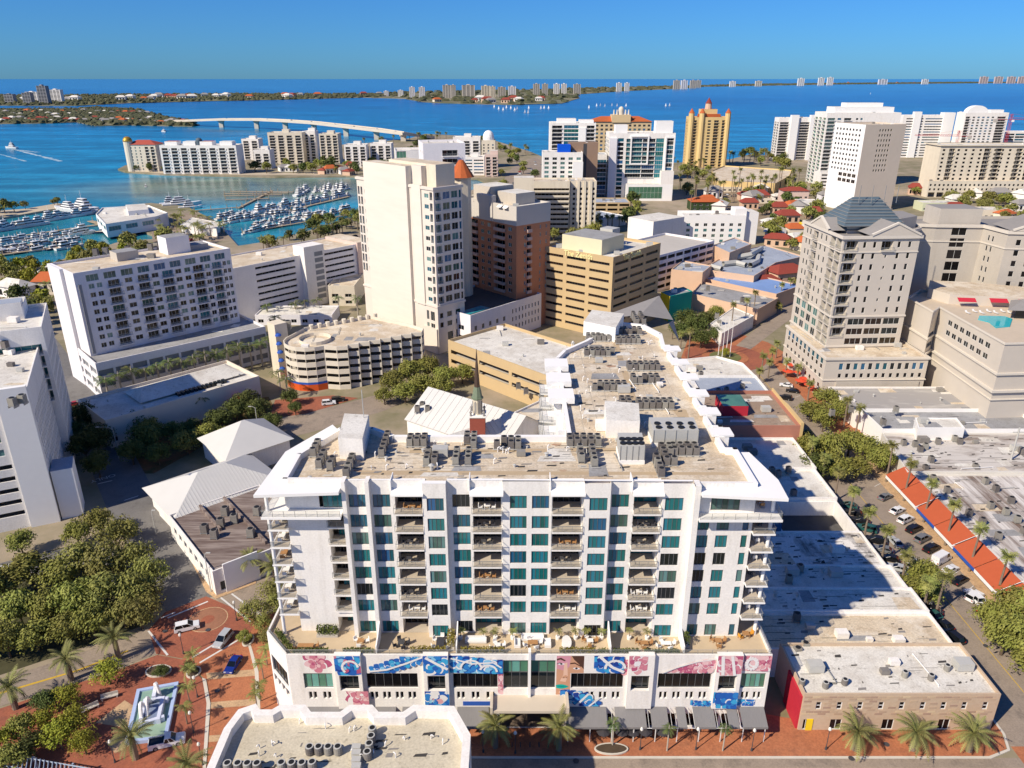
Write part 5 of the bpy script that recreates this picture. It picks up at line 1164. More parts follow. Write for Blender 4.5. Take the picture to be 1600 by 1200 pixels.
building('shop_row', 'white box store room on the low roofs', PP([(1435, 668), (1508, 668), (1495, 652), (1430, 652)], 8.6), 8.2, white2, roof_wh, {}, par=.3)
building('shop_row', 'grey stained roof shops in front of the hotel', [(100, 200.2), (140, 200.2), (136, 219), (99, 219)], 5.0, white, mat('grey_stained_roof', (.34, .32, .30), .95, .15, .4, col2=(.56, .53, .48), thr=(.5, .7), stretch=(.4, 1.2, 1)), {}, par=.5)

# ---- grey hotel with pediments and pool deck
hb = mat('hotel_stone', (.58, .52, .44), .85, .04, .35)
hd = mat('hotel_trim', (.66, .60, .51), .85, .04, .5)
QT = RW((102.0, 232.0), 4, 24.5, 28)
qs = dict(gm=[G_black, G_dark], nx=1)
H1 = building('hotel_tower', 'stone hotel tower with pediments, corner balconies and a slate hip roof', QT, 49, hb, slate_gr,
   {0: [grid('b', [(.02, .20)], 17.5, 3.5, 9, .1, 3.0, d=2.0, out=.3, ex=0, nx=3, gm=[G_black], bm=hd), grid('w', [(.27, .31), (.40, .44), (.72, .76), (.86, .90)], 24.6, 3.5, 7, .7, 2.6, **qs), grid('w', [(.575, .60)], 24.6, 3.5, 6, 1.0, 2.0, **qs), grid('w', [(.24, .46), (.48, .70), (.72, .94)], 14.3, 3.3, 3, .5, 2.6, nx=3, gm=[G_bronze, G_dark]), grid('b', [(.51, .66)], 45.4, 3.5, 1, .1, 2.9, out=.8, ex=.4, nx=2, gm=G_black, bm=hd)],
    3: [grid('b', [(.72, .83), (.86, .98)], 14.2, 3.5, 10, .1, 3.0, d=1.6, out=.3, ex=0, nx=2, gm=[G_dark, G_pale], bm=hd), grid('w', [(.08, .12), (.17, .21), (.46, .5), (.58, .62)], 24.6, 3.5, 7, .7, 2.6, **qs), grid('b', [(.28, .40)], 24.6, 3.5, 7, .1, 2.6, d=1.2, out=.6, nx=2, gm=[G_dark], bm=hd), grid('w', cols(4, .7, .05, .68), 14.2, 3.4, 3, .4, 2.9, gm=[G_dark, G_pale], nx=2)]}, par=.9)
ledge(H1, QT, 24.0, .5, .25, hd, 'string_course'); ledge(H1, QT, 49.2, .9, .6, hd); ledge(H1, QT, 14.0, .5, .3, hd, 'string_course'); ledge(H1, QT, 44.8, .35, .2, hd, 'string_course')
def pediment(root, A, B, z, hh, depth):
    ux, uy = B[0] - A[0], B[1] - A[1]; L = hypot(ux, uy); nx, ny = uy / L, -ux / L
    M_ = ((A[0] + B[0]) / 2, (A[1] + B[1]) / 2); b = MB(); o = .5
    f = lambda p, d: (p[0] + nx * d, p[1] + ny * d)
    A0, B0, M0 = f(A, o), f(B, o), f(M_, o); A1, B1, M1_ = f(A, -depth), f(B, -depth), f(M_, -depth)
    b.face([(*A0, z), (*B0, z), (*M0, z + hh)], 0); b.face([(*B0, z), (*B1, z), (*M1_, z + hh), (*M0, z + hh)], 1); b.face([(*A1, z), (*A0, z), (*M0, z + hh), (*M1_, z + hh)], 1)
    o2 = .75
    for P_, Q_ in ((A, M_), (M_, B)):
        za, zb_ = (z, z + hh) if P_ is A else (z + hh, z)
        p0, q0 = f(P_, o2), f(Q_, o2); p1, q1 = f(P_, 0), f(Q_, 0)
        b.face([(*p0, za - .05), (*q0, zb_ - .05), (*q0, zb_ + .6), (*p0, za + .6)], 2); b.face([(*p0, za + .6), (*q0, zb_ + .6), (*q1, zb_ + .6), (*p1, za + .6)], 2)
    return b.build('pediment', [hb, slate_gr, hd], root)
pediment(H1, (110.5, 232.5), (126.2, 233.6), 50.1, 3.6, 12); pediment(H1, (100.4, 254), (101.3, 241), 50.1, 3.2, 12)
hipp = RW((106, 241), 4, 18, 15); hip(H1, hipp, 51.5, 8.0, slate, 1.2, .28)
o_ = inset(hipp, -1.2)
for k in range(9):
    f = k / 9; b = MB(); z = 51.7 + 8 * f
    p = [(o_[i][0] + ((o_[0][0] + o_[1][0] + o_[2][0] + o_[3][0]) / 4 - o_[i][0]) * f * (.56 if True else 1), o_[i][1] + ((o_[0][1] + o_[3][1]) / 2 - o_[i][1]) * f) for i in range(4)]
    b.tube([(*p[3], z), (*p[0], z), (*p[1], z), (*p[2], z)], .09, 4); b.build('roof_rib', slate_gr, H1)
block(H1, 'plant_screen', RW((107, 242), 4, 16, 13), 49, 51.4, hb)
for k in range(4): b = MB(); b.tube([(111 + 4 * k, 246, 58), (111 + 4 * k, 246, 63.5)], .1, 5); b.build('mast', steel, H1)
QL = RW((98.2, 221.6), 1.5, 32.5, 34)
H2 = building('hotel_annex', 'stone base of the hotel with arched rows of small windows', QL, 13.6, hb, roof_tan, {0: [grid('w', cols(12, .55, .12, .98), 9.4, 3, 1, .6, 2.8, gm=[G_blue, G_dark], nx=1), grid('w', cols(12, .45, .12, .98), 6.6, 3, 1, .7, 2.2, gm=G_black, nx=1)], 3: [grid('w', cols(9, .5, .04, .96), 2.4, 3.2, 3, .8, 2.3, gm=[G_black, G_dark], nx=1), grid('w', cols(9, .6, .04, .96), 11, 3, 1, .2, 2.0, gm=G_blue, nx=1)]}, par=.6)
block(H2, 'blank_panel', [(102.4, 221.3), (129, 222.0), (129, 222.2), (102.4, 221.7)], .5, 6.2, beige2); ledge(H2, QL, 13.4, .7, .4, hd); ledge(H2, QL, 6.5, .3, .3, hd, 'balcony_ledge')
QSl = [(126.0, 250.0), (141.5, 263.0), (143.0, 270), (150, 268.5), (166.3, 267.5), (168, 256), (220, 250), (220, 285), (126, 285)]
H3 = building('hotel_slab', 'tall plain stone hotel slab with dark window stacks behind the pool', QSl, 46.4, beige2, slate_gr, {0: [grid('w', [(.08, .5)], 20, 3.6, 8, .6, 2.7, gm=G_black, nx=2)], 1: [grid('w', [(.2, .7)], 20, 3.6, 8, .3, 3.2, gm=G_black, nx=2)], 3: [grid('w', [(.35, .66)], 22, 4.2, 6, .4, 3.6, gm=G_black, nx=2)], 4: [grid('w', [(.25, .32), (.42, .49)], 20, 3.6, 8, .7, 2.6, gm=G_black, nx=1)], 5: [grid('w', [(.06, .09), (.14, .17), (.26, .34), (.5, .54), (.6, .64)], 20, 3.6, 8, .7, 2.7, gm=G_black, nx=1)]}, par=.9)
ledge(H3, QSl, 46.2, .9, .5, hd); ledge(H3, QSl, 41.0, .4, .25, hd, 'string_course')
block(H3, 'stair_block', [(151, 269.5), (165.5, 268.7), (165.5, 280), (151, 280)], 46.4, 52.5, beige2, slate_gr); block(H3, 'stair_block', [(129, 256), (140, 263.5), (140, 274), (129, 274)], 46.4, 51, beige2, slate_gr)
pediment(H3, (169.0, 256), (190, 253.6), 47.2, 4.0, 14)
QPd = [(130.9, 226), (135.6, 231), (134.8, 195.5), (150, 196.5), (215, 199), (215, 249), (140, 252), (130.9, 242)]
wd3 = [grid('w', cols(7, .7, .16, .84), 20.4, 3.2, 2, .4, 2.0, gm=[G_dark, G_black], nx=2)]
H4 = building('pool_deck', 'broad stone podium carrying the hotel pool terrace', QPd, 27.0, hb, mat('pool_terrace', (.58, .48, .36), .9, .08, .6), {1: wd3, 0: [grid('w', [(.1, .9)], 8, 3.4, 4, .5, 2.2, gm=G_black, nx=3)], 3: [grid('w', cols(4, .6, .3, .9), 15, 4, 1, .4, 3.0, gm=pan)]}, par=1.0)
ledge(H4, QPd, 18.6, .6, .5, hd, 'string_course'); ledge(H4, QPd, 13.4, .7, .7, hd, 'string_course'); ledge(H4, QPd, 11.0, .3, .35, hd, 'string_course'); ledge(H4, QPd, 27.5, .42, .25, hd)
def wpoly(pts, z): return ccw([W(x, y, z) for x, y in pts])
b = MB(); b.prism(wpoly([(1530, 493), (1570, 494), (1582, 498), (1578, 510), (1556, 512), (1545, 503), (1528, 499)], 27.2), 27.02, 27.2); b.build('pool', mat('pool_turquoise', (.02, .46, .52), .06, .08, .5, spec=.5), H4)
block(H4, 'clubhouse', wpoly([(1451, 450), (1485, 460), (1640, 468), (1640, 452), (1520, 441), (1453, 438)], 30.2), 27, 30.2, hb, roof_tan)
for k, x in enumerate((1495, 1545, 1590)):
    p0, p1 = W(x, 466 + k, 29.6), W(x + 28, 467 + k, 29.6); b = MB(); b.face([(p0[0], p0[1] - 1.6, 28.9), (p1[0], p1[1] - 1.6, 28.9), (p1[0], p1[1] - .1, 29.9), (p0[0], p0[1] - .1, 29.9)]); b.build('red_awning', redp, H4)
pv = wpoly([(1580, 484), (1640, 486), (1640, 470), (1584, 470)], 30); block(H4, 'pavilion_room', inset(pv, 1.2), 27, 30, G_dark); hip(H4, pv, 30, 2.0, slate_gr, .8, .3, 'pavilion_roof')
streaks(A1_, 99, 156, 118, 162, 4.3, 260); streaks(A2_, 100, 146, 166, 184, 4.9, 120); streaks(near, -34, -8, 60, 74, 17.2, 60); streaks(S1, 46, 74, 91, 100, 6.9, 40); streaks(S5, 45, 75, 183, 204, 8.6, 50)
# ================================================================== MIDDLE DISTANCE AND SHORE BUILDINGS
def FB(name, label, x0, x1, yt, yb, depth, wm, rm, specs0=None, specs3=None, specs1=None, par=.8, ang=0, cat='building', group=None, dx=0):
    a = W(x0, yb); b_ = W(x1, yb); h = HZ(yt, a[1]) - par
    L = b_[0] - a[0]
    p = RW(a, ang, L / cos(radians(ang)), depth)
    f = lambda s: s(h) if callable(s) else s
    return building(name, label, p, h, wm, rm, {0: f(specs0), 3: f(specs3), 1: f(specs1)}, par=par, cat=cat, group=group), p, h
def rows(k, cs, z=1.0, fh=3.2, v0=.6, v1=2.4, top=.5, **kw):
    return lambda h: [grid(k, cs, z, fh, max(1, int((h - z - top) / fh)), v0, v1, **kw)]
def both(*fs): return lambda h: sum((f(h) for f in fs), [])
DK = dict(gm=[G_dark, G_black, G_blue])
bd = dict(gm=[G_black, G_dark], d=1.2, out=.9, bm=white, gl=False)
gd = 'waterfront condominiums on the point'
# the point
o, p, h = FB('condominium', 'cream condominium with gold dome and red roof at the tip of the point', 203, 249, 226, 268, 22, cream, terra, both(rows('w', cols(3, .3, .1, .55), gm=[G_dark, G_pale]), rows('b', cols(2, .6, .6, .98), v0=.1, v1=2.6, nx=2, **bd)), rows('b', cols(3, .5), v0=.1, v1=2.6, nx=2, **bd), group=gd)
hip(o, p, h + .8, 4.2, mat('red_roof', (.42, .09, .06), .8, .1, 1), .8, .3)
b = MB(); b.cyl(p[0][0] + 2, p[0][1] + 3, 0, h + 4, 4.6, n=14); b.build('corner_turret', cream, o); b = MB(); b.dome(p[0][0] + 2, p[0][1] + 3, h + 4, 5.0, 5.2, 16, 6); b.build('gold_dome', mat('gold', (.55, .32, .05), .35, .1, 1, metal=.5), o)
o, p, h = FB('condominium', 'broad white condominium with rows of balconies on the point', 256, 374, 227, 272, 22, white, roof_wh, both(rows('b', cols(8, .62), v0=.1, v1=2.5, nx=2, fh=3.3, **bd), rows('w', [(c - .006, c + .006) for c in [i / 8 for i in range(1, 8)]], **DK)), rows('b', cols(3, .6), v0=.1, v1=2.5, nx=2, **bd), group=gd)
for x in (.06, .30, .52, .78): block(o, 'roof_pavilion', RW((p[0][0] + (p[1][0] - p[0][0]) * x, p[0][1] + 3), 0, 13, 12), h, h + 4.4, white2, terra if x in (.06, .52) else roof_wh)
b = MB(); b.cyl((p[0][0] + p[1][0]) / 2, p[0][1] + 6, h, h + 5, 3.4, n=12); b.dome((p[0][0] + p[1][0]) / 2, p[0][1] + 6, h + 5, 3.4, 3.2, 12, 4); b.build('dome', slate, o)
for lb, x0, x1, yt, yb, dp, nb in (('slim white condominium behind the broad one', 381, 407, 217, 250, 18, 2), ('short white flats with open balconies near the shore', 399, 424, 234, 264, 18, 2), ('large cream condominium with white bands on the shore', 423, 476, 207, 256, 22, 4), ('dark capped condominium tower with glass stair', 477, 496, 205, 254, 18, 2), ('narrow pale condominium tower right of the dark capped one', 502, 531, 209, 256, 20, 3),
                               ('low white flats below the bridge ramp', 540, 574, 226, 262, 18, 3), ('striped white flats beside the bridge ramp', 580, 613, 224, 260, 18, 3), ('white eight storey block above the bayfront', 709, 751, 214, 262, 18, 3), ('low white office with ribbon windows near the junction', 722, 757, 245, 274, 20, 3), ('pinkish terraced block under construction by the junction', 758, 778, 241, 276, 18, 2)):
    wm_ = pink if 'pinkish' in lb else cream if 'cream' in lb or 'pale' in lb else white
    sp0 = rows('b', cols(nb, .62), v0=.1, v1=2.5, nx=2, **bd) if 'ribbon' not in lb else rows('w', cols(2, .85), v0=.8, v1=2.2, nx=5, **DK)
    o, p, h = FB('condominium', lb, x0, x1, yt, yb, dp, wm_, roof_wh, sp0, rows('w', cols(3, .35), **DK), group=gd)
    block(o, 'roof_box', RW((p[0][0] + (p[1][0] - p[0][0]) * .4, p[0][1] + 5), 0, 8, 8), h, h + 4, wm_, roof_wh)
o, p, h = FB('domed_tower', 'cream tower crowned by a white dome near the junction', 753, 774, 219, 262, 16, cream, roof_wh, rows('w', cols(3, .35), **DK), rows('w', cols(3, .35), **DK))
b = MB(); cx, cy = (p[0][0] + p[1][0]) / 2, p[0][1] + 8; b.cyl(cx, cy, h, h + 4, 6.5, n=14); b.dome(cx, cy, h + 4, 6.2, 7, 14, 5); b.build('white_dome', white2, o)
# banded beige condominium right of the brick tower
o, p, h = FB('condominium', 'beige condominium with curved bands of balconies and dark openings', 832, 888, 283, 372, 18, cream, roof_tan, rows('b', cols(1, .98), v0=.15, v1=2.3, fh=3.1, nx=9, gm=[G_bronze], d=1.6, out=.5, solid=cream, bm=cream), None)
block(o, 'lift_core', RW(W(803, 330, 20), 0, 12, 10), 0, h + 5, cream, roof_wh)
o, p, h = FB('condominium', 'beige condominium tower with vertical bays of small windows', 889, 929, 283, 370, 18, cream, roof_tan, rows('w', [(.1, .2), (.36, .46), (.56, .68), (.82, .94)], fh=3.1, v0=.5, v1=2.2, nx=1, gm=G_black), None, rows('w', cols(3, .3), **DK))
for x in (.26, .5, .74): block(o, 'vertical_rib', RW((p[0][0] + (p[1][0] - p[0][0]) * x, p[0][1] - .7), 0, 1.6, .68), 0, h + 1, cream)
building('condominium', 'low beige wing with terraces behind the brick tower', RW(W(748, 322, 22), 18, 38, 16), 26, cream, roof_tan, {0: [grid('w', cols(6, .8), 2, 3.1, 7, .8, 2.2, gm=G_bronze)]}, par=.8)
# white block with a blue roof cover, brown stacks
o, p, h = FB('white_block', 'white office block with a blue roof cover', 847, 908, 238, 322, 20, white, roof_wh, rows('w', cols(5, .55), fh=3.4, v0=.6, v1=2.6, nx=2, gm=[G_dark, G_pale]), rows('w', cols(3, .5), fh=3.4, **DK))
block(o, 'blue_cover', RW((p[0][0] + 12, p[0][1] + 5), 0, 10, 9), h, h + 6, mat('blue_sheet', (.0, .09, .60), .6, .05, 1)); block(o, 'side_bay', RW((p[1][0] - 8, p[1][1] - 5), 0, 8, 4.98), 0, h - 6, white2, roof_wh)
o, p, h = FB('brown_tower', 'brown twin stacked tower behind the white block', 887, 931, 223, 318, 12, brown, roof_gr, None)
b = MB(); b.box((p[0][0] + p[1][0]) / 2 - .2, (p[0][0] + p[1][0]) / 2 + 2.6, p[0][1] - .06, p[0][1] - .01, 2, h); b.build('dark_joint', steel_d, o)
o, p, h = FB('condominium', 'white curved condominium with teal balconies above the brown tower', 858, 927, 192, 305, 26, white, roof_wh, both(rows('b', [(.04, .26)], v0=.1, v1=2.5, nx=2, **bd), rows('w', [(.30, .62)], v0=.2, v1=2.8, nx=4, gm=[G_teal, G_blue]), rows('b', [(.80, .97)], v0=.1, v1=2.5, nx=2, **bd)), rows('w', cols(3, .4), **DK))
block(o, 'roof_box', RW((p[0][0] + 6, p[0][1] + 4), 0, 16, 12), h, h + 4, white2, roof_wh); block(o, 'roof_box', RW((p[0][0] + 25, p[0][1] + 4), 0, 12, 12), h, h + 3, white2, roof_wh)
b = MB(); q = (p[0][0] + (p[1][0] - p[0][0]) * .62, p[0][1] - .8); b.box(q[0], q[0] + (p[1][0] - p[0][0]) * .16, q[1], q[1] + .78, 0, h - 3); b.build('white_fin', white2, o)
# grand hotel with orange roof
o, p, h = FB('grand_hotel', 'yellow grand hotel with orange tiled roof and cupola above the glass tower', 919, 1012, 190, 285, 22, mat('hotel_yellow', (.66, .50, .28), .85, .05, .3), terra, rows('w', cols(13, .55), fh=3.6, v0=.6, v1=2.6, **DK), None)
hip(o, p, h + .8, 4.5, terra, 1.0, .2); cx, cy = (p[0][0] + p[1][0]) / 2, p[0][1] + 8
block(o, 'centre_pavilion', RW((cx - 9, cy - 9), 0, 18, 14), h, h + 7, MATS['hotel_yellow'], roof_tan)
for dx in (-7, -4, 4, 7): b = MB(); b.cyl(cx + dx, cy - 7, h + 7, h + 11.5, .9, .5, 8); b.build('finial', cream, o)
b = MB(); b.cyl(cx, cy - 5, h + 7, h + 11, 2.6, n=10); b.dome(cx, cy - 5, h + 11, 2.6, 3.4, 10, 4); b.build('cupola', cream, o)
# glass tower
o, p, h = FB('glass_tower', 'blue green glass tower with white frames facing the city', 948, 1048, 208, 312, 26, white, roof_wh,
    both(rows('w', [(.0 + .13, .22)], fh=3.5, v0=.3, v1=3.0, nx=1, gm=[G_dark, G_blue]), rows('b', [(.26, .50), (.51, .70)], fh=3.5, z=18, v0=.1, v1=3.1, nx=6, gm=[G_blue, G_dark, G_teal], d=.8, out=.6, bm=white2, gl=True), rows('w', [(.71, .83)], fh=3.5, z=18, v0=.05, v1=3.4, nx=4, gm=[G_teal]), rows('w', [(.86, .985)], fh=3.5, z=23, v0=.2, v1=3.3, nx=4, gm=[G_blue, G_dark])),
    rows('b', cols(3, .7), fh=3.5, v0=.1, v1=3.0, nx=3, gm=[G_dark, G_blue], d=.8, out=.6, bm=white2))
L = p[1][0] - p[0][0]
def fr(x0, x1, z0, z1, t=1.1):
    b = MB(); X0, X1 = p[0][0] + L * x0, p[0][0] + L * x1; Y = p[0][1]
    b.box(X0, X0 + t, Y - 1.4, Y - .01, z0, z1); b.box(X1 - t, X1, Y - 1.4, Y - .01, z0, z1); b.box(X0 + t, X1 - t, Y - 1.4, Y - .01, z1 - t, z1); b.box(X0 + t, X1 - t, Y - 1.4, Y - .01, z0, z0 + t); return b.build('white_frame', white2, o)
fr(.32, .60, h - 24, h - 1); fr(.85, .995, 20, h - 2)
b = MB(); b.box(p[0][0], p[0][0] + L * .11, p[0][1] - 2.4, p[0][1] - .01, 0, h - 3); b.build('white_pier', lav, o)
block(o, 'base_pavilion', RW((p[0][0] + L * .28, p[0][1] - 7), 0, L * .71, 6.9), 0, 13.5, white2, roof_wh); inst('base_glazing', win_mesh(L * .52, 9.5, 9, 2, frame_m, G_grn), (p[0][0] + L * .57, p[0][1] - 7.05, 2), o)
block(o, 'base_tower', RW((p[0][0] + L * .80, p[0][1] - 6.9), 0, L * .19, 6.8), 13.5, 24, white, roof_wh); block(o, 'roof_box', RW((p[1][0] - 16, p[1][1] + 3), 0, 14, 10), h, h + 10, white2, roof_wh); block(o, 'roof_box', RW((p[0][0] + 5, p[0][1] + 4), 0, 10, 9), h, h + 7, white2, roof_wh)
b = MB(); q = RW((p[0][0] - 17, p[0][1] + 3), 0, 16, 18)
o2 = building('glass_wing', 'low dark blue glass wing attached left of the glass tower', q, 36, white, roof_bl, {0: [grid('w', cols(1, .96), 1, 3.5, 9, .2, 3.2, gm=[G_blue, G_dark], nx=6)]}, par=.6)
o2 = building('deck_building', 'tan parking deck at the foot of the glass tower', RP((930, 318), (985, 318), 10, 24), 10, tan, roof_bl, {0: [grid('g', cols(3, .85), .5, 3.3, 3, 1.0, 2.6)]}, par=.8, floors=[3.8, 7.1])
building('blue_roof_hall', 'low hall with a blue roof below the parking deck', RP((928, 345), (978, 338), 6, 26), 6, white, roof_bl, {}, par=.5)
# yellow condominium with turrets
ywl = dict(gm=[G_bronze, G_dark], d=1.0, out=.7, bm=yellow, gl=False)
o, p, h = FB('yellow_tower', 'yellow condominium tower with turrets and an orange roof by the bay', 1073, 1131, 183, 262, 24, yellow, terra, both(rows('b', cols(2, .6, .0, .42), v0=.1, v1=2.4, nx=2, **ywl), rows('b', cols(2, .6, .58, 1), v0=.1, v1=2.4, nx=2, **ywl), rows('w', [(.46, .54)], nx=1, gm=G_dark)), rows('b', cols(3, .5), v0=.1, v1=2.4, nx=2, **ywl))
cx = (p[0][0] + p[1][0]) / 2; L = p[1][0] - p[0][0]
for f in (.02, .30, .98): b = MB(); x = p[0][0] + L * f; b.cyl(x, p[0][1] + 1, 0, h + 5, 3.2, n=10); b.cyl(x, p[0][1] + 1, h + 5, h + 10, 3.4, .3, 10, mi=1); b.build('corner_turret', [yellow, terra], o)
block(o, 'crown', RW((cx - 9, p[0][1] + 5), 0, 18, 13), h, h + 9, yellow, terra); b = MB(); b.cyl(cx, p[0][1] + 11, h + 9, h + 15, 4, 3.4, 10); b.cyl(cx, p[0][1] + 11, h + 15, h + 21, 3.8, .2, 10, mi=1); b.build('spire', [peach, redtile], o)
block(o, 'cleft_roof', RW((p[0][0] + 9, p[0][1] + 2), 0, L - 18, 6), h, h + 4, terra)
YP = PP([(1112, 268), (1132, 260), (1237, 267), (1233, 276), (1212, 288), (1120, 284)], 8)
o = building('yellow_hall', 'long low yellow hall with a sandy roof below the yellow tower', YP, 8, yellow, roof_tan, {}, par=1.0)
# white towers on the right
o, p, h = FB('white_tower', 'pair of white slab towers with dark balcony bands at the waterside', 1210, 1277, 184, 250, 18, white, roof_wh, both(rows('b', cols(1, .8, .0, .25), v0=.1, v1=2.3, nx=2, **bd), rows('b', cols(2, .9, .47, 1), v0=.1, v1=2.3, nx=4, **bd)), rows('b', cols(2, .7), v0=.1, v1=2.3, nx=2, **bd))
for f in (.26, .70): block(o, 'white_core', RW((p[0][0] + (p[1][0] - p[0][0]) * f, p[0][1] - 3), 0, (p[1][0] - p[0][0]) * .17, 6), 0, h + 4, white2, roof_wh)
o, p, h = FB('white_tower', 'tall white and green condominium with stepped roof terraces', 1276, 1388, 176, 290, 30, white, roof_wh, both(rows('b', [(.02, .12), (.24, .34)], v0=.1, v1=2.4, nx=2, gm=[G_pale, G_dark], d=1.0, out=.9, bm=white2), rows('w', [(.15, .2), (.40, .43), (.46, .49)], nx=1, **DK)), rows('b', cols(3, .7), v0=.1, v1=2.4, nx=3, gm=[G_pale, G_grn], d=1.0, out=.9, bm=white2))
L = p[1][0] - p[0][0]; block(o, 'upper_terrace', RW((p[0][0] + L * .12, p[0][1] + 4), 0, L * .8, 20), h, h + 5.5, white2, roof_wh); block(o, 'upper_terrace', RW((p[0][0] + L * .3, p[0][1] + 10), 0, L * .5, 12), h + 5.5, h + 9, white2, roof_wh)
base = RW((p[0][0] - 4, p[0][1] - 16), 0, 44, 15.8)
building('car_park', 'white car park base under the white and green condominium', base, 13, white, roof_wh, {0: [grid('g', cols(4, .8), .6, 3.1, 4, 1.0, 2.4)]}, par=.6, floors=[3.7, 6.8, 9.9], cat='car park')
RT = RP((1353, 196), (1418, 195), 63, 30)
a = W(1353, 196, 63); RT = RW(a, 16, 36, 34)
o = building('white_tower', 'tall blank beige tower with a recessed window strip and white left face', RT, 62.5, mat('tower_sand', (.62, .53, .43), .85, .04, .3), roof_tan, {0: [grid('w', cols(5, .5, .34, .68), 29, 3.6, 9, .6, 2.4, gm=G_black, nx=1)], 3: [grid('w', cols(8, .5, .05, .9), 29, 3.6, 9, .6, 2.3, gm=[G_dark, G_black], nx=1), grid('w', cols(4, .8, .35, .95), 20.5, 4.1, 2, .6, 3.2, gm=G_bronze, nx=2)]}, par=1.0, em=((3,), white2))
o, p, h = FB('white_tower', 'white slab tower with thin dark bands far right', 1400, 1478, 180, 246, 16, white, roof_wh, rows('w', cols(2, .9, .05, .8), v0=.8, v1=2.2, nx=6, **DK), None)
L = p[1][0] - p[0][0]; block(o, 'white_core', RW((p[0][0] + L * .2, p[0][1] - 2), 0, L * .14, 6), 0, h + 5, white2); block(o, 'white_core', RW((p[0][0] + L * .78, p[0][1] - 2), 0, L * .22, 10), 0, h + 4, white2)
o, p, h = FB('white_tower', 'white condominium with a rounded crown beside the red crane', 1494, 1560, 176, 250, 20, white, roof_wh, both(rows('w', cols(5, .5, .15, .7), **DK), rows('b', [(.02, .12), (.75, .95)], v0=.1, v1=2.4, nx=2, **bd)), None)
L = p[1][0] - p[0][0]; b = MB(); cx = p[0][0] + L * .28
prof = [(cx + 13 * cos(pi * k / 10), p[0][1] + 2) for k in range(11)]
b.face([(cx + 13 * cos(pi * k / 10), p[0][1] + 1, h + 9 * sin(pi * k / 10)) for k in range(11)]); b.face([(cx + 13 * cos(pi * k / 10), p[0][1] + 10, h + 9 * sin(pi * k / 10)) for k in reversed(range(11))])
for k in range(10): b.face([(cx + 13 * cos(pi * (k + i) / 10), p[0][1] + y, h + 9 * sin(pi * (k + i) / 10)) for i, y in ((0, 1), (0, 10), (1, 10), (1, 1))])
b.build('rounded_crown', white2, o); block(o, 'roof_box', RW((p[0][0] + L * .6, p[0][1] + 3), 0, L * .3, 10), h, h + 4, white2, roof_wh)
FB('grey_hall', 'low grey glazed building at the right picture edge', 1562, 1640, 206, 246, 24, white, roof_wh, rows('w', cols(5, .9), v0=.6, v1=2.8, **DK), None)
# beige development
o, p, h = FB('beige_complex', 'long beige apartment complex under construction with dark balcony bays', 1455, 1680, 227, 306, 26, cream, roof_wh, both(rows('w', cols(20, .35), z=13, fh=3.4, v0=.5, v1=2.3, nx=1, gm=G_black), rows('b', [(.06, .10), (.30, .345), (.375, .42), (.52, .56), (.60, .64), (.72, .76), (.84, .88)], z=13, fh=3.4, v0=.1, v1=2.7, nx=2, gm=[G_black], d=1.5, out=.4, bm=cream, gl=False)), None)
ledge(o, p, h + .3, .8, 1.2, cream)
q = RW((p[0][0] - 9, p[0][1] - 9), 0, p[1][0] - p[0][0] + 9, 8.9)
o2 = building('beige_complex', 'lower arcade storeys along the beige complex', q, 13, cream, roof_tan, {0: [grid('g', cols(18, .75), .2, 4.6, 1, .1, 4.0), grid('w', cols(36, .45), 5.2, 3.6, 2, .6, 2.4, gm=G_black, nx=1)]}, par=.6)
# red tower cranes
crm = mat('crane_red', (.50, .05, .07), .6, .1, 1)
def crane(px, yb, ytop, jl, jb, rz, label):
    x, y = W(px, yb); z1 = HZ(ytop, y); t = thing('tower_crane', label, 'crane', (x, y, 0)); s = 1.1
    b = MB(); n = int(z1 / 3)
    for dx, dy in ((-s, -s), (s, -s), (s, s), (-s, s)): b.tube([(x + dx, y + dy, 0), (x + dx, y + dy, z1)], .16, 4)
    for i in range(n):
        za, zc = i * z1 / n, (i + 1) * z1 / n; f = 1 if i % 2 else -1
        b.tube([(x - s * f, y - s, za), (x + s * f, y - s, zc)], .1, 3); b.tube([(x - s, y - s * f, za), (x - s, y + s * f, zc)], .1, 3)
    b.build('mast', crm, t)
    ux, uy = cos(rz), sin(rz); P_ = lambda d, z, w_=0: (x + ux * d - uy * w_, y + uy * d + ux * w_, z)
    b = MB(); b.tube([P_(-jb, z1 - 6, .8), P_(jl, z1 - 6, .8)], .16, 4); b.tube([P_(-jb, z1 - 6, -.8), P_(jl, z1 - 6, -.8)], .16, 4); b.tube([P_(0, z1 - 4, 0), P_(jl, z1 - 4.6, 0)], .14, 4)
    for i in range(24): d = jl * i / 24; e = jl * (i + 1) / 24; b.tube([P_(d, z1 - 6, .8), P_((d + e) / 2, z1 - 4.3), P_(e, z1 - 6, -.8)], .09, 3)
    b.build('jib', crm, t); b = MB(); b.tube([P_(0, z1 - 4), P_(0, z1)], .3, 4); b.tube([P_(0, z1), P_(jl * .7, z1 - 4.4)], .08, 3); b.tube([P_(0, z1), P_(-jb, z1 - 6)], .08, 3); b.build('tie_rods', crm, t)
    q = P_(-jb + 2, 0); b = MB(); b.box(q[0] - 2, q[0] + 2, q[1] - 1, q[1] + 1, z1 - 9, z1 - 5.4); b.build('counterweight', concrete, t)
    q = P_(2, 0); b = MB(); b.box(q[0] - 1, q[0] + 1, q[1] - 2, q[1], z1 - 8.4, z1 - 6.2); b.build('cab', white2, t)
crane(1562, 262, 178, 60, 20, radians(4), 'red tower crane with jib reaching over the right edge')
crane(1487, 262, 204, 46, 14, radians(170), 'red tower crane with jib crossing the white slab tower')
x, y = W(745, 262); z1 = HZ(164, y)
b = MB()
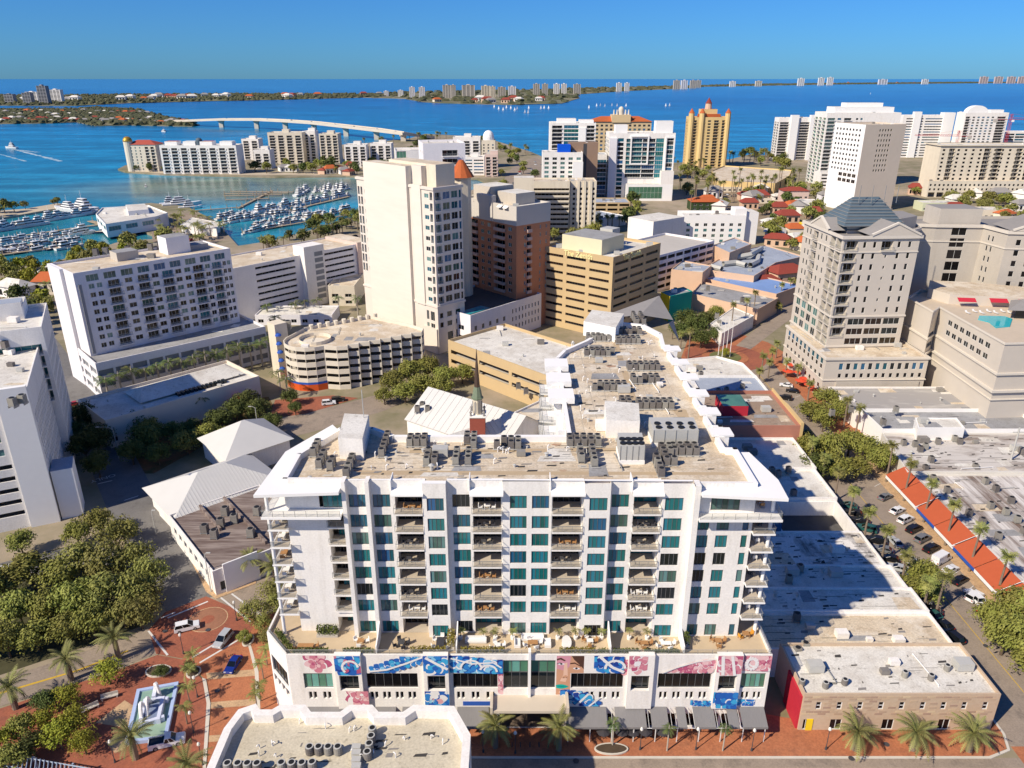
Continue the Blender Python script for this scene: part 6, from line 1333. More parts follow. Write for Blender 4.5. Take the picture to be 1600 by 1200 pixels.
# white hotel and mall roofs
o = building('white_hotel', 'white hotel with a grid of teal windows and plain white ends', RP((1068, 340), (1166, 340), 17, 18), 17, white2, roof_wh, {0: [grid('w', cols(7, .42, .02, .98), 1.2, 3.3, 4, .7, 2.5, gm=[G_teal, G_pale, G_dark], nx=2)]}, par=1.4)
p0 = W(1068, 340, 17); block(o, 'end_block', RW((p0[0] - 22, p0[1] - 22), 38, 27, 20), 0, 18.4, white, roof_wh)
p0 = W(1146, 338, 17); block(o, 'lift_block', RW((p0[0], p0[1] - 3), 0, 7, 10), 0, 22, white2); p0 = W(1164, 338, 17); block(o, 'lift_block', RW((p0[0], p0[1] - 1.5), 4, 8, 14), 0, 19.5, white2, roof_wh)
pk = thing
building('mall', 'peach walled mall box with grey roof left of the blue roof', PP([(1049, 421), (1098, 426), (1112, 415), (1066, 407)], 12), 11.6, peach, roof_bl, {}, par=.5)
building('mall', 'long blue roofed mall hall', PP([(1100, 436), (1213, 461), (1252, 447), (1150, 424)], 7), 7, peach, mat('bright_blue_roof', (.22, .34, .60), .7, .1, .2), {}, par=.5)
building('mall', 'grey roofed mall wing facing the street', PP([(1080, 461), (1184, 486), (1216, 468), (1096, 442)], 6.2), 6.2, peach, roof_gr, {0: []}, par=.8)
o = building('mall', 'large grey mall roof crowded with ducts', PP([(1096, 422), (1178, 433), (1212, 412), (1256, 402), (1196, 384), (1140, 396)], 9.5), 9.5, peach, roof_bl, {}, par=.6)
for k, pts in enumerate(([(1150, 402, 11), (1172, 398, 12), (1190, 388, 11)], [(1130, 412, 11), (1150, 410, 11), (1166, 414, 11)], [(1172, 414, 11), (1184, 408, 11), (1186, 400, 11)], [(1112, 416, 11), (1128, 420, 11)])):
    b = MB(); b.tube([(*W(x, y, z), z) for x, y, z in pts], 1.3, 6); b.build('duct', unit_l, o)
building('mall', 'peach box with a pale roof on top of the mall', PP([(1114, 384), (1140, 396), (1174, 382), (1148, 372)], 15), 15, peach, roof_bl, {}, par=.4)
building('corner_store', 'low store with white roof and dark eaves beside the dark trees', PP([(1110, 506), (1128, 522), (1178, 494), (1146, 481)], 5), 5, white, roof_wh, {}, par=.3)
TB = PP([(1033, 456), (1047, 463), (1082, 455), (1068, 448)], 11)
o = building('teal_building', 'teal painted block with a yellow side behind the wing tip', TB, 10.6, teal, roof_gr, {}, par=.4)
i = min(range(4), key=lambda k: TB[k][0] + TB[(k + 1) % 4][0]); A, B = TB[i], TB[(i + 1) % 4]; L = hypot(B[0] - A[0], B[1] - A[1]); n_ = ((B[1] - A[1]) / L * .05, -(B[0] - A[0]) / L * .05)
b = MB(); b.face([(A[0] + n_[0], A[1] + n_[1], 0), (B[0] + n_[0], B[1] + n_[1], 0), (B[0] + n_[0], B[1] + n_[1], 11), (A[0] + n_[0], A[1] + n_[1], 11)]); b.build('yellow_side', yellowp, o)
o = building('tiled_house', 'peach building with dark red tiled roofs beside the hotel', RW(W(1216, 430, 8), 20, 18, 12), 8.4, peach, redtile, {0: [grid('w', cols(4, .4), 4, 3, 1, .8, 2.4, gm=G_black, nx=1)]}, par=0); hip(o, RW(W(1216, 430, 8), 20, 18, 12), 8.5, 3.2, redtile, .8, .3)
o = building('tiled_house', 'low red tiled arcade at the end of the blue roof', RW(W(1186, 446, 5), 20, 14, 10), 5.4, peach, redtile, {}, par=0); hip(o, RW(W(1186, 446, 5), 20, 14, 10), 5.5, 3, redtile, .8, .3)
# mid-ground small buildings
R3 = random.Random(21)
small_ = [(1222, 318, 1262, 12, 10, pink, redtile, 'red roofed pink house group left of the beige tower'), (1248, 332, 1278, 12, 8, white, roof_wh, 'white three storey house near the beige tower'), (1282, 318, 1300, 10, 7, lav, slate_gr, 'grey gabled house beside the beige tower'), (1232, 372, 1256, 12, 6, cream, terra, 'row of shops with coloured awnings and terracotta roofs'), (1258, 368, 1290, 14, 6, yellowp, roof_wh, 'yellow fronted shops beside the hotel tower'), (1080, 330, 1128, 16, 7, mat('ivy_green', (.05, .08, .03), .95, .2, 1), terra, 'green walled pavilion with terracotta roof'), (1170, 318, 1205, 14, 4, cream, roof_tan, 'low tan roofed store in the parking ground'), (985, 388, 1015, 10, 7, white, roof_wh, 'white roofed annex behind the car park'), (430, 452, 475, 14, 5, cream, roof_tan, 'low cream hall left of the cream tower'), (515, 478, 556, 26, 9, cream, roof_tan, 'cream block with a tan roof at the foot of the cream tower'), (400, 508, 520, 14, 4, lav, roof_wh, 'long white canopy roof behind the palms'), (1440, 330, 1500, 14, 6, mat('pale_green', (.60, .62, .42), .85, .05, .4), roof_wh, 'pale green shops behind the hotel slab'), (1500, 342, 1580, 16, 6, cream, roof_wh, 'cream shops with white roofs at the right edge'), (1120, 300, 1160, 12, 4, cream, roof_tan, 'small sandy roofed kiosk near the palms')]
for x0, yb, x1, dp, h, wm_, rm_, lb in small_:
    a = W(x0, yb); b_ = W(x1, yb); P_ = RW(a, 0, b_[0] - a[0], dp)
    o = building('low_building', lb, P_, h, wm_, rm_, {0: [grid('w', cols(max(2, int((b_[0] - a[0]) / 4)), .5), .2, 3.1, max(1, int(h / 3.4)), .8, 2.3, gm=[G_dark, G_black])]}, par=.4 if rm_ in (roof_wh, roof_tan) else 0)
    if rm_ in (redtile, terra, slate_gr): hip(o, P_, h + .01, 2.8, rm_, .7, .3)
# restaurant on the marina
RS = PP([(150, 336), (165, 352), (243, 340), (262, 334), (232, 322), (160, 326)], 8)
o = building('marina_restaurant', 'white marina restaurant with green glazed end', RS, 8, white2, roof_wh, {i: [grid('w', cols(3, .7), 3.5, 4, 1, .4, 3.2, gm=[G_teal], nx=4)] for i in (0, 5, 1)}, par=.8)
block(o, 'upper_room', PP([(200, 330), (232, 327), (226, 318), (196, 320)], 11), 8, 11, white2, roof_wh)
building('marina_shed', 'long white boat shed beside the marina', PP([(282, 352), (338, 358), (344, 348), (300, 340)], 5), 5, white, roof_wh, {}, par=.2)

# bridge
BR = thing('bridge', 'long pale arched road bridge crossing the bay', 'bridge', (*W(450, 205), 0))
ctrl = [(262, 187.5, 192), (300, 186, 197), (345, 184.5, 199), (400, 184.5, 201), (445, 186.5, 204.5), (490, 189.5, 208), (540, 195, 213), (588, 200.5, 218), (630, 206, 222), (672, 212, 218)]
pts = []
for x, yd, yb in ctrl:
    X, Y = W(x, yb, SEA); z = max(2.5, HZ(yd + 1.5, Y)); pts.append(((x - 800) / F_PX * (Y * CP - (z - CAM_H) * SP), Y, z))
deck = MB(); wdt = 10.
L_, R_ = [], []
for i, q in enumerate(pts):
    a = pts[max(0, i - 1)]; c = pts[min(len(pts) - 1, i + 1)]; d = (c[0] - a[0], c[1] - a[1]); l = hypot(*d); n_ = (-d[1] / l * wdt, d[0] / l * wdt)
    L_.append((q[0] + n_[0], q[1] + n_[1], q[2])); R_.append((q[0] - n_[0], q[1] - n_[1], q[2]))
for i in range(len(pts) - 1):
    dn = lambda v, k: (v[0], v[1], v[2] - k)
    deck.face([R_[i], R_[i + 1], L_[i + 1], L_[i]]); deck.face([dn(R_[i], 3), dn(R_[i + 1], 3), R_[i + 1], R_[i]]); deck.face([L_[i], L_[i + 1], dn(L_[i + 1], 3), dn(L_[i], 3)]); deck.face([dn(L_[i], 3), dn(L_[i + 1], 3), dn(R_[i + 1], 3), dn(R_[i], 3)])
bc = mat('bridge_concrete', (.62, .55, .44), .85, .06, .05)
deck.build('deck', bc, BR)
for S_ in (L_, R_):
    b = MB()
    for i in range(len(pts) - 1):
        a, c = S_[i], S_[i + 1]; b.face([a, c, (c[0], c[1], c[2] + 1.4), (a[0], a[1], a[2] + 1.4)]); b.face([(a[0], a[1] + .5, a[2] + 1.4), (c[0], c[1] + .5, c[2] + 1.4), (c[0], c[1] + .5, c[2]), (a[0], a[1] + .5, a[2])]); b.face([(a[0], a[1], a[2] + 1.4), (c[0], c[1], c[2] + 1.4), (c[0], c[1] + .5, c[2] + 1.4), (a[0], a[1] + .5, a[2] + 1.4)])
    b.build('parapet', bc, BR)
for q in pts[1:-1]:
    b = MB(); b.box(q[0] - 4.2, q[0] + 4.2, q[1] - 4, q[1] + 4, SEA - 1, q[2] - 3); b.box(q[0] - 6, q[0] + 6, q[1] - 5, q[1] + 5, q[2] - 5, q[2] - 2.95); b.build('pier', bc, BR)

# far skyline on the keys
sky_b = [(37, 145, 13, 163, greyw), (8, 147, 14, 161, greyw), (62, 134, 14, 163, greyw), (80, 140, 17, 160, white), (42, 143.5, 18, 160, white), (640, 136, 8, 152, lav), (655, 136, 9, 152, lav), (692, 133, 13, 153, beige2), (705, 133, 7, 153, beige2), (722, 133, 20, 153, beige2), (752, 134, 14, 152, cream), (766, 135, 8, 152, cream), (778, 136, 12, 152, beige2), (794, 135, 12, 151, lav), (833, 131, 10, 149, beige2), (847, 131, 9, 149, beige2), (865, 131, 9, 148, white), (877, 131, 8, 148, white), (896, 131.5, 11, 147, beige2), (963, 129.5, 8, 143, white), (976, 129.5, 7, 142.5, white), (1052, 125.5, 10, 139.5, beige2), (1064, 125.5, 10, 139, lav), (1078, 125.5, 9, 138, beige2), (1086, 125.5, 9, 137, beige2), (1246, 122.5, 10, 134, white), (1278, 121.5, 9, 133.2, white), (1292, 121, 9, 133, white), (1372, 124, 14, 132, lav), (1530, 119.8, 13, 130.5, pink), (1553, 119.8, 13, 130.3, pink), (1573, 119.8, 13, 130.3, pink), (1590, 119.8, 13, 130.2, pink), (600, 142, 7, 150, white), (622, 141, 8, 151, white), (1140, 127, 9, 135.5, white), (1180, 126.5, 10, 134.8, cream), (1440, 124, 10, 131.5, white)]
sky_b.sort(); sm = {}
for i, (x, yt, w_, yb, m_) in enumerate(sky_b):
    a = W(x, yb); b_ = W(x + w_, yb); h = HZ(yt, a[1]); t = thing('distant_tower', '%s distant condominium tower along the keys, counted from the water edge at left' % nth(i), 'building', (*a, 0), 'far skyline on the keys')
    wd_ = b_[0] - a[0]; n = max(4, min(14, int(h / 5)))
    b = MB(); b.box(a[0], b_[0], a[1], a[1] + 25, 0, h); b.box(a[0] + wd_ * .35, a[0] + wd_ * .6, a[1] + 4, a[1] + 18, h, h + h * .07); b.build('wall', m_, t)
    b = MB()
    for k in range(n):
        z = h * (k + .45) / n
        for j in range(3): u = a[0] + wd_ * (.06 + .31 * j); b.box(u, u + wd_ * .24, a[1] - .5, a[1] - .05, z, z + h * .45 / n)
    b.build('balcony_band', G_dark, t)
# ================================================================== TREES AND PALMS
bark = mat('bark', (.13, .095, .065), .95, .2, 2)
palm_bark = mat('palm_bark', (.26, .20, .145), .95, .2, 2)
royal_bark = mat('royal_palm_bark', (.42, .37, .30), .9, .1, 2)
def leafmat(name, c1, c2, ov=.22):
    m = mat(name, c1, .7, .2, .35, col2=c2, spec=.2, big=.12, thr=(.38, .62), objvar=ov)
    p = m.node_tree.nodes['Principled BSDF']; return m
LEAF = [leafmat('oak_leaves', (.17, .19, .035), (.28, .265, .065)), leafmat('dark_leaves', (.06, .085, .022), (.125, .14, .035)), leafmat('olive_leaves', (.175, .185, .042), (.27, .25, .07)), leafmat('bright_leaves', (.20, .225, .02), (.32, .30, .04))]
palm_leaf = leafmat('palm_fronds', (.15, .17, .04), (.27, .25, .08)); date_leaf = leafmat('date_fronds', (.17, .185, .055), (.30, .27, .10)); royal_leaf = leafmat('royal_fronds', (.07, .11, .035), (.14, .16, .05))
def crown_mesh(seed, r, hh, lobes, per, leaf, m):
    R = random.Random(seed); b = MB(); L = []
    for i in range(lobes):
        a = R.uniform(0, 2 * pi); q = sqrt(R.uniform(.0, 1)); z = R.uniform(-.45, 1)
        k = sqrt(max(.08, 1 - max(0, z) ** 2)) if z > 0 else 1 + z * .5
        L.append((r * .78 * q * k * cos(a), r * .78 * q * k * sin(a), hh * .5 * (1 + z * .8), r * R.uniform(.22, .38)))
    for lx, ly, lz, lr in L:
        for i in range(per):
            v = Vector((R.gauss(0, 1), R.gauss(0, 1), R.gauss(0, 1) * .8 + .25)).normalized()
            d = lr * R.uniform(.55, 1.08); c = Vector((lx, ly, lz)) + v * d
            n = (v + Vector((R.gauss(0, .5), R.gauss(0, .5), R.gauss(0, .5) + .3))).normalized()
            u = n.cross(Vector((R.random(), R.random(), R.random()))).normalized(); w = n.cross(u); s = leaf * R.uniform(.6, 1.4)
            b.face([tuple(c - u * s), tuple(c + w * s * .5 - u * s * .1), tuple(c + u * s), tuple(c - w * s * .5 + u * s * .1)])
    return b.mesh('crown', m)
def trunk_mesh(seed, hh, r, crown_h, cr):
    R = random.Random(seed); b = MB(); b.tube([(0, 0, -.2), (R.uniform(-.1, .1), 0, hh * .5), (R.uniform(-.2, .2), R.uniform(-.2, .2), hh)], [r * 1.25, r, r * .8], 7)
    for k in range(6):
        a = k * 1.05 + R.random(); e = cr * .6
        b.tube([(0, 0, hh * R.uniform(.75, 1)), (cos(a) * e * .5, sin(a) * e * .5, hh + crown_h * .25), (cos(a) * e, sin(a) * e, hh + crown_h * R.uniform(.4, .7))], [r * .55, r * .35, r * .1], 5)
    return b.mesh('trunk', bark)
TREES = {}
for ki, (nm, lobes, per, leaf) in enumerate((('oak', 46, 62, .30), ('dark', 46, 62, .30), ('olive', 40, 50, .28), ('bright', 40, 55, .26))):
    TREES[nm] = [(trunk_mesh(ki * 9 + v, 2.2, .26, 5.0, 5.0), crown_mesh(ki * 31 + v, 5.0, 5.6, lobes, per, leaf, LEAF[ki])) for v in range(3)]
for ki, nm in enumerate(('oak', 'dark', 'olive', 'bright')):           # coarser crowns for far trees
    TREES['far_' + nm] = [(trunk_mesh(ki * 5 + v, 2.2, .3, 5, 5), crown_mesh(ki * 77 + v, 5.0, 6.0, 26, 24, .62, LEAF[ki])) for v in range(2)]
RT_ = random.Random(3)
def tree(kind, px, py, r, label, group, z=4.0, cat='tree', world=None, base=0.):
    x, y = world or W(px, py, z); v = RT_.choice(TREES[kind]); s = r / 5.0
    t = thing('tree', label, cat, (x, y, base), group, RT_.uniform(0, 6.28)); sz = s * RT_.uniform(.9, 1.15)
    for nm, me, zz in (('trunk', v[0], 0), ('crown', v[1], 1.7)):
        o = kid(nm, me, t); o.scale = (s, s, sz); o.location = (0, 0, zz * sz)
    return t
def seq(kind, pts, lab, group, r=5., far=False, z=4.):
    for i, q in enumerate(pts):
        tree(('far_' if far else '') + (q[3] if len(q) > 3 else kind), q[0], q[1], q[2] if len(q) > 2 else r, lab % nth(i), group, z)
seq('olive', [(152, 812, 4.2, 'oak'), (118, 828, 3.6, 'oak'), (180, 842, 5, 'olive'), (210, 872, 5), (170, 885, 5.2), (236, 900, 4.6), (128, 880, 5), (90, 898, 5, 'oak'), (46, 895, 4.6, 'oak'), (8, 910, 5, 'oak'), (206, 925, 5), (162, 935, 5.2), (118, 940, 5, 'oak'), (72, 945, 4.6, 'oak'), (28, 950, 4.6, 'oak'), (190, 955, 3.6), (142, 970, 4, 'oak'), (98, 980, 3.8, 'oak'), (52, 990, 4, 'oak'), (8, 1000, 4, 'oak'), (30, 842, 3.4, 'oak'), (-30, 930, 5, 'oak'), (-30, 1000, 4.4, 'oak'), (216, 955, 4.2), (228, 930, 4), (190, 820, 3.4, 'oak')],
    'canopy tree in the park mass, %s counted from the car park end', 'park trees beside the left street')
seq('bright', [(168, 1052, 3.3), (104, 1092, 3.0), (116, 1132, 3.4), (92, 1150, 3.2), (70, 1100, 2.6, 'dark'), (40, 1170, 3, 'dark'), (15, 1190, 3, 'oak'), (130, 1160, 2.6), (66, 1128, 2.8), (30, 1140, 3.0, 'oak'), (0, 1165, 3)], 'yellow green tree on the fountain plaza, %s from the street', 'plaza trees', z=2.5)
seq('dark', [(136, 655, 5), (150, 690, 5.4), (132, 700, 4.8), (152, 725, 4.5), (118, 670, 4), (212, 662, 4.6), (226, 690, 5), (205, 705, 4.2), (246, 706, 3.8), (236, 672, 4.4, 'oak'), (290, 690, 4.6, 'oak'), (322, 676, 4.6, 'oak'), (272, 672, 4.2), (342, 655, 4.4), (385, 628, 5), (368, 640, 4.8), (402, 640, 4.2), (350, 676, 3.6, 'oak'), (298, 664, 3.4), (425, 655, 3.5), (110, 640, 3.4), (460, 630, 2.6, 'dark'), (452, 615, 3.2, 'dark')], 'dark garden tree near the opera house, %s from the street side', 'garden trees by the opera house')
seq('oak', [(640, 588, 5.5), (668, 578, 5.4), (694, 588, 5.2), (614, 602, 5), (722, 582, 4.4), (660, 604, 5), (632, 612, 4.6), (690, 606, 4.6), (600, 614, 3.6)], 'leafy tree between the round car park and church, %s from the left', 'trees behind the church')
seq('oak', [(1268, 640, 4.6), (1292, 622, 4.6), (1310, 640, 4.2), (1288, 655, 4.2), (1262, 700, 5), (1295, 708, 5.4), (1328, 692, 5.2), (1272, 728, 4.8, 'dark'), (1310, 730, 4.8), (1352, 700, 4.6), (1376, 718, 4.4), (1342, 728, 3.6), (1256, 680, 3.6, 'dark'), (1440, 892, 3.8), (1420, 912, 3.6), (1455, 920, 3.2), (1556, 962, 4.6), (1588, 950, 5), (1572, 995, 4.6), (1602, 1000, 5), (1610, 960, 5), (1620, 1040, 4.4), (1380, 700, 3.6)], 'street tree beside the parked cars, %s from the hotel end', 'street trees along the right street')
seq('dark', [(1072, 498, 5.4), (1088, 512, 5.6), (1104, 500, 5), (1062, 516, 5), (1096, 528, 4.6), (1118, 518, 4), (1120, 488, 4, 'oak')], 'dark tree beside the roundabout, %s from the wing tip', 'dark trees by the roundabout')
seq('dark', [(250, 1046, 1.5), (1133, 552, 2.2, 'bright'), (295, 1042, 1.5), (382, 994, 1.7, 'oak'), (398, 966, 3.2, 'olive'), (430, 950, 3.0, 'olive'), (420, 1000, 2.6, 'olive'), (425, 930, 3.2, 'olive'), (410, 978, 2.2, 'olive')], 'small planted tree on brick paving, %s from the fountain', 'small trees on brick paving', z=1.6)
# middle distance: scattered by area, outline traced on the ground
def scatter(kinds, area, n, r0, r1, lab, group, seed, mind=.8):
    R = random.Random(seed); poly = [W(x, y) for x, y in area]; xs = [p[0] for p in poly]; ys = [p[1] for p in poly]; got = []; tries = 0
    while len(got) < n and tries < n * 60:
        tries += 1; p = (R.uniform(min(xs), max(xs)), R.uniform(min(ys), max(ys))); r = R.uniform(r0, r1)
        if inside(p, poly) and all(hypot(p[0] - q[0], p[1] - q[1]) > mind * (r + q[2]) * .8 for q in got): got.append((*p, r))
    got.sort()
    for i, (x, y, r) in enumerate(got): tree('far_' + R.choice(kinds), 0, 0, r, lab % nth(i), group, world=(x, y))
scatter(['dark', 'oak'], [(975, 345), (985, 320), (1005, 318), (1008, 365), (990, 378)], 9, 5, 7, 'dark tree by the glass tower base, %s from the left', 'trees below the glass tower', 1)
scatter(['oak', 'olive'], [(862, 372), (930, 366), (935, 380), (870, 386)], 8, 4, 6, 'tree between the brick tower and beige condominium, %s from the left', 'trees behind the office block', 2)
scatter(['oak', 'olive', 'dark'], [(1190, 330), (1240, 300), (1300, 318), (1290, 372), (1245, 400), (1190, 372)], 32, 4, 6.5, 'tree among the small red roofed houses, %s from the left', 'trees among the houses', 4)
scatter(['oak', 'olive'], [(1060, 262), (1110, 268), (1110, 300), (1235, 288), (1290, 300), (1240, 322), (1100, 332), (1050, 300)], 24, 4, 6.5, 'tree on the sunny ground below the yellow tower, %s from the left', 'trees below the yellow tower', 5)
scatter(['dark', 'oak'], [(1150, 250), (1170, 243), (1208, 245), (1290, 262), (1290, 292), (1250, 275)], 16, 5, 8, 'shore tree near the white slab towers, %s from the left', 'shore trees by the white towers', 6)
scatter(['oak', 'olive'], [(1410, 300), (1430, 300), (1600, 318), (1640, 345), (1560, 345), (1500, 325)], 26, 4, 6.5, 'tree in front of the beige complex, %s from the left', 'trees in front of the beige complex', 7)
scatter(['oak', 'dark'], [(376, 266), (420, 258), (545, 256), (640, 262), (640, 274), (540, 272), (420, 272)], 26, 5, 8, 'shore tree on the point, %s from the left', 'shore trees on the point', 8)
scatter(['oak', 'bright', 'olive'], [(0, 425), (70, 416), (130, 402), (200, 384), (262, 376), (250, 392), (140, 420), (70, 450), (0, 470)], 26, 4, 6.5, 'tree along the marina lawn, %s from the left', 'trees along the marina', 9)
scatter(['oak', 'dark', 'bright'], [(0, 480), (75, 470), (85, 520), (40, 530), (0, 520)], 12, 4, 6, 'tree behind the apartment block corner, %s from the left', 'trees left of the apartment block', 10)
scatter(['oak', 'dark'], [(370, 390), (430, 378), (545, 345), (600, 335), (600, 348), (540, 362), (430, 398)], 20, 4, 6.5, 'waterfront tree behind the slab block, %s from the left', 'waterfront trees', 11)
scatter(['oak', 'olive', 'dark'], [(780, 232), (830, 246), (845, 262), (838, 340), (790, 345), (770, 300), (790, 262)], 18, 4, 7, 'tree by the road junction, %s from the left', 'trees by the junction', 12)
scatter(['dark', 'oak'], [(640, 226), (700, 222), (780, 230), (760, 262), (700, 262), (640, 256)], 14, 5, 8, 'tree between the bayfront blocks, %s from the left', 'trees between the bayfront blocks', 13)
scatter(['oak', 'dark'], [(196, 266), (205, 262), (250, 268), (300, 270), (300, 272), (200, 268)], 8, 4, 6, 'tree at the tip of the point, %s from the left', 'trees at the tip of the point', 14)
scatter(['oak', 'olive'], [(-60, 340), (40, 326), (95, 318), (90, 322), (30, 332), (-60, 350)], 10, 3, 6, 'low tree on the sandy spit, %s from the left', 'trees on the spit', 15)
scatter(['oak', 'dark', 'olive'], [(1120, 468), (1200, 500), (1262, 455), (1290, 440), (1290, 420), (1262, 432), (1216, 476), (1190, 490)], 12, 2.5, 4, 'street tree along the mall front, %s from the left', 'street trees by the mall', 16)
# far woods on the keys: one mass each
def woods(poly, n, h, seed, m, label, name='woods', sz=1.):
    R = random.Random(seed); xs = [p[0] for p in poly]; ys = [p[1] for p in poly]; b = MB(); k = 0; tries = 0
    xs0, xs1 = max(min(xs), -max(ys) * .75), min(max(xs), max(ys) * .75)
    while k < n and tries < n * 30:
        tries += 1; x, y = R.uniform(xs0, xs1), R.uniform(min(ys), max(ys))
        if abs(x) > y * .74 or not inside((x, y), poly): continue
        k += 1; r = h * R.uniform(.6, 1.3) * sz; zz = h * R.uniform(.5, 1.1); i = len(b.v)
        for q in range(6): a = q * pi / 3 + R.random(); b.v.append((x + r * cos(a) * R.uniform(.7, 1.2), y + r * sin(a), R.uniform(.0, .25) * zz))
        for q in range(6): a = q * pi / 3 + R.random(); b.v.append((x + r * .75 * cos(a), y + r * .75 * sin(a), zz * R.uniform(.6, .85)))
        b.v.append((x, y, zz))
        for q in range(6):
            j = (q + 1) % 6; b.f += [(i + q, i + j, i + 6 + j, i + 6 + q), (i + 6 + q, i + 6 + j, i + 12)]; b.m += [0, 0]
    return tag(b.build(name, m), label, kind='stuff')
fw = leafmat('far_woods', (.06, .075, .035), (.11, .10, .05), 0)
woods(key1p, 2800, 8, 1, fw, 'woods of the near island'); woods(key2p, 3000, 11, 2, fw, 'woods of the long key'); woods(key3p, 3600, 14, 3, fw, 'woods of the far barrier key', sz=1.8)
# houses on the near island shore
def house_mesh(seed, wm_, rm_):
    b = MB(); p = [(-7, -5), (7, -5), (7, 5), (-7, 5)]; b.prism(p, 0, 5, 0); b.face([(-8, -6, 5), (8, -6, 5), (4, 0, 8), (-4, 0, 8)], 1); b.face([(8, 6, 5), (-8, 6, 5), (-4, 0, 8), (4, 0, 8)], 1); b.face([(8, -6, 5), (8, 6, 5), (4, 0, 8)], 1); b.face([(-8, 6, 5), (-8, -6, 5), (-4, 0, 8)], 1)
    for x in (-4.5, 0, 4.5): b.box(x - 1, x + 1, -5.06, -5.01, 1, 3.6, 2)
    return b.mesh('house', [wm_, rm_, G_dark])
HM = [house_mesh(0, white, roof_wh), house_mesh(1, cream, terra), house_mesh(2, white, slate_gr), house_mesh(3, peach, redtile)]
RH = random.Random(8); hp_ = []
for i in range(34):
    x = 4 + i * 8.6 + RH.uniform(-2, 2); y = RH.uniform(186, 191.5) if x < 240 else RH.uniform(190, 194.5); hp_.append((x, y))
for i in range(22): hp_.append((10 + i * 11, RH.uniform(174, 182)))
hp_.sort()
for i, (x, y) in enumerate(hp_):
    p = W(x, y)
    if not inside(p, key1p): continue
    o = inst('house', RH.choice(HM), (*p, 0), None, RH.uniform(-.5, .5), RH.uniform(.8, 1.25)); tag(o, '%s waterside villa on the near island, from the left edge' % nth(i), 'house', 'villas on the near island')
for i in range(60):
    x = RH.uniform(0, 600) if i < 30 else RH.uniform(640, 1500); p = W(x, (159.5 - x * .0135 if x < 620 else 161 - max(0, x - 880) * .05 if x < 1300 else 132.5) - RH.uniform(0, 4))
    if inside(p, key2p) or inside(p, key3p):
        o = inst('house', RH.choice(HM), (*p, 0), None, RH.uniform(-.5, .5), RH.uniform(2, 3.2)); tag(o, 'pale villa among the far woods of the keys, %s in the count' % nth(i), 'house', 'villas on the far keys')
RM = random.Random(52); k = 0
for area, n in (([(1195, 325), (1240, 300), (1290, 318), (1285, 395), (1240, 402), (1195, 372)], 14), ([(1090, 335), (1100, 305), (1240, 296), (1236, 318), (1180, 336)], 8), ([(1420, 300), (1600, 312), (1640, 350), (1450, 338)], 9), ([(650, 230), (770, 232), (780, 262), (660, 262)], 8), ([(380, 268), (540, 262), (640, 266), (540, 274)], 9), ([(20, 440), (130, 425), (120, 470), (30, 500)], 5)):
    poly = [W(x, y) for x, y in area]; c = 0
    while c < n:
        x = RM.uniform(min(p[0] for p in poly), max(p[0] for p in poly)); y = RM.uniform(min(p[1] for p in poly), max(p[1] for p in poly))
        if inside((x, y), poly): o = inst('house', RM.choice(HM), (x, y, 0), None, RM.choice([0, .5, 1.2, -.4]), (RM.uniform(.7, 1.2), RM.uniform(.8, 1.3), RM.uniform(.7, 1.3))); tag(o, 'small town house among the trees, %s in the count' % nth(k), 'house', 'small town houses'); c += 1; k += 1
# --- palms
def frond(b, ang, ln, droop, up, wdt, n=6, leaf=9, mi=0, z0=0.):
    c, s = cos(ang), sin(ang); pts = []
    for i in range(n + 1):
        t = i / n; d = ln * (t - .12 * droop * t * t); z = z0 + ln * (up * t - droop * t * t); pts.append(Vector((c * d, s * d, z)))
    side = Vector((-s, c, 0))
    for i in range(n):
        a, e = pts[i], pts[i + 1]; b.face([tuple(a + side * .05), tuple(a - side * .05), tuple(e - side * .03), tuple(e + side * .03)], mi)
    for k in range(leaf):
        t = (k + .8) / leaf; i = min(n - 1, int(t * n)); a = pts[i].lerp(pts[i + 1], t * n - i); fw_ = (pts[i + 1] - pts[i]).normalized()
        w_ = wdt * (sin(pi * min(1, t * .92 + .1)) ** .6)
        for sgn in (-1, 1):
            tip = a + side * sgn * w_ + fw_ * w_ * .7 - Vector((0, 0, w_ * .35)); b.face([tuple(a), tuple(a + fw_ * ln / leaf * .75), tuple(tip)], mi)
def palm_set(kind):
    out = []
    for v in range(3):
        R = random.Random(kind + str(v)); b = MB(); t = MB()
        if kind == 'royal':
            for k in range(15): frond(b, k * 2.4 + R.random() * .4, R.uniform(2.9, 3.6), R.uniform(.5, 1.0), R.uniform(.25, .9), .75, 6, 9)
            t.tube([(0, 0, 0), (.05, 0, 3.5), (0, .05, 7)], [.30, .27, .2], 8); h = 7.; tm, lm = royal_bark, royal_leaf; t.tube([(0, .05, 7), (0, .05, 8.1)], [.19, .1], 7)
        elif kind == 'date':
            t.tube([(0, 0, 0), (0, 0, 4.6)], [.45, .42], 8); h = 4.7; tm, lm = palm_bark, date_leaf
        elif kind == 'fan':
            for k in range(46): frond(b, k * 2.4 + R.random(), R.uniform(1.0, 1.5), R.uniform(.1, .9), R.uniform(-.5, 1.25), .55, 3, 5)
            t.tube([(0, 0, 0), (.08, .05, 4.5), (0, .1, 9)], [.24, .19, .16], 7); h = 9; tm, lm = palm_bark, palm_leaf
        else:
            for k in range(18): frond(b, k * 2.4 + R.random() * .4, R.uniform(2.2, 2.9), R.uniform(.5, 1.1), R.uniform(.3, 1.0), .6, 5, 7)
            t.tube([(0, 0, 0), (.15, .05, 3), (.1, .15, 6)], [.2, .16, .14], 6); h = 6; tm, lm = palm_bark, palm_leaf
        out.append((t.mesh('trunk', tm), b.mesh('crown', lm) if b.f else None, h))
    return out
PALM = {k: palm_set(k) for k in ('royal', 'date', 'fan', 'slim')}
FROND = []
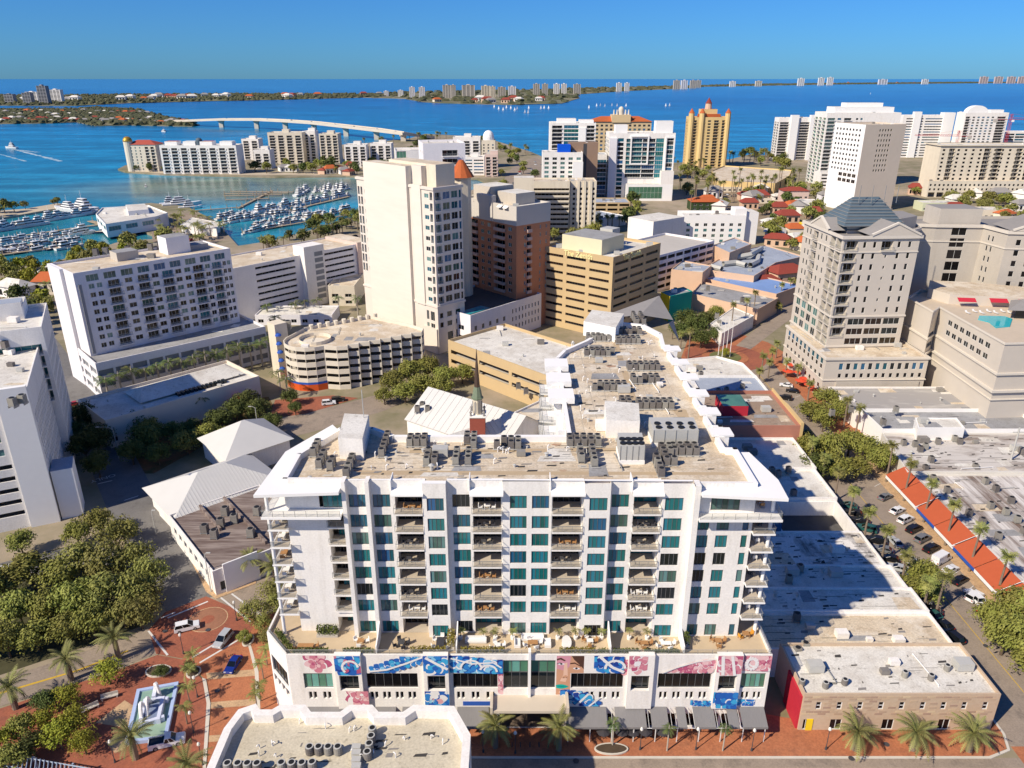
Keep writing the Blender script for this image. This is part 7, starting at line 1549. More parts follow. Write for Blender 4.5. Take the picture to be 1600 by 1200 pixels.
for v in range(4):
    b = MB(); frond(b, 0, 3.3, [.55, .75, .95, .7][v], [.95, .55, .35, .75][v], .55, 7, 16); FROND.append(b.mesh('frond', date_leaf))
RPm = random.Random(9)
def palm(kind, xy, label, group, h=None, s=1., z=0.):
    tm, cm, hh = RPm.choice(PALM[kind]); t = thing('palm_tree', label, 'palm', (xy[0], xy[1], z), group, RPm.uniform(0, 6)); k = (h or hh) / hh
    o = kid('trunk', tm, t); o.scale = (s, s, k)
    if kind == 'date':
        for q in range(34):
            lo = q > 22; f = bpy.data.objects.new('frond', FROND[(q * 7) % 4]); C.objects.link(f); f.parent = t; f.location = (0, 0, hh * k - .05)
            f.rotation_euler = (0, RPm.uniform(-.9, -.25) if q < 12 else RPm.uniform(-.35, .15) if not lo else RPm.uniform(.1, .55), q * 2.4 + RPm.uniform(-.2, .2)); e = s * RPm.uniform(.85, 1.1); f.scale = (e, e, e)
    else:
        c = bpy.data.objects.new('crown', cm); C.objects.link(c); c.parent = t; c.location = (.0, .1 if kind != 'royal' else .05, hh * k); c.scale = (s, s, s)
    return t
def palms(kind, pts, lab, group, h=None, s=1.):
    for i, q in enumerate(pts): palm(kind, W(q[0], q[1]), lab % nth(i), group, (q[2] if len(q) > 2 else h), s)
palms('date', [(774, 1168), (873, 1172)], 'tall date palm flanking the podium entrance, %s from the left', 'entrance date palms', 4.4, 1.05)
palms('date', [(1335, 1172), (1425, 1172), (1513, 1174)], 'date palm before the old brick building, %s from the condominium side', 'date palms by the brick building', 3.6, 1.1)
palms('date', [(186, 1030), (112, 1063), (25, 1108), (213, 1186), (300, 1232), (395, 905), (432, 915)], 'large date palm on the plaza side, %s in the count down from the park', 'plaza date palms', 4.6, 1.05)
palms('royal', [(957, 1166), (1042, 1174), (1129, 1174)], 'slender young palm on the orange pavement, %s from the entrance', 'young palms on the pavement', 4.6, .42)
for i in range(15):
    u = 1 + i * 3.9; palm('royal', (-129.2 + .737 * u + .676 * 3.4, 219.4 + .676 * u - .737 * 3.4), 'royal palm along the apartment base, %s from the left' % nth(i), 'royal palms along the apartment base', 8.2 + (i % 3) * .6, 1.15)
palms('royal', [(420, 502), (432, 520), (463, 497), (478, 494), (497, 492), (530, 488), (560, 498, 9), (450, 622), (438, 610), (340, 625), (355, 632), (298, 650), (318, 652)], 'palm near the round car park, %s from the left', 'palms near the round car park', 6.5)
palms('slim', [(300, 1072), (298, 1100), (293, 1132), (412, 1062), (408, 1096), (402, 1112), (418, 1040), (306, 1048)], 'arching small palm along the curved brick street, %s in the row', 'small palms on the curved street', 3.6, .62)
for i in range(7): palm('fan', (94.9, 112 + 9.4 * i), 'tall fan palm before the orange awnings, %s from the near end' % nth(i), 'fan palms by the awnings', 10.5, 1.15)
for i in range(8): palm('fan', (78.0, 117 + 8.4 * i), 'fan palm between the parked cars and low roofs, %s from the near end' % nth(i), 'fan palms by the low roofs', 7.5 + .4 * (i % 3), 1.15)
palms('fan', [(1462, 960, 9), (1075, 560, 11), (1063, 545, 6), (1050, 530, 5), (1142, 520, 12), (1163, 512, 12), (1176, 500, 12), (1218, 478, 10), (1232, 470, 10), (1190, 580, 6), (1200, 590, 6), (1205, 572, 6), (1226, 590, 6), (1185, 600, 5), (1212, 560, 6), (1244, 600, 6), (1262, 625, 6), (1318, 668, 9), (1336, 682, 9)], 'fan palm around the roundabout streets, %s from the near side', 'fan palms around the roundabout', None, 1.15)
Rp = random.Random(44)
def palm_area(area, n, lab, group, seed, kind='fan', h0=8, h1=14, s=1.5):
    R = random.Random(seed); poly = [W(x, y) for x, y in area]; xs = [p[0] for p in poly]; ys = [p[1] for p in poly]; got = []
    while len(got) < n:
        p = (R.uniform(min(xs), max(xs)), R.uniform(min(ys), max(ys)))
        if inside(p, poly): got.append(p)
    for i, p in enumerate(sorted(got)): palm(kind, p, lab % nth(i), group, R.uniform(h0, h1), s)
palm_area([(1075, 330), (1085, 300), (1250, 292), (1240, 315), (1130, 325)], 36, 'tall palm on the ground below the yellow tower, %s from the left', 'palms below the yellow tower', 1, h0=14, h1=20, s=1.7)
palm_area([(1060, 300), (1050, 260), (1100, 262), (1110, 290)], 16, 'palm between the glass and yellow towers, %s from the left', 'palms between the towers', 2)
palm_area([(236, 345), (300, 335), (362, 372), (300, 392), (250, 380)], 34, 'palm on the marina parking ground, %s from the left', 'palms on the marina ground', 3, 'slim', 5, 8, 1.5)
palm_area([(560, 228), (640, 219), (700, 216), (835, 242), (835, 245), (690, 221), (560, 231)], 34, 'shore palm along the bayfront, %s from the left', 'bayfront palms', 4, 'fan', 8, 12, 2.0)
palm_area([(400, 395), (540, 360), (600, 345), (600, 350), (540, 370), (400, 402)], 20, 'palm along the waterfront road, %s from the left', 'palms on the waterfront road', 5, 'slim', 6, 9, 1.5)
palm_area([(40, 480), (90, 455), (140, 440), (120, 470), (60, 510)], 10, 'palm behind the apartment block, %s from the left', 'palms behind the apartment block', 6, 'slim', 6, 9, 1.4)
palm_area([(1130, 255), (1175, 247), (1210, 248), (1200, 256)], 14, 'palm on the shore beside the yellow tower, %s from the left', 'palms on the far shore', 7, 'fan', 10, 14, 2.2)
palm_area([(930, 355), (980, 350), (985, 362), (935, 368)], 10, 'palm before the blue roofed hall, %s from the left', 'palms by the blue hall', 8, 'fan', 7, 9, 1.4)
# ================================================================== VEHICLES
tyre = mat('tyre', (.015, .015, .015), .9, .1, 2); carglass = glass('car_glass', (.01, .012, .015), .05)
lampw = mat('headlight', (.7, .7, .68), .2, .02, 1); lampr = mat('tail_light', (.35, .01, .01), .3, .02, 1)
PAINT = {'white': (.75, .75, .74), 'black': (.012, .012, .014), 'grey': (.16, .165, .17), 'silver': (.42, .43, .44), 'blue': (.012, .03, .20), 'red': (.35, .02, .02), 'green': (.02, .09, .08), 'beige': (.45, .38, .28)}
CM = {}
def car_meshes(kind, col):
    k = (kind, col)
    if k in CM: return CM[k]
    pm = mat('car_' + col, PAINT[col], .25, .02, 1, spec=.5); L, wd_ = {'sedan': (4.6, .9), 'suv': (4.8, .95), 'van': (5.4, 1.0), 'pickup': (5.7, 1.0)}[kind]; h2 = L / 2
    zt = {'sedan': .92, 'suv': 1.05, 'van': 1.15, 'pickup': 1.1}[kind]; rf = {'sedan': 1.42, 'suv': 1.75, 'van': 2.3, 'pickup': 1.85}[kind]
    prof = [(-h2, .35), (-h2 + .08, .30), (h2 - .08, .30), (h2, .4), (h2 - .02, .68), (h2 - .12, zt - .12), (h2 * .42, zt), (-h2 + .25, zt), (-h2 + .02, zt - .16)]
    b = MB(); n = len(prof)
    for s in (-1, 1):
        pts = [(s * (wd_ if z < zt - .2 else wd_ * .95), y, z) for y, z in prof]; b.face(pts if s < 0 else pts[::-1])
    for i in range(n):
        j = (i + 1) % n; (y0, z0), (y1, z1) = prof[i], prof[j]; w0 = wd_ if z0 < zt - .2 else wd_ * .95; w1 = wd_ if z1 < zt - .2 else wd_ * .95
        b.face([(-w0, y0, z0), (w0, y0, z0), (w1, y1, z1), (-w1, y1, z1)][::-1])
    c0, c1, c2, c3 = {'sedan': (-h2 + .45, -h2 + 1.15, h2 * .02, h2 * .44), 'suv': (-h2 + .08, -h2 + .4, h2 * .1, h2 * .5), 'van': (-h2 + .05, -h2 + .2, h2 * .5, h2 * .78), 'pickup': (-.35, -.15, h2 * .26, h2 * .5)}[kind]
    g = MB(); w0, w1 = wd_ * .93, wd_ * .74 if kind != 'van' else wd_ * .86
    lo = [(-w0, c0, zt - .01), (w0, c0, zt - .01), (w0, c3, zt - .01), (-w0, c3, zt - .01)]; hi = [(-w1, c1, rf - .06), (w1, c1, rf - .06), (w1, c2, rf - .06), (-w1, c2, rf - .06)]
    for i in range(4): j = (i + 1) % 4; g.face([lo[i], lo[j], hi[j], hi[i]])
    r = MB(); r.prism([(-w1 - .02, c1 - .03), (w1 + .02, c1 - .03), (w1 + .02, c2 + .03), (-w1 - .02, c2 + .03)], rf - .06, rf)
    for f in (.0, .5, 1.0):
        for s in (-1, 1): y0 = c0 + (c3 - c0) * f; y1 = c1 + (c2 - c1) * f; r.tube([(s * w0 * 1.005, y0, zt), (s * w1 * 1.005, y1, rf - .03)], .045, 4)
    if kind == 'van':
        r.prism([(-w0 - .01, c0), (w0 + .01, c0), (w0 + .01, c2 - .8), (-w0 - .01, c2 - .8)], zt - .02, rf - .1)
    if kind == 'pickup':
        for s in (-1, 1): r.box(s * wd_ * .95 - .05, s * wd_ * .95 + .05, -h2 + .05, -.4, zt, zt + .25)
        r.box(-wd_ * .9, wd_ * .9, -h2 + .05, -h2 + .15, zt, zt + .25); g.box(-wd_ * .85, wd_ * .85, -h2 + .16, -.42, zt + .005, zt + .03)
    wh = MB(); wr = .34 if kind != 'pickup' else .4
    for k2 in range(12):
        a, e = 2 * pi * k2 / 12, 2 * pi * (k2 + 1) / 12; p0, p1 = (wr * cos(a), wr * sin(a)), (wr * cos(e), wr * sin(e))
        wh.face([(-.11, *p0), (.11, *p0), (.11, *p1), (-.11, *p1)]); 
        for s in (-.11, .11): wh.face([(s, 0, 0), (s, *p0), (s, *p1)], 0); wh.face([(s * 1.03, 0, 0), (s * 1.03, p0[0] * .6, p0[1] * .6), (s * 1.03, p1[0] * .6, p1[1] * .6)], 1)
    li = MB(); li.box(-.2, .2, -.02, .03, 0, .14); tl = MB(); tl.box(-.16, .16, -.03, .02, 0, .2)
    CM[k] = (b.mesh('body', pm), g.mesh('glasshouse', carglass), r.mesh('roof', pm), wh.mesh('wheel', [tyre, steel]), li.mesh('headlight', lampw), tl.mesh('tail_light', lampr), h2, wd_, wr)
    return CM[k]
def car(kind, col, xy, rz, label, group=None, z=.05):
    bm, gm, rm, wm_, lm, tm, h2, wd_, wr = car_meshes(kind, col)
    t = thing('van' if kind == 'van' else 'pickup_truck' if kind == 'pickup' else 'car', label, {'van': 'van', 'pickup': 'pickup'}.get(kind, 'car'), (xy[0], xy[1], z), group, rz)
    t.scale = (.92, .92, .92)
    def add(nm, me, loc): o = kid(nm, me, t); o.location = loc
    add('body', bm, (0, 0, 0)); add('glasshouse', gm, (0, 0, 0)); add('roof', rm, (0, 0, 0))
    for sx in (-1, 1):
        for y in (-h2 * .6, h2 * .62): add('wheel', wm_, (sx * (wd_ - .08), y, wr))
        add('headlight', lm, (sx * wd_ * .66, h2 - .03, .62)); add('tail_light', tm, (sx * wd_ * .75, -h2 + .02, .7))
    return t
gl_, gr_ = 'cars parked beside the low roofs', 'cars parked by the orange awnings'
RC = random.Random(2)
lc = ['black', 'grey', 'black', 'grey', 'silver', 'black', 'grey', 'black', 'green', 'black', 'black', 'green']
for i, col in enumerate(lc):
    y = 118.0 + i * 3.35 + (1.4 if i > 7 else 0); k = RC.choice(['sedan', 'suv', 'sedan']); car(k, col, (80.3, y), radians(62), '%s %s parked at an angle beside the low roofs, %s from the near end' % (col, 'sedan' if k == 'sedan' else 'suv', nth(i)), gl_)
rcars = [(118.0, 'sedan', 'black'), (122.0, 'suv', 'white'), (127.2, 'sedan', 'black'), (130.8, 'sedan', 'white'), (134.4, 'van', 'white'), (138.4, 'suv', 'black'), (142.2, 'suv', 'grey'), (146.0, 'suv', 'black'), (150.0, 'suv', 'white'), (154.0, 'sedan', 'white'), (160.2, 'sedan', 'grey')]
for i, (y, k, col) in enumerate(rcars): car(k, col, (90.9, y), radians(-58), '%s %s nosed towards the orange awnings, %s from the near end' % (col, 'van' if k == 'van' else 'sedan' if k == 'sedan' else 'suv', nth(i)), gr_)
for kind, col, q, a, lb in (('suv', 'white', (1421, 880), 8, 'white suv driving between the parked rows'), ('sedan', 'silver', (1398, 850), 5, 'silver car behind the white suv in the street'), ('suv', 'white', (1521, 936), 5, 'white car alone near the street trees'), ('suv', 'black', (1487, 998), 20, 'black suv parked near the brick building corner'), ('sedan', 'black', (1472, 978), 20, 'black sedan just beyond the corner suv'), ('sedan', 'green', (1455, 962), 20, 'dark green sedan third from the corner'),
    ('sedan', 'white', (1228, 604), 70, 'white car parked under the red umbrellas'), ('sedan', 'black', (1238, 613), 70, 'black car beside the white car near the umbrellas'), ('suv', 'black', (1226, 624), 62, 'long black car in the street below the roundabout'), ('sedan', 'grey', (1262, 641), 60, 'grey car under the street trees'), ('sedan', 'white', (1270, 650), 60, 'white sedan under the street trees'),
    ('suv', 'white', (293, 983), -68, 'white suv turning on the red brick crossing'), ('suv', 'silver', (349, 1003), 168, 'silver suv waiting at the brick crossing'), ('sedan', 'blue', (365, 1042), 174, 'dark blue car on the curved brick street'), ('pickup', 'white', (262, 1163), -72, 'white pickup truck parked beside the fountain'),
    ('suv', 'white', (20, 893), -62, 'white suv parked behind the park trees at the edge'), ('suv', 'white', (163, 914), -70, 'white suv half hidden by the park canopy'), ('sedan', 'white', (158, 878), -70, 'white sedan seen through the canopy gap'), ('sedan', 'red', (114, 634), 125, 'red car in the shaded street'), ('sedan', 'black', (147, 732), -130, 'dark car stopping at the shaded junction'), ('suv', 'white', (514, 632), -75, 'white suv parked by the orange car park base'), ('suv', 'black', (529, 627), -75, 'black suv next to the orange car park base'),
    ('suv', 'white', (1587, 697), 85, 'white suv in the yard behind the long roofs'), ('suv', 'white', (1577, 712), 85, 'second white suv in the yard, nearer the arcade'), ('suv', 'black', (1592, 728), 85, 'black suv in the yard behind the arcade')):
    car(kind, col, W(*q), radians(a), lb)
Rq = random.Random(6)
def lot(area, n, lab, group, seed, rz):
    R = random.Random(seed); poly = [W(x, y) for x, y in area]; xs = [p[0] for p in poly]; ys = [p[1] for p in poly]; got = []
    while len(got) < n:
        p = (R.uniform(min(xs), max(xs)), R.uniform(min(ys), max(ys)))
        if inside(p, poly) and all(hypot(p[0] - q[0], p[1] - q[1]) > 4.6 for q in got): got.append(p)
    for i, p in enumerate(sorted(got)):
        col = R.choice(['white', 'black', 'grey', 'silver', 'red', 'white', 'beige']); car(R.choice(['sedan', 'suv']), col, p, rz + R.choice([0, pi]), ('%s ' + lab) % (col, nth(i)), group)
lot([(440, 400), (540, 372), (590, 358), (592, 362), (540, 378), (445, 408)], 22, 'car along the waterfront road, %s from the left', 'cars on the waterfront road', 1, radians(40))
lot([(20, 462), (75, 450), (130, 432), (135, 442), (80, 470), (20, 485)], 10, 'car parked behind the apartment block, %s from the left', 'cars behind the apartment block', 2, radians(20))
lot([(250, 352), (300, 338), (350, 370), (290, 388)], 26, 'car on the marina parking ground, %s from the left', 'cars on the marina ground', 3, radians(40))
lot([(790, 300), (810, 262), (835, 252), (855, 262), (850, 310)], 26, 'car at the bayfront junction, %s from the left', 'cars at the junction', 4, radians(30))
lot([(1110, 320), (1110, 300), (1230, 296), (1240, 312)], 22, 'car on the ground below the yellow tower, %s from the left', 'cars below the yellow tower', 5, radians(0))
for i, f in enumerate((.12, .24, .38, .47, .55, .63, .7, .78, .86, .95)):
    n = len(pts) - 1; k = min(n - 1, int(f * n)); t = f * n - k; A, B = pts[k], pts[k + 1]
    car('suv', RC.choice(['black', 'grey', 'white']), (A[0] + (B[0] - A[0]) * t, A[1] + (B[1] - A[1]) * t + (3 if i % 2 else -3)), atan2(-(B[0] - A[0]), B[1] - A[1]), '%s vehicle on the bridge deck, counted from the island end' % nth(i), 'vehicles on the bridge', z=A[2] + (B[2] - A[2]) * t + .05)
# ================================================================== BOATS
hullw = mat('boat_white', (.80, .79, .76), .35, .03, .5, spec=.4); hulln = mat('boat_navy', (.02, .03, .08), .3, .05, .5, spec=.5); teakm = mat('boat_deck', (.50, .40, .28), .8, .1, 1)
def hull_mesh(L, B, H, m):
    b = MB(); st = [(-.5, .86, 0), (-.2, 1, 0), (.15, .96, .06), (.35, .66, .18), (.47, .25, .30), (.5, .02, .36)]; rings = []
    for f, w_, up in st:
        i = len(b.v); rings.append(i); y = f * L; w2 = B / 2 * w_
        b.v += [(-w2, y, H * (1 + up)), (-w2 * .82, y * .985, H * .1), (0, y * .97, -H * .25), (w2 * .82, y * .985, H * .1), (w2, y, H * (1 + up))]
    for a, c in zip(rings, rings[1:]):
        for k in range(4): b.f.append((a + k, c + k, c + k + 1, a + k + 1)); b.m.append(0)
        b.f.append((a + 4, c + 4, c, a)); b.m.append(1)
    b.f.append(tuple(rings[0] + k for k in range(5))); b.m.append(0)
    return b.mesh('hull', [m, hullw if L > 14 else teakm])
def cab(L, B, z0, z1, y0, y1, tap=.86, glassy=True):
    b = MB(); w_ = B / 2; lo = [(-w_, y0), (w_, y0), (w_ * .8, y1), (-w_ * .8, y1)]; q = lambda p, t: (p[0] * t, y0 + (p[1] - y0) * (.9 if p[1] > y0 else 1))
    zs = [z0, z0 + (z1 - z0) * .35, z0 + (z1 - z0) * .78, z1]; tp = [1, .97, tap + .03, tap]
    for k in range(3):
        for i in range(4):
            j = (i + 1) % 4; A, B_ = lo[i], lo[j]; f0, f1 = tp[k], tp[k + 1]; g = lambda p, f: (p[0] * f, y0 + (p[1] - y0) * f)
            b.face([(*g(A, f0), zs[k]), (*g(B_, f0), zs[k]), (*g(B_, f1), zs[k + 1]), (*g(A, f1), zs[k + 1])], 1 if k == 1 and glassy else 0)
    b.face([(p[0] * tap, y0 + (p[1] - y0) * tap, z1) for p in lo]); return b.mesh('cabin', [hullw, carglass])
BOAT = []
for L, B, H, m, decks in ((9, 3, 1.0, hullw, 1), (13, 4, 1.5, hullw, 2), (18, 5, 1.9, hullw, 3), (12, 3.8, 1.4, hulln, 1), (30, 6.6, 2.6, hullw, 4)):
    cs_ = [cab(L, B * (.72 - .1 * d), H + 1.7 * d, H + 1.7 * (d + 1), -L * (.28 - .05 * d), L * (.2 - .07 * d)) for d in range(min(decks, 3))]
    ms = MB(); ms.tube([(0, -L * .05, H), (0, -L * .05, H + 1.7 * decks + (2.2 if decks < 3 else 3.5))], .09, 5); ms.box(-.9, .9, -L * .05 - .1, -L * .05 + .1, H + 1.7 * decks + .8, H + 1.7 * decks + .95)
    BOAT.append((hull_mesh(L, B, H, m), cs_, ms.mesh('mast', hullw), L))
def boat(k, xy, rz, label, group, s=1.):
    hm, cs_, mm, L = BOAT[k]; t = thing('motor_boat', label, 'boat', (xy[0], xy[1], SEA), group, rz); t.scale = (s, s, s)
    for nm, me in [('hull', hm)] + [('cabin', c) for c in cs_] + [('mast', mm)]:
        o = kid(nm, me, t)
Rb2 = random.Random(12)
def boat_row(A, B, n, ks, rz, lab, group, jit=1., both_=True):
    a, b_ = W(*A, SEA), W(*B, SEA)
    for i in range(n):
        f = (i + .5) / n; x, y = a[0] + (b_[0] - a[0]) * f + Rb2.uniform(-jit, jit), a[1] + (b_[1] - a[1]) * f + Rb2.uniform(-jit, jit)
        boat(Rb2.choice(ks), (x, y), rz + (pi if both_ and i % 2 else 0) + Rb2.uniform(-.08, .08), '%s white motor boat in the %s' % (nth(i), lab), group, Rb2.uniform(.65, 1.1))
def dock(A, B, wd_, label):
    a, b_ = W(*A, 0), W(*B, 0); L = hypot(b_[0] - a[0], b_[1] - a[1]); r = atan2(b_[1] - a[1], b_[0] - a[0]); n_ = (-sin(r) * wd_ / 2, cos(r) * wd_ / 2)
    t = thing('dock', label, 'dock', (a[0], a[1], 0), 'marina docks'); b = MB(); b.prism([(a[0] - n_[0], a[1] - n_[1]), (b_[0] - n_[0], b_[1] - n_[1]), (b_[0] + n_[0], b_[1] + n_[1]), (a[0] + n_[0], a[1] + n_[1])], -.7, -.35); b.build('deck', mat('dock_planks', (.42, .33, .22), .9, .12, .5), t)
    k = max(2, int(L / 12))
    for i in range(k + 1):
        f = i / k; b = MB(); b.cyl(a[0] + (b_[0] - a[0]) * f + n_[0], a[1] + (b_[1] - a[1]) * f + n_[1], -3, 2.2, .28, n=6); b.build('piling', mat('piling', (.36, .29, .21), .9, .1, 1), t)
gm_ = 'boats in the left marina'; gn_ = 'boats in the right marina'
rL = radians(-32)
dock((-40, 378), (152, 350), 3, 'dock behind the nearer row of the left marina'); dock((-40, 402), (130, 380), 3, 'dock nearest the lawn in the left marina'); dock((140, 344), (206, 362), 4, 'broad dock beside the restaurant')
boat_row((-30, 366), (62, 352), 10, [1, 2, 2], rL, 'outer row of the left marina, from the left', gm_)
boat_row((62, 348), (146, 334), 12, [2, 2, 1, 4], rL, 'yacht row before the restaurant, from the left', gm_)
boat_row((-30, 385), (140, 366), 21, [0, 1, 1, 2], rL, 'middle row of the left marina, from the left', gm_)
boat_row((-30, 400), (130, 386), 20, [0, 1, 0, 3], rL, 'inner row of the left marina, from the left', gm_)
boat(4, W(128, 328, SEA), radians(60), 'largest white yacht with a tall mast in the left marina', gm_, 1.2); boat(4, W(105, 330, SEA), radians(62), 'second large yacht beside the tall masted one', gm_, 1.0); boat(3, W(165, 364, SEA), radians(-70), 'navy hulled boat by the broad dock', gm_); boat(2, W(186, 360, SEA), radians(-60), 'white cruiser at the broad dock', gm_)
boat(4, W(285, 322, SEA), radians(-60), 'large yacht moored right of the restaurant', gm_); boat(2, W(298, 326, SEA), radians(-60), 'cruiser beside the large yacht right of the restaurant', gm_); boat(2, W(268, 320, SEA), radians(-60), 'cruiser left of the large yacht by the restaurant', gm_)
for i, (A, B) in enumerate((((304, 328), (380, 322)), ((372, 324), (425, 297)), ((360, 298), (458, 299)), ((350, 305), (440, 303)), ((352, 311), (420, 309)), ((350, 301.5), (450, 300.5)))): dock(A, B, 2.2, 'pier of the empty dock group, %s in the set' % nth(i))
dock((350, 345), (480, 322), 2.6, 'dock through the dense right marina rows'); dock((440, 330), (545, 306), 3, 'dock of the yacht row in the right marina'); dock((380, 362), (545, 334), 2.4, 'dock nearest the palms in the right marina')
boat_row((342, 343), (470, 322), 27, [1, 1, 2, 0], radians(-20), 'dense front row of the right marina, from the left', gn_)
boat_row((350, 350), (480, 330), 24, [0, 1, 1], radians(-20), 'second row of the right marina, from the left', gn_)
boat_row((462, 322), (545, 306), 14, [1, 2, 2], radians(-20), 'yacht row of the right marina, from the left', gn_)
boat_row((464, 306), (480, 296), 6, [2, 4, 2], radians(-14), 'tall yacht group of the right marina, from the left', gn_, 3); boat_row((490, 300), (545, 296), 8, [2, 2, 1], radians(-14), 'far yacht row of the right marina, from the left', gn_)
boat_row((395, 352), (500, 335), 14, [0, 0, 1, 3], radians(-20), 'third row of the right marina, from the left', gn_); boat_row((-20, 393), (125, 376), 16, [0, 0, 3], rL, 'small boat row of the left marina, from the left', gm_)
boat_row((384, 366), (470, 346), 16, [0, 0, 1], radians(-20), 'row under the palms, from the left', gn_); boat_row((480, 342), (545, 330), 10, [1, 1, 0], radians(-20), 'right end row by the cream tower, from the left', gn_)
Rs = random.Random(4)
sailm = mat('sail_white', (.82, .82, .80), .7, .02, 1)
sb = MB(); sb.face([(0, -4, 2), (0, 3.2, 2), (0, -.2, 15)]); sb.face([(.1, -.2, 15), (.1, 3.2, 2), (.1, -4, 2)]); sail_me = sb.mesh('sail', sailm)
spots = [(772, 168), (779, 171), (786, 172.5), (791, 169), (798, 170), (804, 173), (808, 171), (820, 176.5), (825, 177), (826, 170), (845, 170), (850, 169.5), (857, 170), (920, 169), (932, 166), (938, 165.5), (945, 166.5), (956, 165.5), (964, 166), (978, 166), (1040, 166), (1046, 165.5), (1360, 147)]
for i, q in enumerate(spots):
    x, y = W(*q, SEA); t = thing('sailing_boat', 'small white sailing boat on the open bay, %s from the left' % nth(i), 'boat', (x, y, SEA), 'sailing boats on the bay', Rs.uniform(1, 2)); t.scale = (.75,) * 3
    for nm, me in (('hull', BOAT[0][0]), ('sail', sail_me)): o = kid(nm, me, t)
boat(2, W(18, 232, SEA), radians(75), 'speedboat drawing a white wake at the left', 'moving boats', 1.2); boat(0, W(256, 206, SEA), radians(60), 'small boat near the bridge end', 'moving boats', 1.6); boat(0, W(228, 292, SEA), radians(20), 'lone white boat in the calm inlet', 'moving boats', .8)
foam = mat('foam', (.55, .66, .70), .8, .15, .15)
for A, B, w0, w1 in (((20, 233), (95, 252), 2, 5), ((20, 233.5), (60, 238), 2, 4), ((0, 241), (40, 252), 2, 2)):
    a, b_ = W(*A, SEA), W(*B, SEA); d = (b_[0] - a[0], b_[1] - a[1]); l = hypot(*d); n_ = (-d[1] / l, d[0] / l)
    b = MB()
    for k in range(20):
        f = k / 20; e = f + Rs.uniform(.02, .05); wv = (w0 + (w1 - w0) * f) * Rs.uniform(.4, 1.2); c = (a[0] + d[0] * f, a[1] + d[1] * f); g = (a[0] + d[0] * e, a[1] + d[1] * e)
        b.face([(c[0] - n_[0] * wv, c[1] - n_[1] * wv, SEA + .05), (g[0] - n_[0] * wv * .7, g[1] - n_[1] * wv * .7, SEA + .05), (g[0] + n_[0] * wv, g[1] + n_[1] * wv, SEA + .05), (c[0] + n_[0] * wv * .8, c[1] + n_[1] * wv * .8, SEA + .05)])
    tag(b.build('foam', foam), 'broken white wake behind the speedboat', kind='stuff')
# ================================================================== ROOF UNITS, STREET FURNITURE, TERRACES
b = MB(); b.box(-.46, .46, -.42, .42, .35, 1.5)
for z in (.5, .75, 1.0, 1.25): b.box(-.475, .475, -.435, .435, z, z + .12)
UNIT = b.mesh('housing', unit_m); b = MB(); b.cyl(0, 0, 1.5, 1.56, .36, n=10); UFAN = b.mesh('fan', fan_m)
b = MB(); b.box(-.5, -.42, -.5, .5, 0, .35); b.box(.42, .5, -.5, .5, 0, .35); b.box(-.5, .5, -.5, -.44, .27, .34); USTAND = b.mesh('stand', steel)
def unit(x, y, z, label, group, rz=0, s=1.):
    t = thing('condenser_unit', label, 'air conditioner', (x, y, z), group, rz); t.scale = (s, s, s)
    for nm, me in (('housing', UNIT), ('fan', UFAN), ('stand', USTAND)): o = kid(nm, me, t)
RU = random.Random(77)
def rack(px, py, nx, ny, lab, i, dx=1.12, dy=1.5, h=ROOF):
    x, y = W(px, py, h + .7); c = 0
    for a in range(nx):
        for b_ in range(ny):
            if RU.random() < .06: continue
            unit(x + (a - (nx - 1) / 2) * dx, y + (b_ - (ny - 1) / 2) * dy + RU.uniform(-.1, .1), h, '%s condenser in the roof rack %s' % (nth(c), lab), 'condensers on the condominium roof'); c += 1
    m = MB(); w2, d2 = nx * dx / 2 + .1, ny * dy / 2 + .1
    for s in (-1, 1): m.box(x - w2, x + w2, y + s * d2 * .7 - .05, y + s * d2 * .7 + .05, h + .003, h + .16); 
    m.tube([(x - w2, y - d2, h + .35), (x + w2, y - d2, h + .35)], .05, 4)
    tag(m.build('roof_rack', unit_l), 'steel rack under the condensers %s' % lab, 'rack', 'condenser racks')
for i, (px, py, nx, ny, lb) in enumerate(((493, 700, 1, 3, 'at the left roof edge'), (502, 718, 1, 3, 'second from the left roof edge'), (516, 728, 1, 3, 'third from the left roof edge'), (546, 727, 1, 4, 'below the left stair box'), (601, 694, 1, 5, 'right of the left stair box'), (652, 688, 3, 2, 'left of centre near the back parapet'), (735, 688, 2, 3, 'in front of the steeple'), (668, 714, 1, 3, 'left pair at the front centre'), (680, 714, 1, 3, 'left pair, right hand column'), (713, 713, 1, 3, 'centre pair, left hand column'), (732, 713, 1, 3, 'centre pair, right hand column'), (793, 692, 4, 2, 'right of the steeple'), (912, 688, 5, 2, 'left of the tall air handler'), (908, 712, 1, 4, 'below the left air handler rack'), (927, 712, 1, 4, 'close to the tall air handler'),
    (977, 628, 2, 2, 'behind the centre stair box'), (1023, 631, 6, 2, 'behind the long air handler'), (952, 603, 6, 2, 'halfway up the rear wing on the left'), (1008, 592, 5, 2, 'halfway up the rear wing on the right'), (1005, 572, 6, 2, 'third pair up the rear wing'), (937, 550, 6, 2, 'fourth up the wing on the left'), (935, 527, 5, 2, 'fifth up the wing on the left'), (981, 531, 5, 2, 'right of the wing walkway'), (980, 517, 6, 2, 'near the wing tip'), (992, 497, 1, 5, 'first of two by the tip box'), (1003, 497, 1, 5, 'second of two by the tip box'), (1029, 727, 1, 4, 'right of the tall air handler'), (1043, 710, 2, 4, 'dark block right of the air handlers'), (1069, 702, 4, 2, 'nearest the right canopy'))):
    rack(px, py, nx, ny, lb, i)
streaks(mainroot, -26, 31, 97, 108.5, ROOF + .02, 90); streaks(mainroot, 12, 31, 112, 160, ROOF + .02, 80)
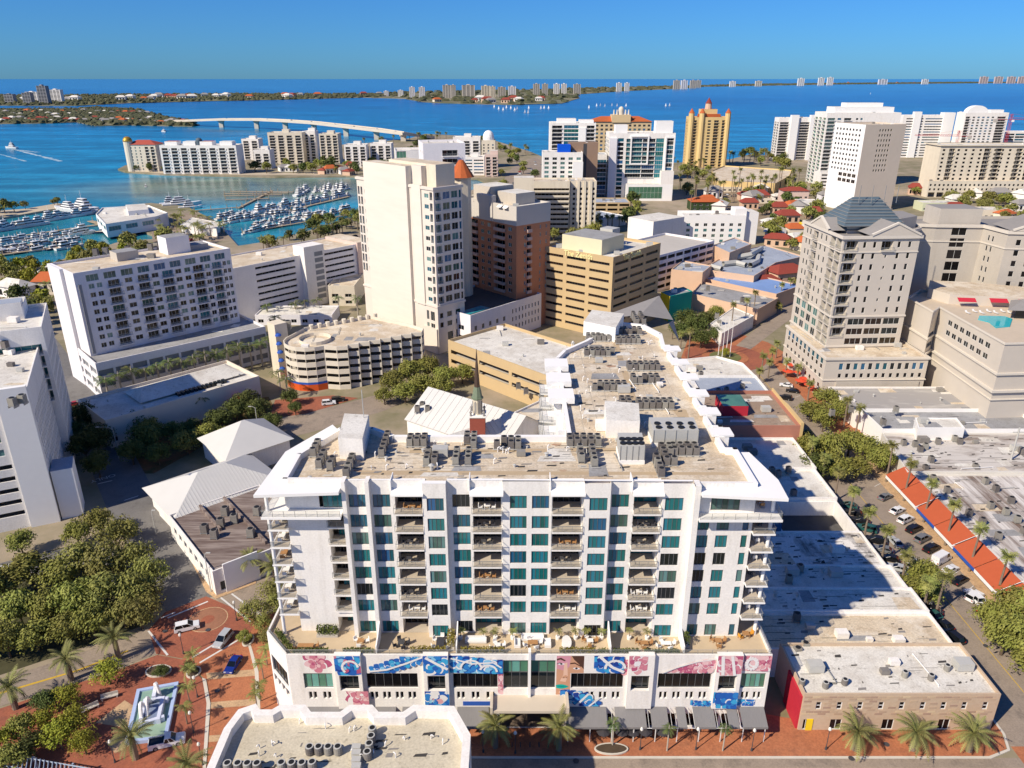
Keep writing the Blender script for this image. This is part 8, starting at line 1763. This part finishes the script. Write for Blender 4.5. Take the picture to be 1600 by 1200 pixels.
# roof walkways, stains and vents on the condominium
def rp(pts, z): return ccw([W(x, y, z) for x, y in pts])
walk = mat('roof_walkway', (.50, .38, .24), .9, .08, .6)
for pts in ([(950, 512), (958, 512), (1000, 640), (990, 640)], [(640, 703), (980, 700), (980, 705), (640, 708)], [(1050, 640), (1072, 640), (1078, 655), (1062, 655)], [(560, 735), (1140, 738), (1140, 742), (560, 742)]):
    b = MB(); b.face([(x, y, ROOF + .012) for x, y in rp(pts, ROOF)]); b.build('walkway', walk, mainroot)
sm_ = mat('seam_tape', (.50, .43, .33), .9, .1, 1)
for k in range(9): b = MB(); y = 97.4 + k * 1.7; b.face([(-27 + k * .2, y, ROOF + .007), (32, y, ROOF + .007), (32, y + .12, ROOF + .007), (-27 + k * .2, y + .12, ROOF + .007)]); b.build('roof_seam', sm_, mainroot)
for k in range(8): b = MB(); x = 12 + k * 2.6; b.face([(x, 112, ROOF + .007), (x + .12, 112, ROOF + .007), (x + .12, 158, ROOF + .007), (x, 158, ROOF + .007)]); b.build('roof_seam', sm_, mainroot)
clutter(mainroot, [(-26, 97), (30, 97), (30, 108), (-26, 108)], ROOF + .01, 1.); clutter(mainroot, [(12, 112), (31, 112), (31, 158), (12, 158)], ROOF + .01, 1.)
rust = mat('rust_stain', (.30, .12, .07), .95, .3, .8, col2=(.5, .38, .26), thr=(.3, .6))
def blotch(px, py, r, m, root, z, seed):
    R = random.Random(seed); c = W(px, py, z); b = MB(); b.face([(c[0] + r * 1.5 * cos(a) * k, c[1] + r * sin(a) * k, z) for a, k in ((2 * pi * i / 14, R.uniform(.6, 1.1)) for i in range(14))]); b.build('stain', m, root)
for i, (x, y, r) in enumerate(((868, 718, .9), (870, 695, .6), (955, 572, .8), (958, 590, .6), (560, 735, .5), (985, 552, .6), (880, 735, .4))): blotch(x, y, r, rust, mainroot, ROOF + .018 + i * .001, i)
b = MB(); b.tube([(0, 0, 0), (0, 0, .5), (.18, 0, .62), (.34, 0, .5)], .06, 5); VENT = b.mesh('vent_pipe', white2)
b = MB(); b.cyl(0, 0, 0, .35, .16, n=8); b.cyl(0, 0, .35, .42, .24, .1, 8); VENT2 = b.mesh('vent_cap', unit_l)
Rv = random.Random(31); k = 0
while k < 90:
    x, y = Rv.uniform(-30, 33), Rv.uniform(97.5, 160)
    if (y < 109 or 11 < x < 31): inst('vent_pipe', VENT if k % 3 else VENT2, (x, y, ROOF), mainroot, Rv.uniform(0, 6), Rv.uniform(1, 1.6)); k += 1
# round condensers on the near roof and its ducts
b = MB(); b.cyl(0, 0, .1, 1.25, .52, n=14)
for z in (.3, .6, .9): b.cyl(0, 0, z, z + .14, .545, n=14)
RH_ = b.mesh('housing', unit_m); b = MB(); b.cyl(0, 0, 1.25, 1.3, .5, n=14); RTP = b.mesh('top_ring', unit_l); b = MB(); b.cyl(0, 0, 1.3, 1.33, .34, n=12); RF_ = b.mesh('fan', fan_m)
def rcond(x, y, z, label, group, s=1.):
    t = thing('round_condenser', label, 'air conditioner', (x, y, z), group); t.scale = (s, s, s)
    for nm, me in (('housing', RH_), ('top_ring', RTP), ('fan', RF_)): o = kid(nm, me, t)
for i, (x, y) in enumerate(((484, 1172), (498, 1172), (513, 1172), (528, 1172), (356, 1198), (372, 1198), (387, 1198), (402, 1198), (440, 1197), (456, 1197), (472, 1197), (488, 1196), (582, 1143), (580, 1155), (577, 1167), (574, 1180))): rcond(*W(x, y, 17.8), 17.2, 'round condenser on the near white roof, %s in the group' % nth(i), 'round condensers on the near roof')
for i, y in enumerate((1168, 1177, 1188, 1198)):
    x, y_ = W(557, y, 17.6); b = MB(); b.box(x - .55, x + .55, y_ - .45, y_ + .3, 17.2, 18.0); tag(b.build('duct_box', unit_l), 'grey duct box in the column on the near roof, %s from the back' % nth(i), 'duct', 'duct boxes on the near roof')
for k in range(18): x, y = W(Rv.uniform(400, 700), Rv.uniform(1125, 1195), 17.2); inst('vent_pipe', VENT, (x, y, 17.2), near, Rv.uniform(0, 6), 1.2)
# round condensers on the brick building, boxes on the other roofs
for i, (x, y) in enumerate(((1278, 1040), (1253, 1066), (1290, 1070), (1320, 1065), (1414, 1053), (1455, 1058), (1480, 1043), (1498, 1040))): rcond(*W(x, y, 7.5), 6.9, 'round fan unit on the old brick building roof, %s from the left' % nth(i), 'fan units on the brick building', .9)
def box_units(ptl, z, lab, group, s=1.3):
    for i, (x, y) in enumerate(ptl): unit(*W(x, y, z + .7), z - .2, lab % nth(i), group, RU.uniform(-.2, .2), s)
box_units([(1412, 692), (1430, 694), (1438, 702), (1466, 690), (1455, 718), (1500, 690), (1492, 686), (1446, 698)], 4.9, 'rooftop unit on the brown stained arcade roof, %s in the count', 'units on the stained arcade', 1.25)
box_units([(1446, 732), (1458, 748), (1480, 766), (1490, 784), (1524, 730), (1540, 752), (1556, 764), (1580, 782), (1514, 802), (1535, 815), (1560, 838), (1572, 800), (1600, 830), (1590, 812), (1548, 790)], 4.3, 'rooftop unit on the long streaked roof, %s in the count', 'units on the streaked roof', 1.25)
box_units([(1206, 735), (1216, 740), (1232, 734), (1240, 770), (1233, 905), (1250, 888), (1246, 1018), (1258, 1010), (1245, 964)], 5.8, 'grey unit on the low white roofs, %s in the count', 'units on the low roofs', 1.2)
box_units([(320, 828), (335, 836), (392, 834), (366, 812), (352, 800), (402, 800), (345, 818)], 5.2, 'box unit on the dark brown roof, %s in the count', 'units on the dark brown roof', 1.5)
box_units([(1095, 585), (1135, 610), (1110, 618), (1122, 612), (1160, 605), (1300, 645), (1330, 640), (1380, 660), (1400, 640)], 7.0, 'unit on the roofs near the roundabout, %s in the count', 'units near the roundabout', 1.3)
box_units([(1106, 452), (1160, 470), (1120, 495), (1190, 402), (1160, 395), (1060, 410), (1090, 414), (1055, 455)], 8, 'unit on the mall roofs, %s in the count', 'units on the mall roofs', 1.6)
box_units([(150, 396), (165, 394), (200, 392), (235, 388), (245, 386), (180, 398)], 38.6, 'unit on the long apartment roof, %s in the count', 'units on the apartment roof', 1.7)
box_units([(15, 515), (28, 532), (8, 540), (35, 625), (20, 630)], 34, 'unit on the white stepped block roof, %s in the count', 'units on the stepped block', 1.4)
box_units([(652, 640), (660, 634), (668, 640), (676, 634), (810, 604), (822, 612)], 7, 'unit among the church roofs, %s in the count', 'units by the church', 1.4)
box_units([(450, 510), (1090, 340), (1120, 335), (900, 280), (860, 282), (760, 300), (770, 310), (1340, 190), (1370, 188), (1395, 190)], 16, 'rooftop box on a middle distance building, %s in the count', 'middle distance rooftop boxes', 2.0)
# lamp posts
b = MB(); b.cyl(0, 0, 0, .5, .16, .1, 8); b.cyl(0, 0, .5, 3.4, .06, .05, 6); LPST = b.mesh('post', steel_d); b = MB(); b.cyl(0, 0, 3.4, 3.5, .16, n=8); b.dome(0, 0, 3.5, .22, .4, 8, 4); LGLB = b.mesh('globe', mat('lamp_globe', (.75, .73, .66), .4, .02, 1))
def lamp(q, label, group, s=1.15, xy=None):
    x, y = xy or W(*q); t = thing('street_lamp', label, 'lamp', (x, y, .12), group); t.scale = (s, s, s)
    for nm, me in (('post', LPST), ('globe', LGLB)): o = kid(nm, me, t)
for i, q in enumerate(((1000, 1172), (1087, 1172), (1174, 1174), (1290, 1172), (805, 1178), (755, 1176))): lamp(q, 'black globe lamp on the orange pavement, %s from the entrance' % nth(i), 'lamps on the orange pavement')
for i, q in enumerate(((287, 1022), (309, 1090), (303, 1146), (317, 1196), (180, 1192), (370, 970))): lamp(q, 'black globe lamp around the fountain plaza, %s from the crossing' % nth(i), 'plaza lamps')
def tall_lamp(q, h, arm, label):
    x, y = W(*q); t = thing('street_light', label, 'lamp', (x, y, 0)); b = MB(); b.tube([(x, y, 0), (x, y, h)], [.14, .09], 6); b.build('pole', unit_l, t); b = MB(); b.tube([(x, y, h - .2), (x + arm * .5, y, h + .3), (x + arm, y, h + .3)], .06, 5); b.build('arm', unit_l, t); b = MB(); b.box(x + arm - .4, x + arm + .4, y - .15, y + .15, h + .2, h + .35); b.build('lamp_head', unit_l, t)
tall_lamp((186, 716), 9, -4, 'tall grey street light beside the shaded street'); tall_lamp((404, 676), 8, -1.5, 'grey street light by the garden path'); tall_lamp((944, 592), 9, 2, 'street light behind the church hall'); tall_lamp((330, 925), 9, .8, 'traffic signal pole at the corner shop'); tall_lamp((244, 835), 6, .5, 'thin pole beside the annex')
for k in range(4):
    x, y = W(1122 + 6 * k, 556 + (k % 2) * 3); b = MB(); b.cyl(x, y, .3, 15, .13, .07, 6); tag(b.build('flagpole', white2), 'white flagpole in the roundabout, %s from the left' % nth(k), 'flagpole', 'roundabout flagpoles')
x, y = W(1572, 745); t = thing('utility_pole', 'grey utility pole beside the yard at the right edge', 'utility pole', (x, y, 0)); b = MB(); b.tube([(x, y, 0), (x, y, 14)], [.3, .2], 8); b.build('pole', unit_l, t); b = MB(); b.box(x - 1.4, x + 1.4, y - .1, y + .1, 12.6, 12.8); b.build('crossarm', unit_l, t)
x, y = W(571, 684, ROOF); t = MB(); t.tube([(x, y, ROOF + 3.6), (x, y, ROOF + 8.5)], .07, 5); t.build('antenna', unit_l, mainroot)
# fountain
fc = W(239, 1118); fa = radians(20)
ft = thing('fountain', 'rectangular blue edged fountain with white arches on the plaza', 'fountain', (fc[0], fc[1], .12))
FPX = [W(215, 1082), W(280, 1070), W(262, 1158), (W(196, 1166))]
fpoly = ccw(FPX); fedge = mat('fountain_blue', (.42, .52, .74), .7, .08, .8); fwat = mat('fountain_water', (.20, .34, .28), .1, .2, .6, col2=(.34, .44, .30), spec=.5)
b = MB(); n = 4; q = inset(fpoly, .55)
for i in range(4):
    j = (i + 1) % 4; b.face([(*fpoly[i], .12), (*fpoly[j], .12), (*fpoly[j], .75), (*fpoly[i], .75)]); b.face([(*fpoly[i], .75), (*fpoly[j], .75), (*q[j], .75), (*q[i], .75)]); b.face([(*q[j], .2), (*q[i], .2), (*q[i], .75), (*q[j], .75)])
b.build('rim', fedge, ft); b = MB(); b.face([(*p, .45) for p in q]); b.build('water', fwat, ft)
def fi(u, v): a, b_, c, d = FPX; return (a[0] * (1 - u) * (1 - v) + b_[0] * u * (1 - v) + c[0] * u * v + d[0] * (1 - u) * v, a[1] * (1 - u) * (1 - v) + b_[1] * u * (1 - v) + c[1] * u * v + d[1] * (1 - u) * v)
fst = mat('fountain_stone', (.62, .66, .78), .7, .06, .8)
for A, B, h in (((.3, .3), (.3, .75), 1.1), ((.72, .3), (.72, .72), 1.0), ((.15, .38), (.42, .33), .8), ((.45, .28), (.85, .34), .9), ((.42, .72), (.85, .66), .9), ((.5, .12), (.5, .3), 1.3), ((.2, .8), (.45, .7), .8)):
    a, c = fi(*A), fi(*B); L = hypot(c[0] - a[0], c[1] - a[1]); nx, ny = -(c[1] - a[1]) / L * .28, (c[0] - a[0]) / L * .28; b = MB(); b.prism(ccw([(a[0] - nx, a[1] - ny), (c[0] - nx, c[1] - ny), (c[0] + nx, c[1] + ny), (a[0] + nx, a[1] + ny)]), .4, .4 + h); b.build('basin_wall', fst, ft)
for u0, v0, u1, v1 in ((.42, .32, .42, .62), (.30, .42, .30, .66), (.5, .16, .62, .22)):
    a, c = fi(u0, v0), fi(u1, v1); pt = [(a[0] + (c[0] - a[0]) * t, a[1] + (c[1] - a[1]) * t, .5 + 2.6 * sin(pi * t)) for t in [i / 10 for i in range(11)]]; b = MB(); b.tube(pt, .3, 6); b.build('arch', white2, ft)
a, b_, c, d = fi(.35, .4), fi(.68, .36), fi(.68, .64), fi(.36, .66); m = MB(); m.face([(*p, 1.0) for p in (a, b_, c, d)]); m.build('upper_pool', mat('fountain_pool', (.22, .27, .38), .1, .1, .6, spec=.5), ft)
# plaza benches, planters, pergola
def bench(q, rz, label):
    x, y = W(*q); t = thing('park_bench', label, 'bench', (x, y, .12), 'plaza benches', rz)
    for nm, bx in (('seat', (-1.3, 1.3, -.3, .3, .4, .52)), ('backrest', (-1.3, 1.3, .24, .34, .55, 1.0)), ('leg', (-1.2, -1.0, -.28, .28, 0, .4)), ('leg', (1.0, 1.2, -.28, .28, 0, .4))):
        b = MB(); b.box(*bx); o = kid(nm, b.mesh(nm, concrete), t)
bench((172, 1092), .4, 'stone bench nearest the fountain'); bench((142, 1110), .7, 'stone bench farther from the fountain')
def planter(q, rx, ry, label, world=None, soil_=True):
    x, y = world or W(*q); b = MB(); n = 20
    R1 = [(x + rx * cos(2 * pi * i / n), y + ry * sin(2 * pi * i / n)) for i in range(n)]; t = thing('planter', label, 'planter', (x, y, .12), 'kerbed planters'); q_ = inset(R1, .22)
    for i in range(n): j = (i + 1) % n; b.face([(*R1[i], .1), (*R1[j], .1), (*R1[j], .36), (*R1[i], .36)]); b.face([(*R1[i], .36), (*R1[j], .36), (*q_[j], .36), (*q_[i], .36)])
    b.build('kerb_ring', kerbm, t); b = MB(); b.face([(*p, .33) for p in q_]); b.build('soil', soil, t)
planter((248, 1050), 2.2, 1.5, 'oval planter above the fountain'); planter((303, 1052), 1.2, 1.4, 'small planter by the curved street'); planter((955, 1172), 2.6, 1.1, 'kerbed planter at the foot of the second young palm'); planter((388, 1002), 1.0, 1.6, 'narrow planter at the crossing corner')
pg = thing('pergola', 'blue slatted pergola at the bottom left corner', 'pergola', (*W(60, 1195), .12)); pm_ = mat('pergola_blue', (.30, .36, .44), .7, .06, 1)
for k in range(26): A, B = W(-20 + k * 6.4, 1165 + k * 1.6, 3), W(-34 + k * 7, 1215 + k * 1.6, 3); b = MB(); b.tube([(*A, 3), (*B, 3)], .09, 4); b.build('slat', pm_, pg)
for k in range(3): A, B = W(-30, 1172 + k * 18, 2.85), W(165, 1205 + k * 18, 2.85); b = MB(); b.tube([(*A, 2.85), (*B, 2.85)], .12, 4); b.build('beam', pm_, pg)
for q in ((0, 1190), (60, 1205), (120, 1215)): x, y = W(*q); b = MB(); b.box(x - .12, x + .12, y - .12, y + .12, .12, 2.8); b.build('post', pm_, pg)
# bollards, cafe tables and umbrellas in front
for i, x in enumerate((800, 813, 828, 842, 857)): p = W(x, 1168); b = MB(); b.cyl(p[0], p[1], .14, 1.1, .09, .08, 8); tag(b.build('bollard', steel_d), 'black bollard before the entrance, %s from the left' % nth(i), 'bollard', 'entrance bollards')
umb_m = mat('umbrella_dark', (.05, .045, .05), .8, .1, 1)
def umbrella(xy, z, m, label, group, r=1.2, h=2.3):
    t = thing('umbrella', label, 'umbrella', (xy[0], xy[1], z), group); b = MB(); b.cyl(xy[0], xy[1], z + h - .5, z + h, r, .05, 8, cap=False); b.build('canopy', m, t); b = MB(); b.cyl(xy[0], xy[1], z, z + h, .04, n=6); b.build('pole', steel_d, t)
for i, x in enumerate((942, 970, 988, 1008, 1034)): umbrella(W(x, 1156), .14, umb_m, 'dark cafe umbrella on the orange pavement, %s from the entrance' % nth(i), 'cafe umbrellas', 1.1, 2.1)
redum = mat('umbrella_red', (.62, .07, .03), .8, .06, 1)
for i, q in enumerate(((1236, 580), (1248, 592), (1256, 602), (1264, 612), (1272, 620), (1250, 605), (1230, 590))): umbrella(W(*q), .13, redum, 'orange red umbrella below the hotel, %s from the roundabout' % nth(i), 'hotel umbrellas', 2.0, 2.8)
# terrace furniture
sofa_m = mat('outdoor_white', (.78, .76, .72), .8, .03, 1); wood = mat('teak', (.42, .22, .09), .7, .12, 2); dkc = mat('dark_cushion', (.05, .05, .06), .85, .1, 1)
def chair(x, y, z, rz, m, label, group):
    t = thing('patio_chair', label, 'chair', (x, y, z), group, rz)
    for nm, bx in (('seat', (-.3, .3, -.3, .3, .38, .48)), ('backrest', (-.3, .3, .24, .34, .48, .95))) + tuple(('leg', (sx - .03, sx + .03, sy - .03, sy + .03, 0, .38)) for sx in (-.26, .26) for sy in (-.26, .26)):
        k = ('ch', nm, m.name, bx)
        if k not in PANE: b = MB(); b.box(*bx); PANE[k] = b.mesh(nm, m)
        o = kid(nm, PANE[k], t)
def table(x, y, z, w_, d_, m, label, group):
    t = thing('patio_table', label, 'table', (x, y, z), group); b = MB(); b.box(x - w_ / 2, x + w_ / 2, y - d_ / 2, y + d_ / 2, z + .68, z + .75); b.build('tabletop', m, t)
    for sx in (-1, 1):
        for sy in (-1, 1): b = MB(); b.box(x + sx * (w_ / 2 - .1) - .04, x + sx * (w_ / 2 - .1) + .04, y + sy * (d_ / 2 - .1) - .04, y + sy * (d_ / 2 - .1) + .04, z, z + .68); b.build('leg', m, t)
Rf = random.Random(19)
def setting(x, y, z, n, cm, tm, place, group, w_=1.5, d_=1.0):
    table(x, y, z, w_, d_, tm, 'patio table %s' % place, group)
    for i in range(n):
        a = 2 * pi * i / n + .4; chair(x + cos(a) * (w_ / 2 + .5), y + sin(a) * (d_ / 2 + .45), z, a - pi / 2, cm, '%s patio chair around the table %s' % (nth(i), place), group)
gt_ = 'terrace furniture'
setting(-31.5, 91.9, PZ, 2, wood, wood, 'at the left end of the terrace', gt_, 2.4, .8); setting(-23.3, 93.0, PZ, 3, sofa_m, wood, 'beside the first party wall', gt_, 1, .8); setting(-17.0, 92.6, PZ, 4, dkc, steel_d, 'by the grey planter on the terrace', gt_, 1, 1)
setting(-11.0, 92.6, PZ, 6, sofa_m, dkc, 'with black top between the planters', gt_, 1.2, 2.2); setting(-2.2, 92.0, PZ, 4, sofa_m, sofa_m, 'ringed by round white chairs', gt_, .9, .9); setting(3.2, 92.6, PZ, 4, sofa_m, wood, 'amid the white sofas', gt_, 1.5, .9)
setting(12.0, 93.0, PZ, 3, wood, sofa_m, 'near the oval white cover', gt_, 1, .8); setting(20.3, 92.5, PZ, 3, wood, wood, 'right of the third party wall', gt_, 1.2, .8); setting(23.6, 92.4, PZ, 4, sofa_m, sofa_m, 'before the right window bay', gt_, 1.6, .8); setting(31.8, 93.0, PZ, 3, wood, wood, 'on the open right terrace', gt_, 1, 1); setting(36.5, 94.6, PZ, 2, mat('orange_cushion', (.65, .30, .04), .8, .08, 1), wood, 'at the right terrace corner', gt_, 1, 1)
def sofa(x, y, z, w_, rz, label):
    t = thing('sofa', label, 'sofa', (x, y, z), 'terrace sofas', rz)
    for nm, bx in (('seat', (-w_ / 2, w_ / 2, -.4, .4, .08, .42)), ('backrest', (-w_ / 2, w_ / 2, .4, .58, .08, .8)), ('armrest', (-w_ / 2 - .16, -w_ / 2, -.4, .58, .08, .6)), ('armrest', (w_ / 2, w_ / 2 + .16, -.4, .58, .08, .6))):
        b = MB(); b.box(*bx); o = kid(nm, b.mesh(nm, sofa_m), t)
sofa(3.2, 94.0, PZ, 3.2, 0, 'long white sofa at the centre of the terrace'); sofa(.9, 92.8, PZ, 1.4, pi / 2, 'short white sofa left of the central table'); sofa(5.4, 92.8, PZ, 1.4, -pi / 2, 'short white sofa right of the central table'); sofa(-5.6, 93.4, PZ, 3.0, 0, 'white sofa before the left balcony column')
b = MB(); b.prism([(8.4 + .75 * cos(a) , 92.7 + 1.5 * sin(a)) for a in [2 * pi * i / 16 for i in range(16)]], PZ, PZ + .7); tag(b.build('spa_cover', sofa_m), 'oval white covered spa on the terrace', 'spa')
for i, x in enumerate((-8.0, -5.2 + .8, -2.6, 0.1, 7.1, 9.9, 11.6, 13.9, 18.2, 21.0)): 
    palm('slim', (x, 94.1), 'potted palm against the terrace windows, %s from the left' % nth(i), 'potted palms on the terrace', 1.1, .34, PZ + .5); p = MB(); p.cyl(x, 94.1, PZ, PZ + .55, .3, .36, 10); tag(p.build('plant_pot', white2), 'white pot under the terrace palm, %s from the left' % nth(i), 'pot', 'terrace pots')
HED = [leafmat('hedge_leaves', (.07, .10, .02), (.14, .15, .035), 0), leafmat('golden_hedge', (.20, .17, .03), (.30, .23, .05), 0)]
def hedge(x0, x1, y0, y1, z, h, m, label, seed, n=None):
    R = random.Random(seed); b = MB(); n = n or int((x1 - x0) * (y1 - y0) * 170)
    for i in range(n):
        c = Vector((R.uniform(x0, x1), R.uniform(y0, y1), z + h * R.uniform(.1, 1) ** .7)); u = Vector((R.gauss(0, 1), R.gauss(0, 1), R.gauss(0, 1))).normalized(); w_ = u.cross(Vector((R.gauss(0, 1), R.gauss(0, 1), R.gauss(0, 1)))).normalized(); s = R.uniform(.1, .22)
        b.face([tuple(c - u * s), tuple(c + w_ * s * .5), tuple(c + u * s), tuple(c - w_ * s * .5)])
    t = thing('planter_hedge', label, 'hedge', ((x0 + x1) / 2, (y0 + y1) / 2, z), 'terrace hedges'); b.build('foliage', m, t); k = MB(); k.box(x0, x1, y0, y1, z + .002, z + .4); k.build('trough', concrete, t)
for i, (x0, x1, m, h) in enumerate(((-33.2, -27.8, 0, 1.0), (-25.6, -21.0, 0, 1.0), (-15.4, -10.0, 1, 1.3), (-7.8, -1.2, 1, 1.2), (7.2, 12.6, 1, 1.1), (13.0, 14.6, 0, .9), (15.2, 19.2, 0, .9), (20.0, 25.4, 0, .8))): hedge(x0, x1, 90.5, 91.2, PZ, h, HED[m], '%s hedge along the terrace railing, counted from the left' % nth(i), i)
hedge(-30.5, -27.2, 94.4, 95.6, PZ, 1.7, HED[0], 'tall hedge against the blank wall', 20); hedge(-9.9, -8.8, 91.4, 93.6, PZ, 2.6, HED[1], 'golden bamboo screen beside the party wall', 21); hedge(25.9 + .4, 27.2, 92.0, 93.2, PZ, 2.4, HED[0], 'green shrub beside the last party wall', 22)
R8 = random.Random(88)
t = thing('corner_hedge', 'clipped hedge along the slanted terrace corner', 'hedge', (-36.6, 93.2, PZ)); b = MB()
for i in range(500):
    f = R8.random(); c = Vector((-37.6 + 3.6 * f + R8.uniform(.2, 1.0), 95.2 - 4.4 * f + R8.uniform(0, .5), PZ + R8.uniform(.1, 1.1))); u = Vector((R8.gauss(0, 1), R8.gauss(0, 1), R8.gauss(0, 1))).normalized(); w_ = u.cross(Vector((R8.gauss(0, 1), R8.gauss(0, 1), R8.gauss(0, 1)))).normalized(); s = R8.uniform(.12, .24); b.face([tuple(c - u * s), tuple(c + w_ * s * .5), tuple(c + u * s), tuple(c - w_ * s * .5)])
b.build('foliage', HED[0], t)
# balcony furniture on the condominium
k = 0
for bay in BAYS:
    for a, b_ in bay[4]:
        for fl in range(1, 8):
            if bay[0] < -26: continue
            if Rf.random() < .8:
                x = bay[0] + (a + b_) / 2 + Rf.uniform(-.6, .6); m = Rf.choice([wood, sofa_m, dkc, steel_d, sofa_m]); col = {'teak': 'teak', 'outdoor_white': 'white', 'dark_cushion': 'dark', 'grey_steel': 'grey', 'dark_steel': 'dark steel'}[m.name]
                pl = 'on the balcony, %s level up, stack at %s' % (nth(fl - 1), {-17.2: 'the left', -5.9: 'left centre', 5.8: 'right centre', 17.6: 'the right'}[bay[0]])
                table(x, bay[2] + .2, FL[fl], .9, .7, m, '%s table %s' % (col, pl), 'balcony furniture')
                for s in (-1, 1): chair(x + s * .95, bay[2] + .3, FL[fl], s * -pi / 2 + pi * 0, m, '%s %s chair %s' % ('right hand' if s > 0 else 'left hand', col, pl), 'balcony furniture')
for fl in range(1, 8):
    for sd_, x in (('left', -34.8), ('right', 36.8)):
        if fl == 7 and sd_ == 'left': continue
        m = Rf.choice([wood, sofa_m, dkc]); col = {'teak': 'teak', 'outdoor_white': 'white', 'dark_cushion': 'dark'}[m.name]; table(x, 97.2, FL[fl], 1, .8, m, '%s table on the %s corner balcony, %s level up' % (col, sd_, nth(fl - 1)), 'corner balcony furniture')
        for s in (-1, 1): chair(x, 97.2 + s * .85, FL[fl], 0 if s > 0 else pi, m, '%s %s chair on the %s corner balcony, %s level up' % ('rear' if s > 0 else 'front', col, sd_, nth(fl - 1)), 'corner balcony furniture')
# pool loungers
for i in range(8):
    x, y = W(1512 + i * 11, 488 - (i % 2) * 2, 27.4); t = thing('sun_lounger', 'pool lounger on the hotel terrace, %s from the left' % nth(i), 'lounger', (x, y, 27.02), 'hotel pool loungers', .2); b = MB(); b.box(-.35, .35, -1, .5, .25, .36); o = kid('bed', b.mesh('bed', sofa_m), t); b = MB(); b.face([(-.35, .5, .36), (.35, .5, .36), (.35, 1.0, .8), (-.35, 1.0, .8)]); o = kid('backrest', b.mesh('backrest', sofa_m), t)
# road lettering, stop bar, manholes
def road_text(t_, q, rz, size):
    cu = bpy.data.curves.new('t', 'FONT'); cu.body = t_; cu.size = size; cu.align_x = 'CENTER'; tmp = bpy.data.objects.new('tmp', cu); C.objects.link(tmp)
    me = bpy.data.meshes.new_from_object(tmp.evaluated_get(bpy.context.evaluated_depsgraph_get())); bpy.data.objects.remove(tmp); me.materials.append(paint_w); o = bpy.data.objects.new('road_lettering', me); C.objects.link(o); o.location = (*W(*q), .06); o.rotation_euler = (0, 0, rz); tag(o, 'white ONLY lettering on the shaded street', kind='structure')
road_text('ONLY', (160, 746), radians(-140), 2.2)
for k, (A, B) in enumerate((((152, 757), (174, 752)), ((193, 783), (215, 776)))):
    a, c = W(*A), W(*B); sheet('stop_line', [a, c, (c[0] + .1, c[1] + .5), (a[0] + .1, a[1] + .5)], .06, paint_w, 'white stop line on the shaded street')
for i, q in enumerate(((258, 987), (325, 985), (340, 1080), (1540, 1010), (1450, 930), (1330, 1186), (900, 1190), (1385, 1164))):
    x, y = W(*q); b = MB(); b.cyl(x, y, .14, .165, .45, n=14); tag(b.build('manhole_cover', steel_d), 'dark manhole cover in the paving, %s from the left plaza' % nth(i), 'manhole', 'manhole covers')
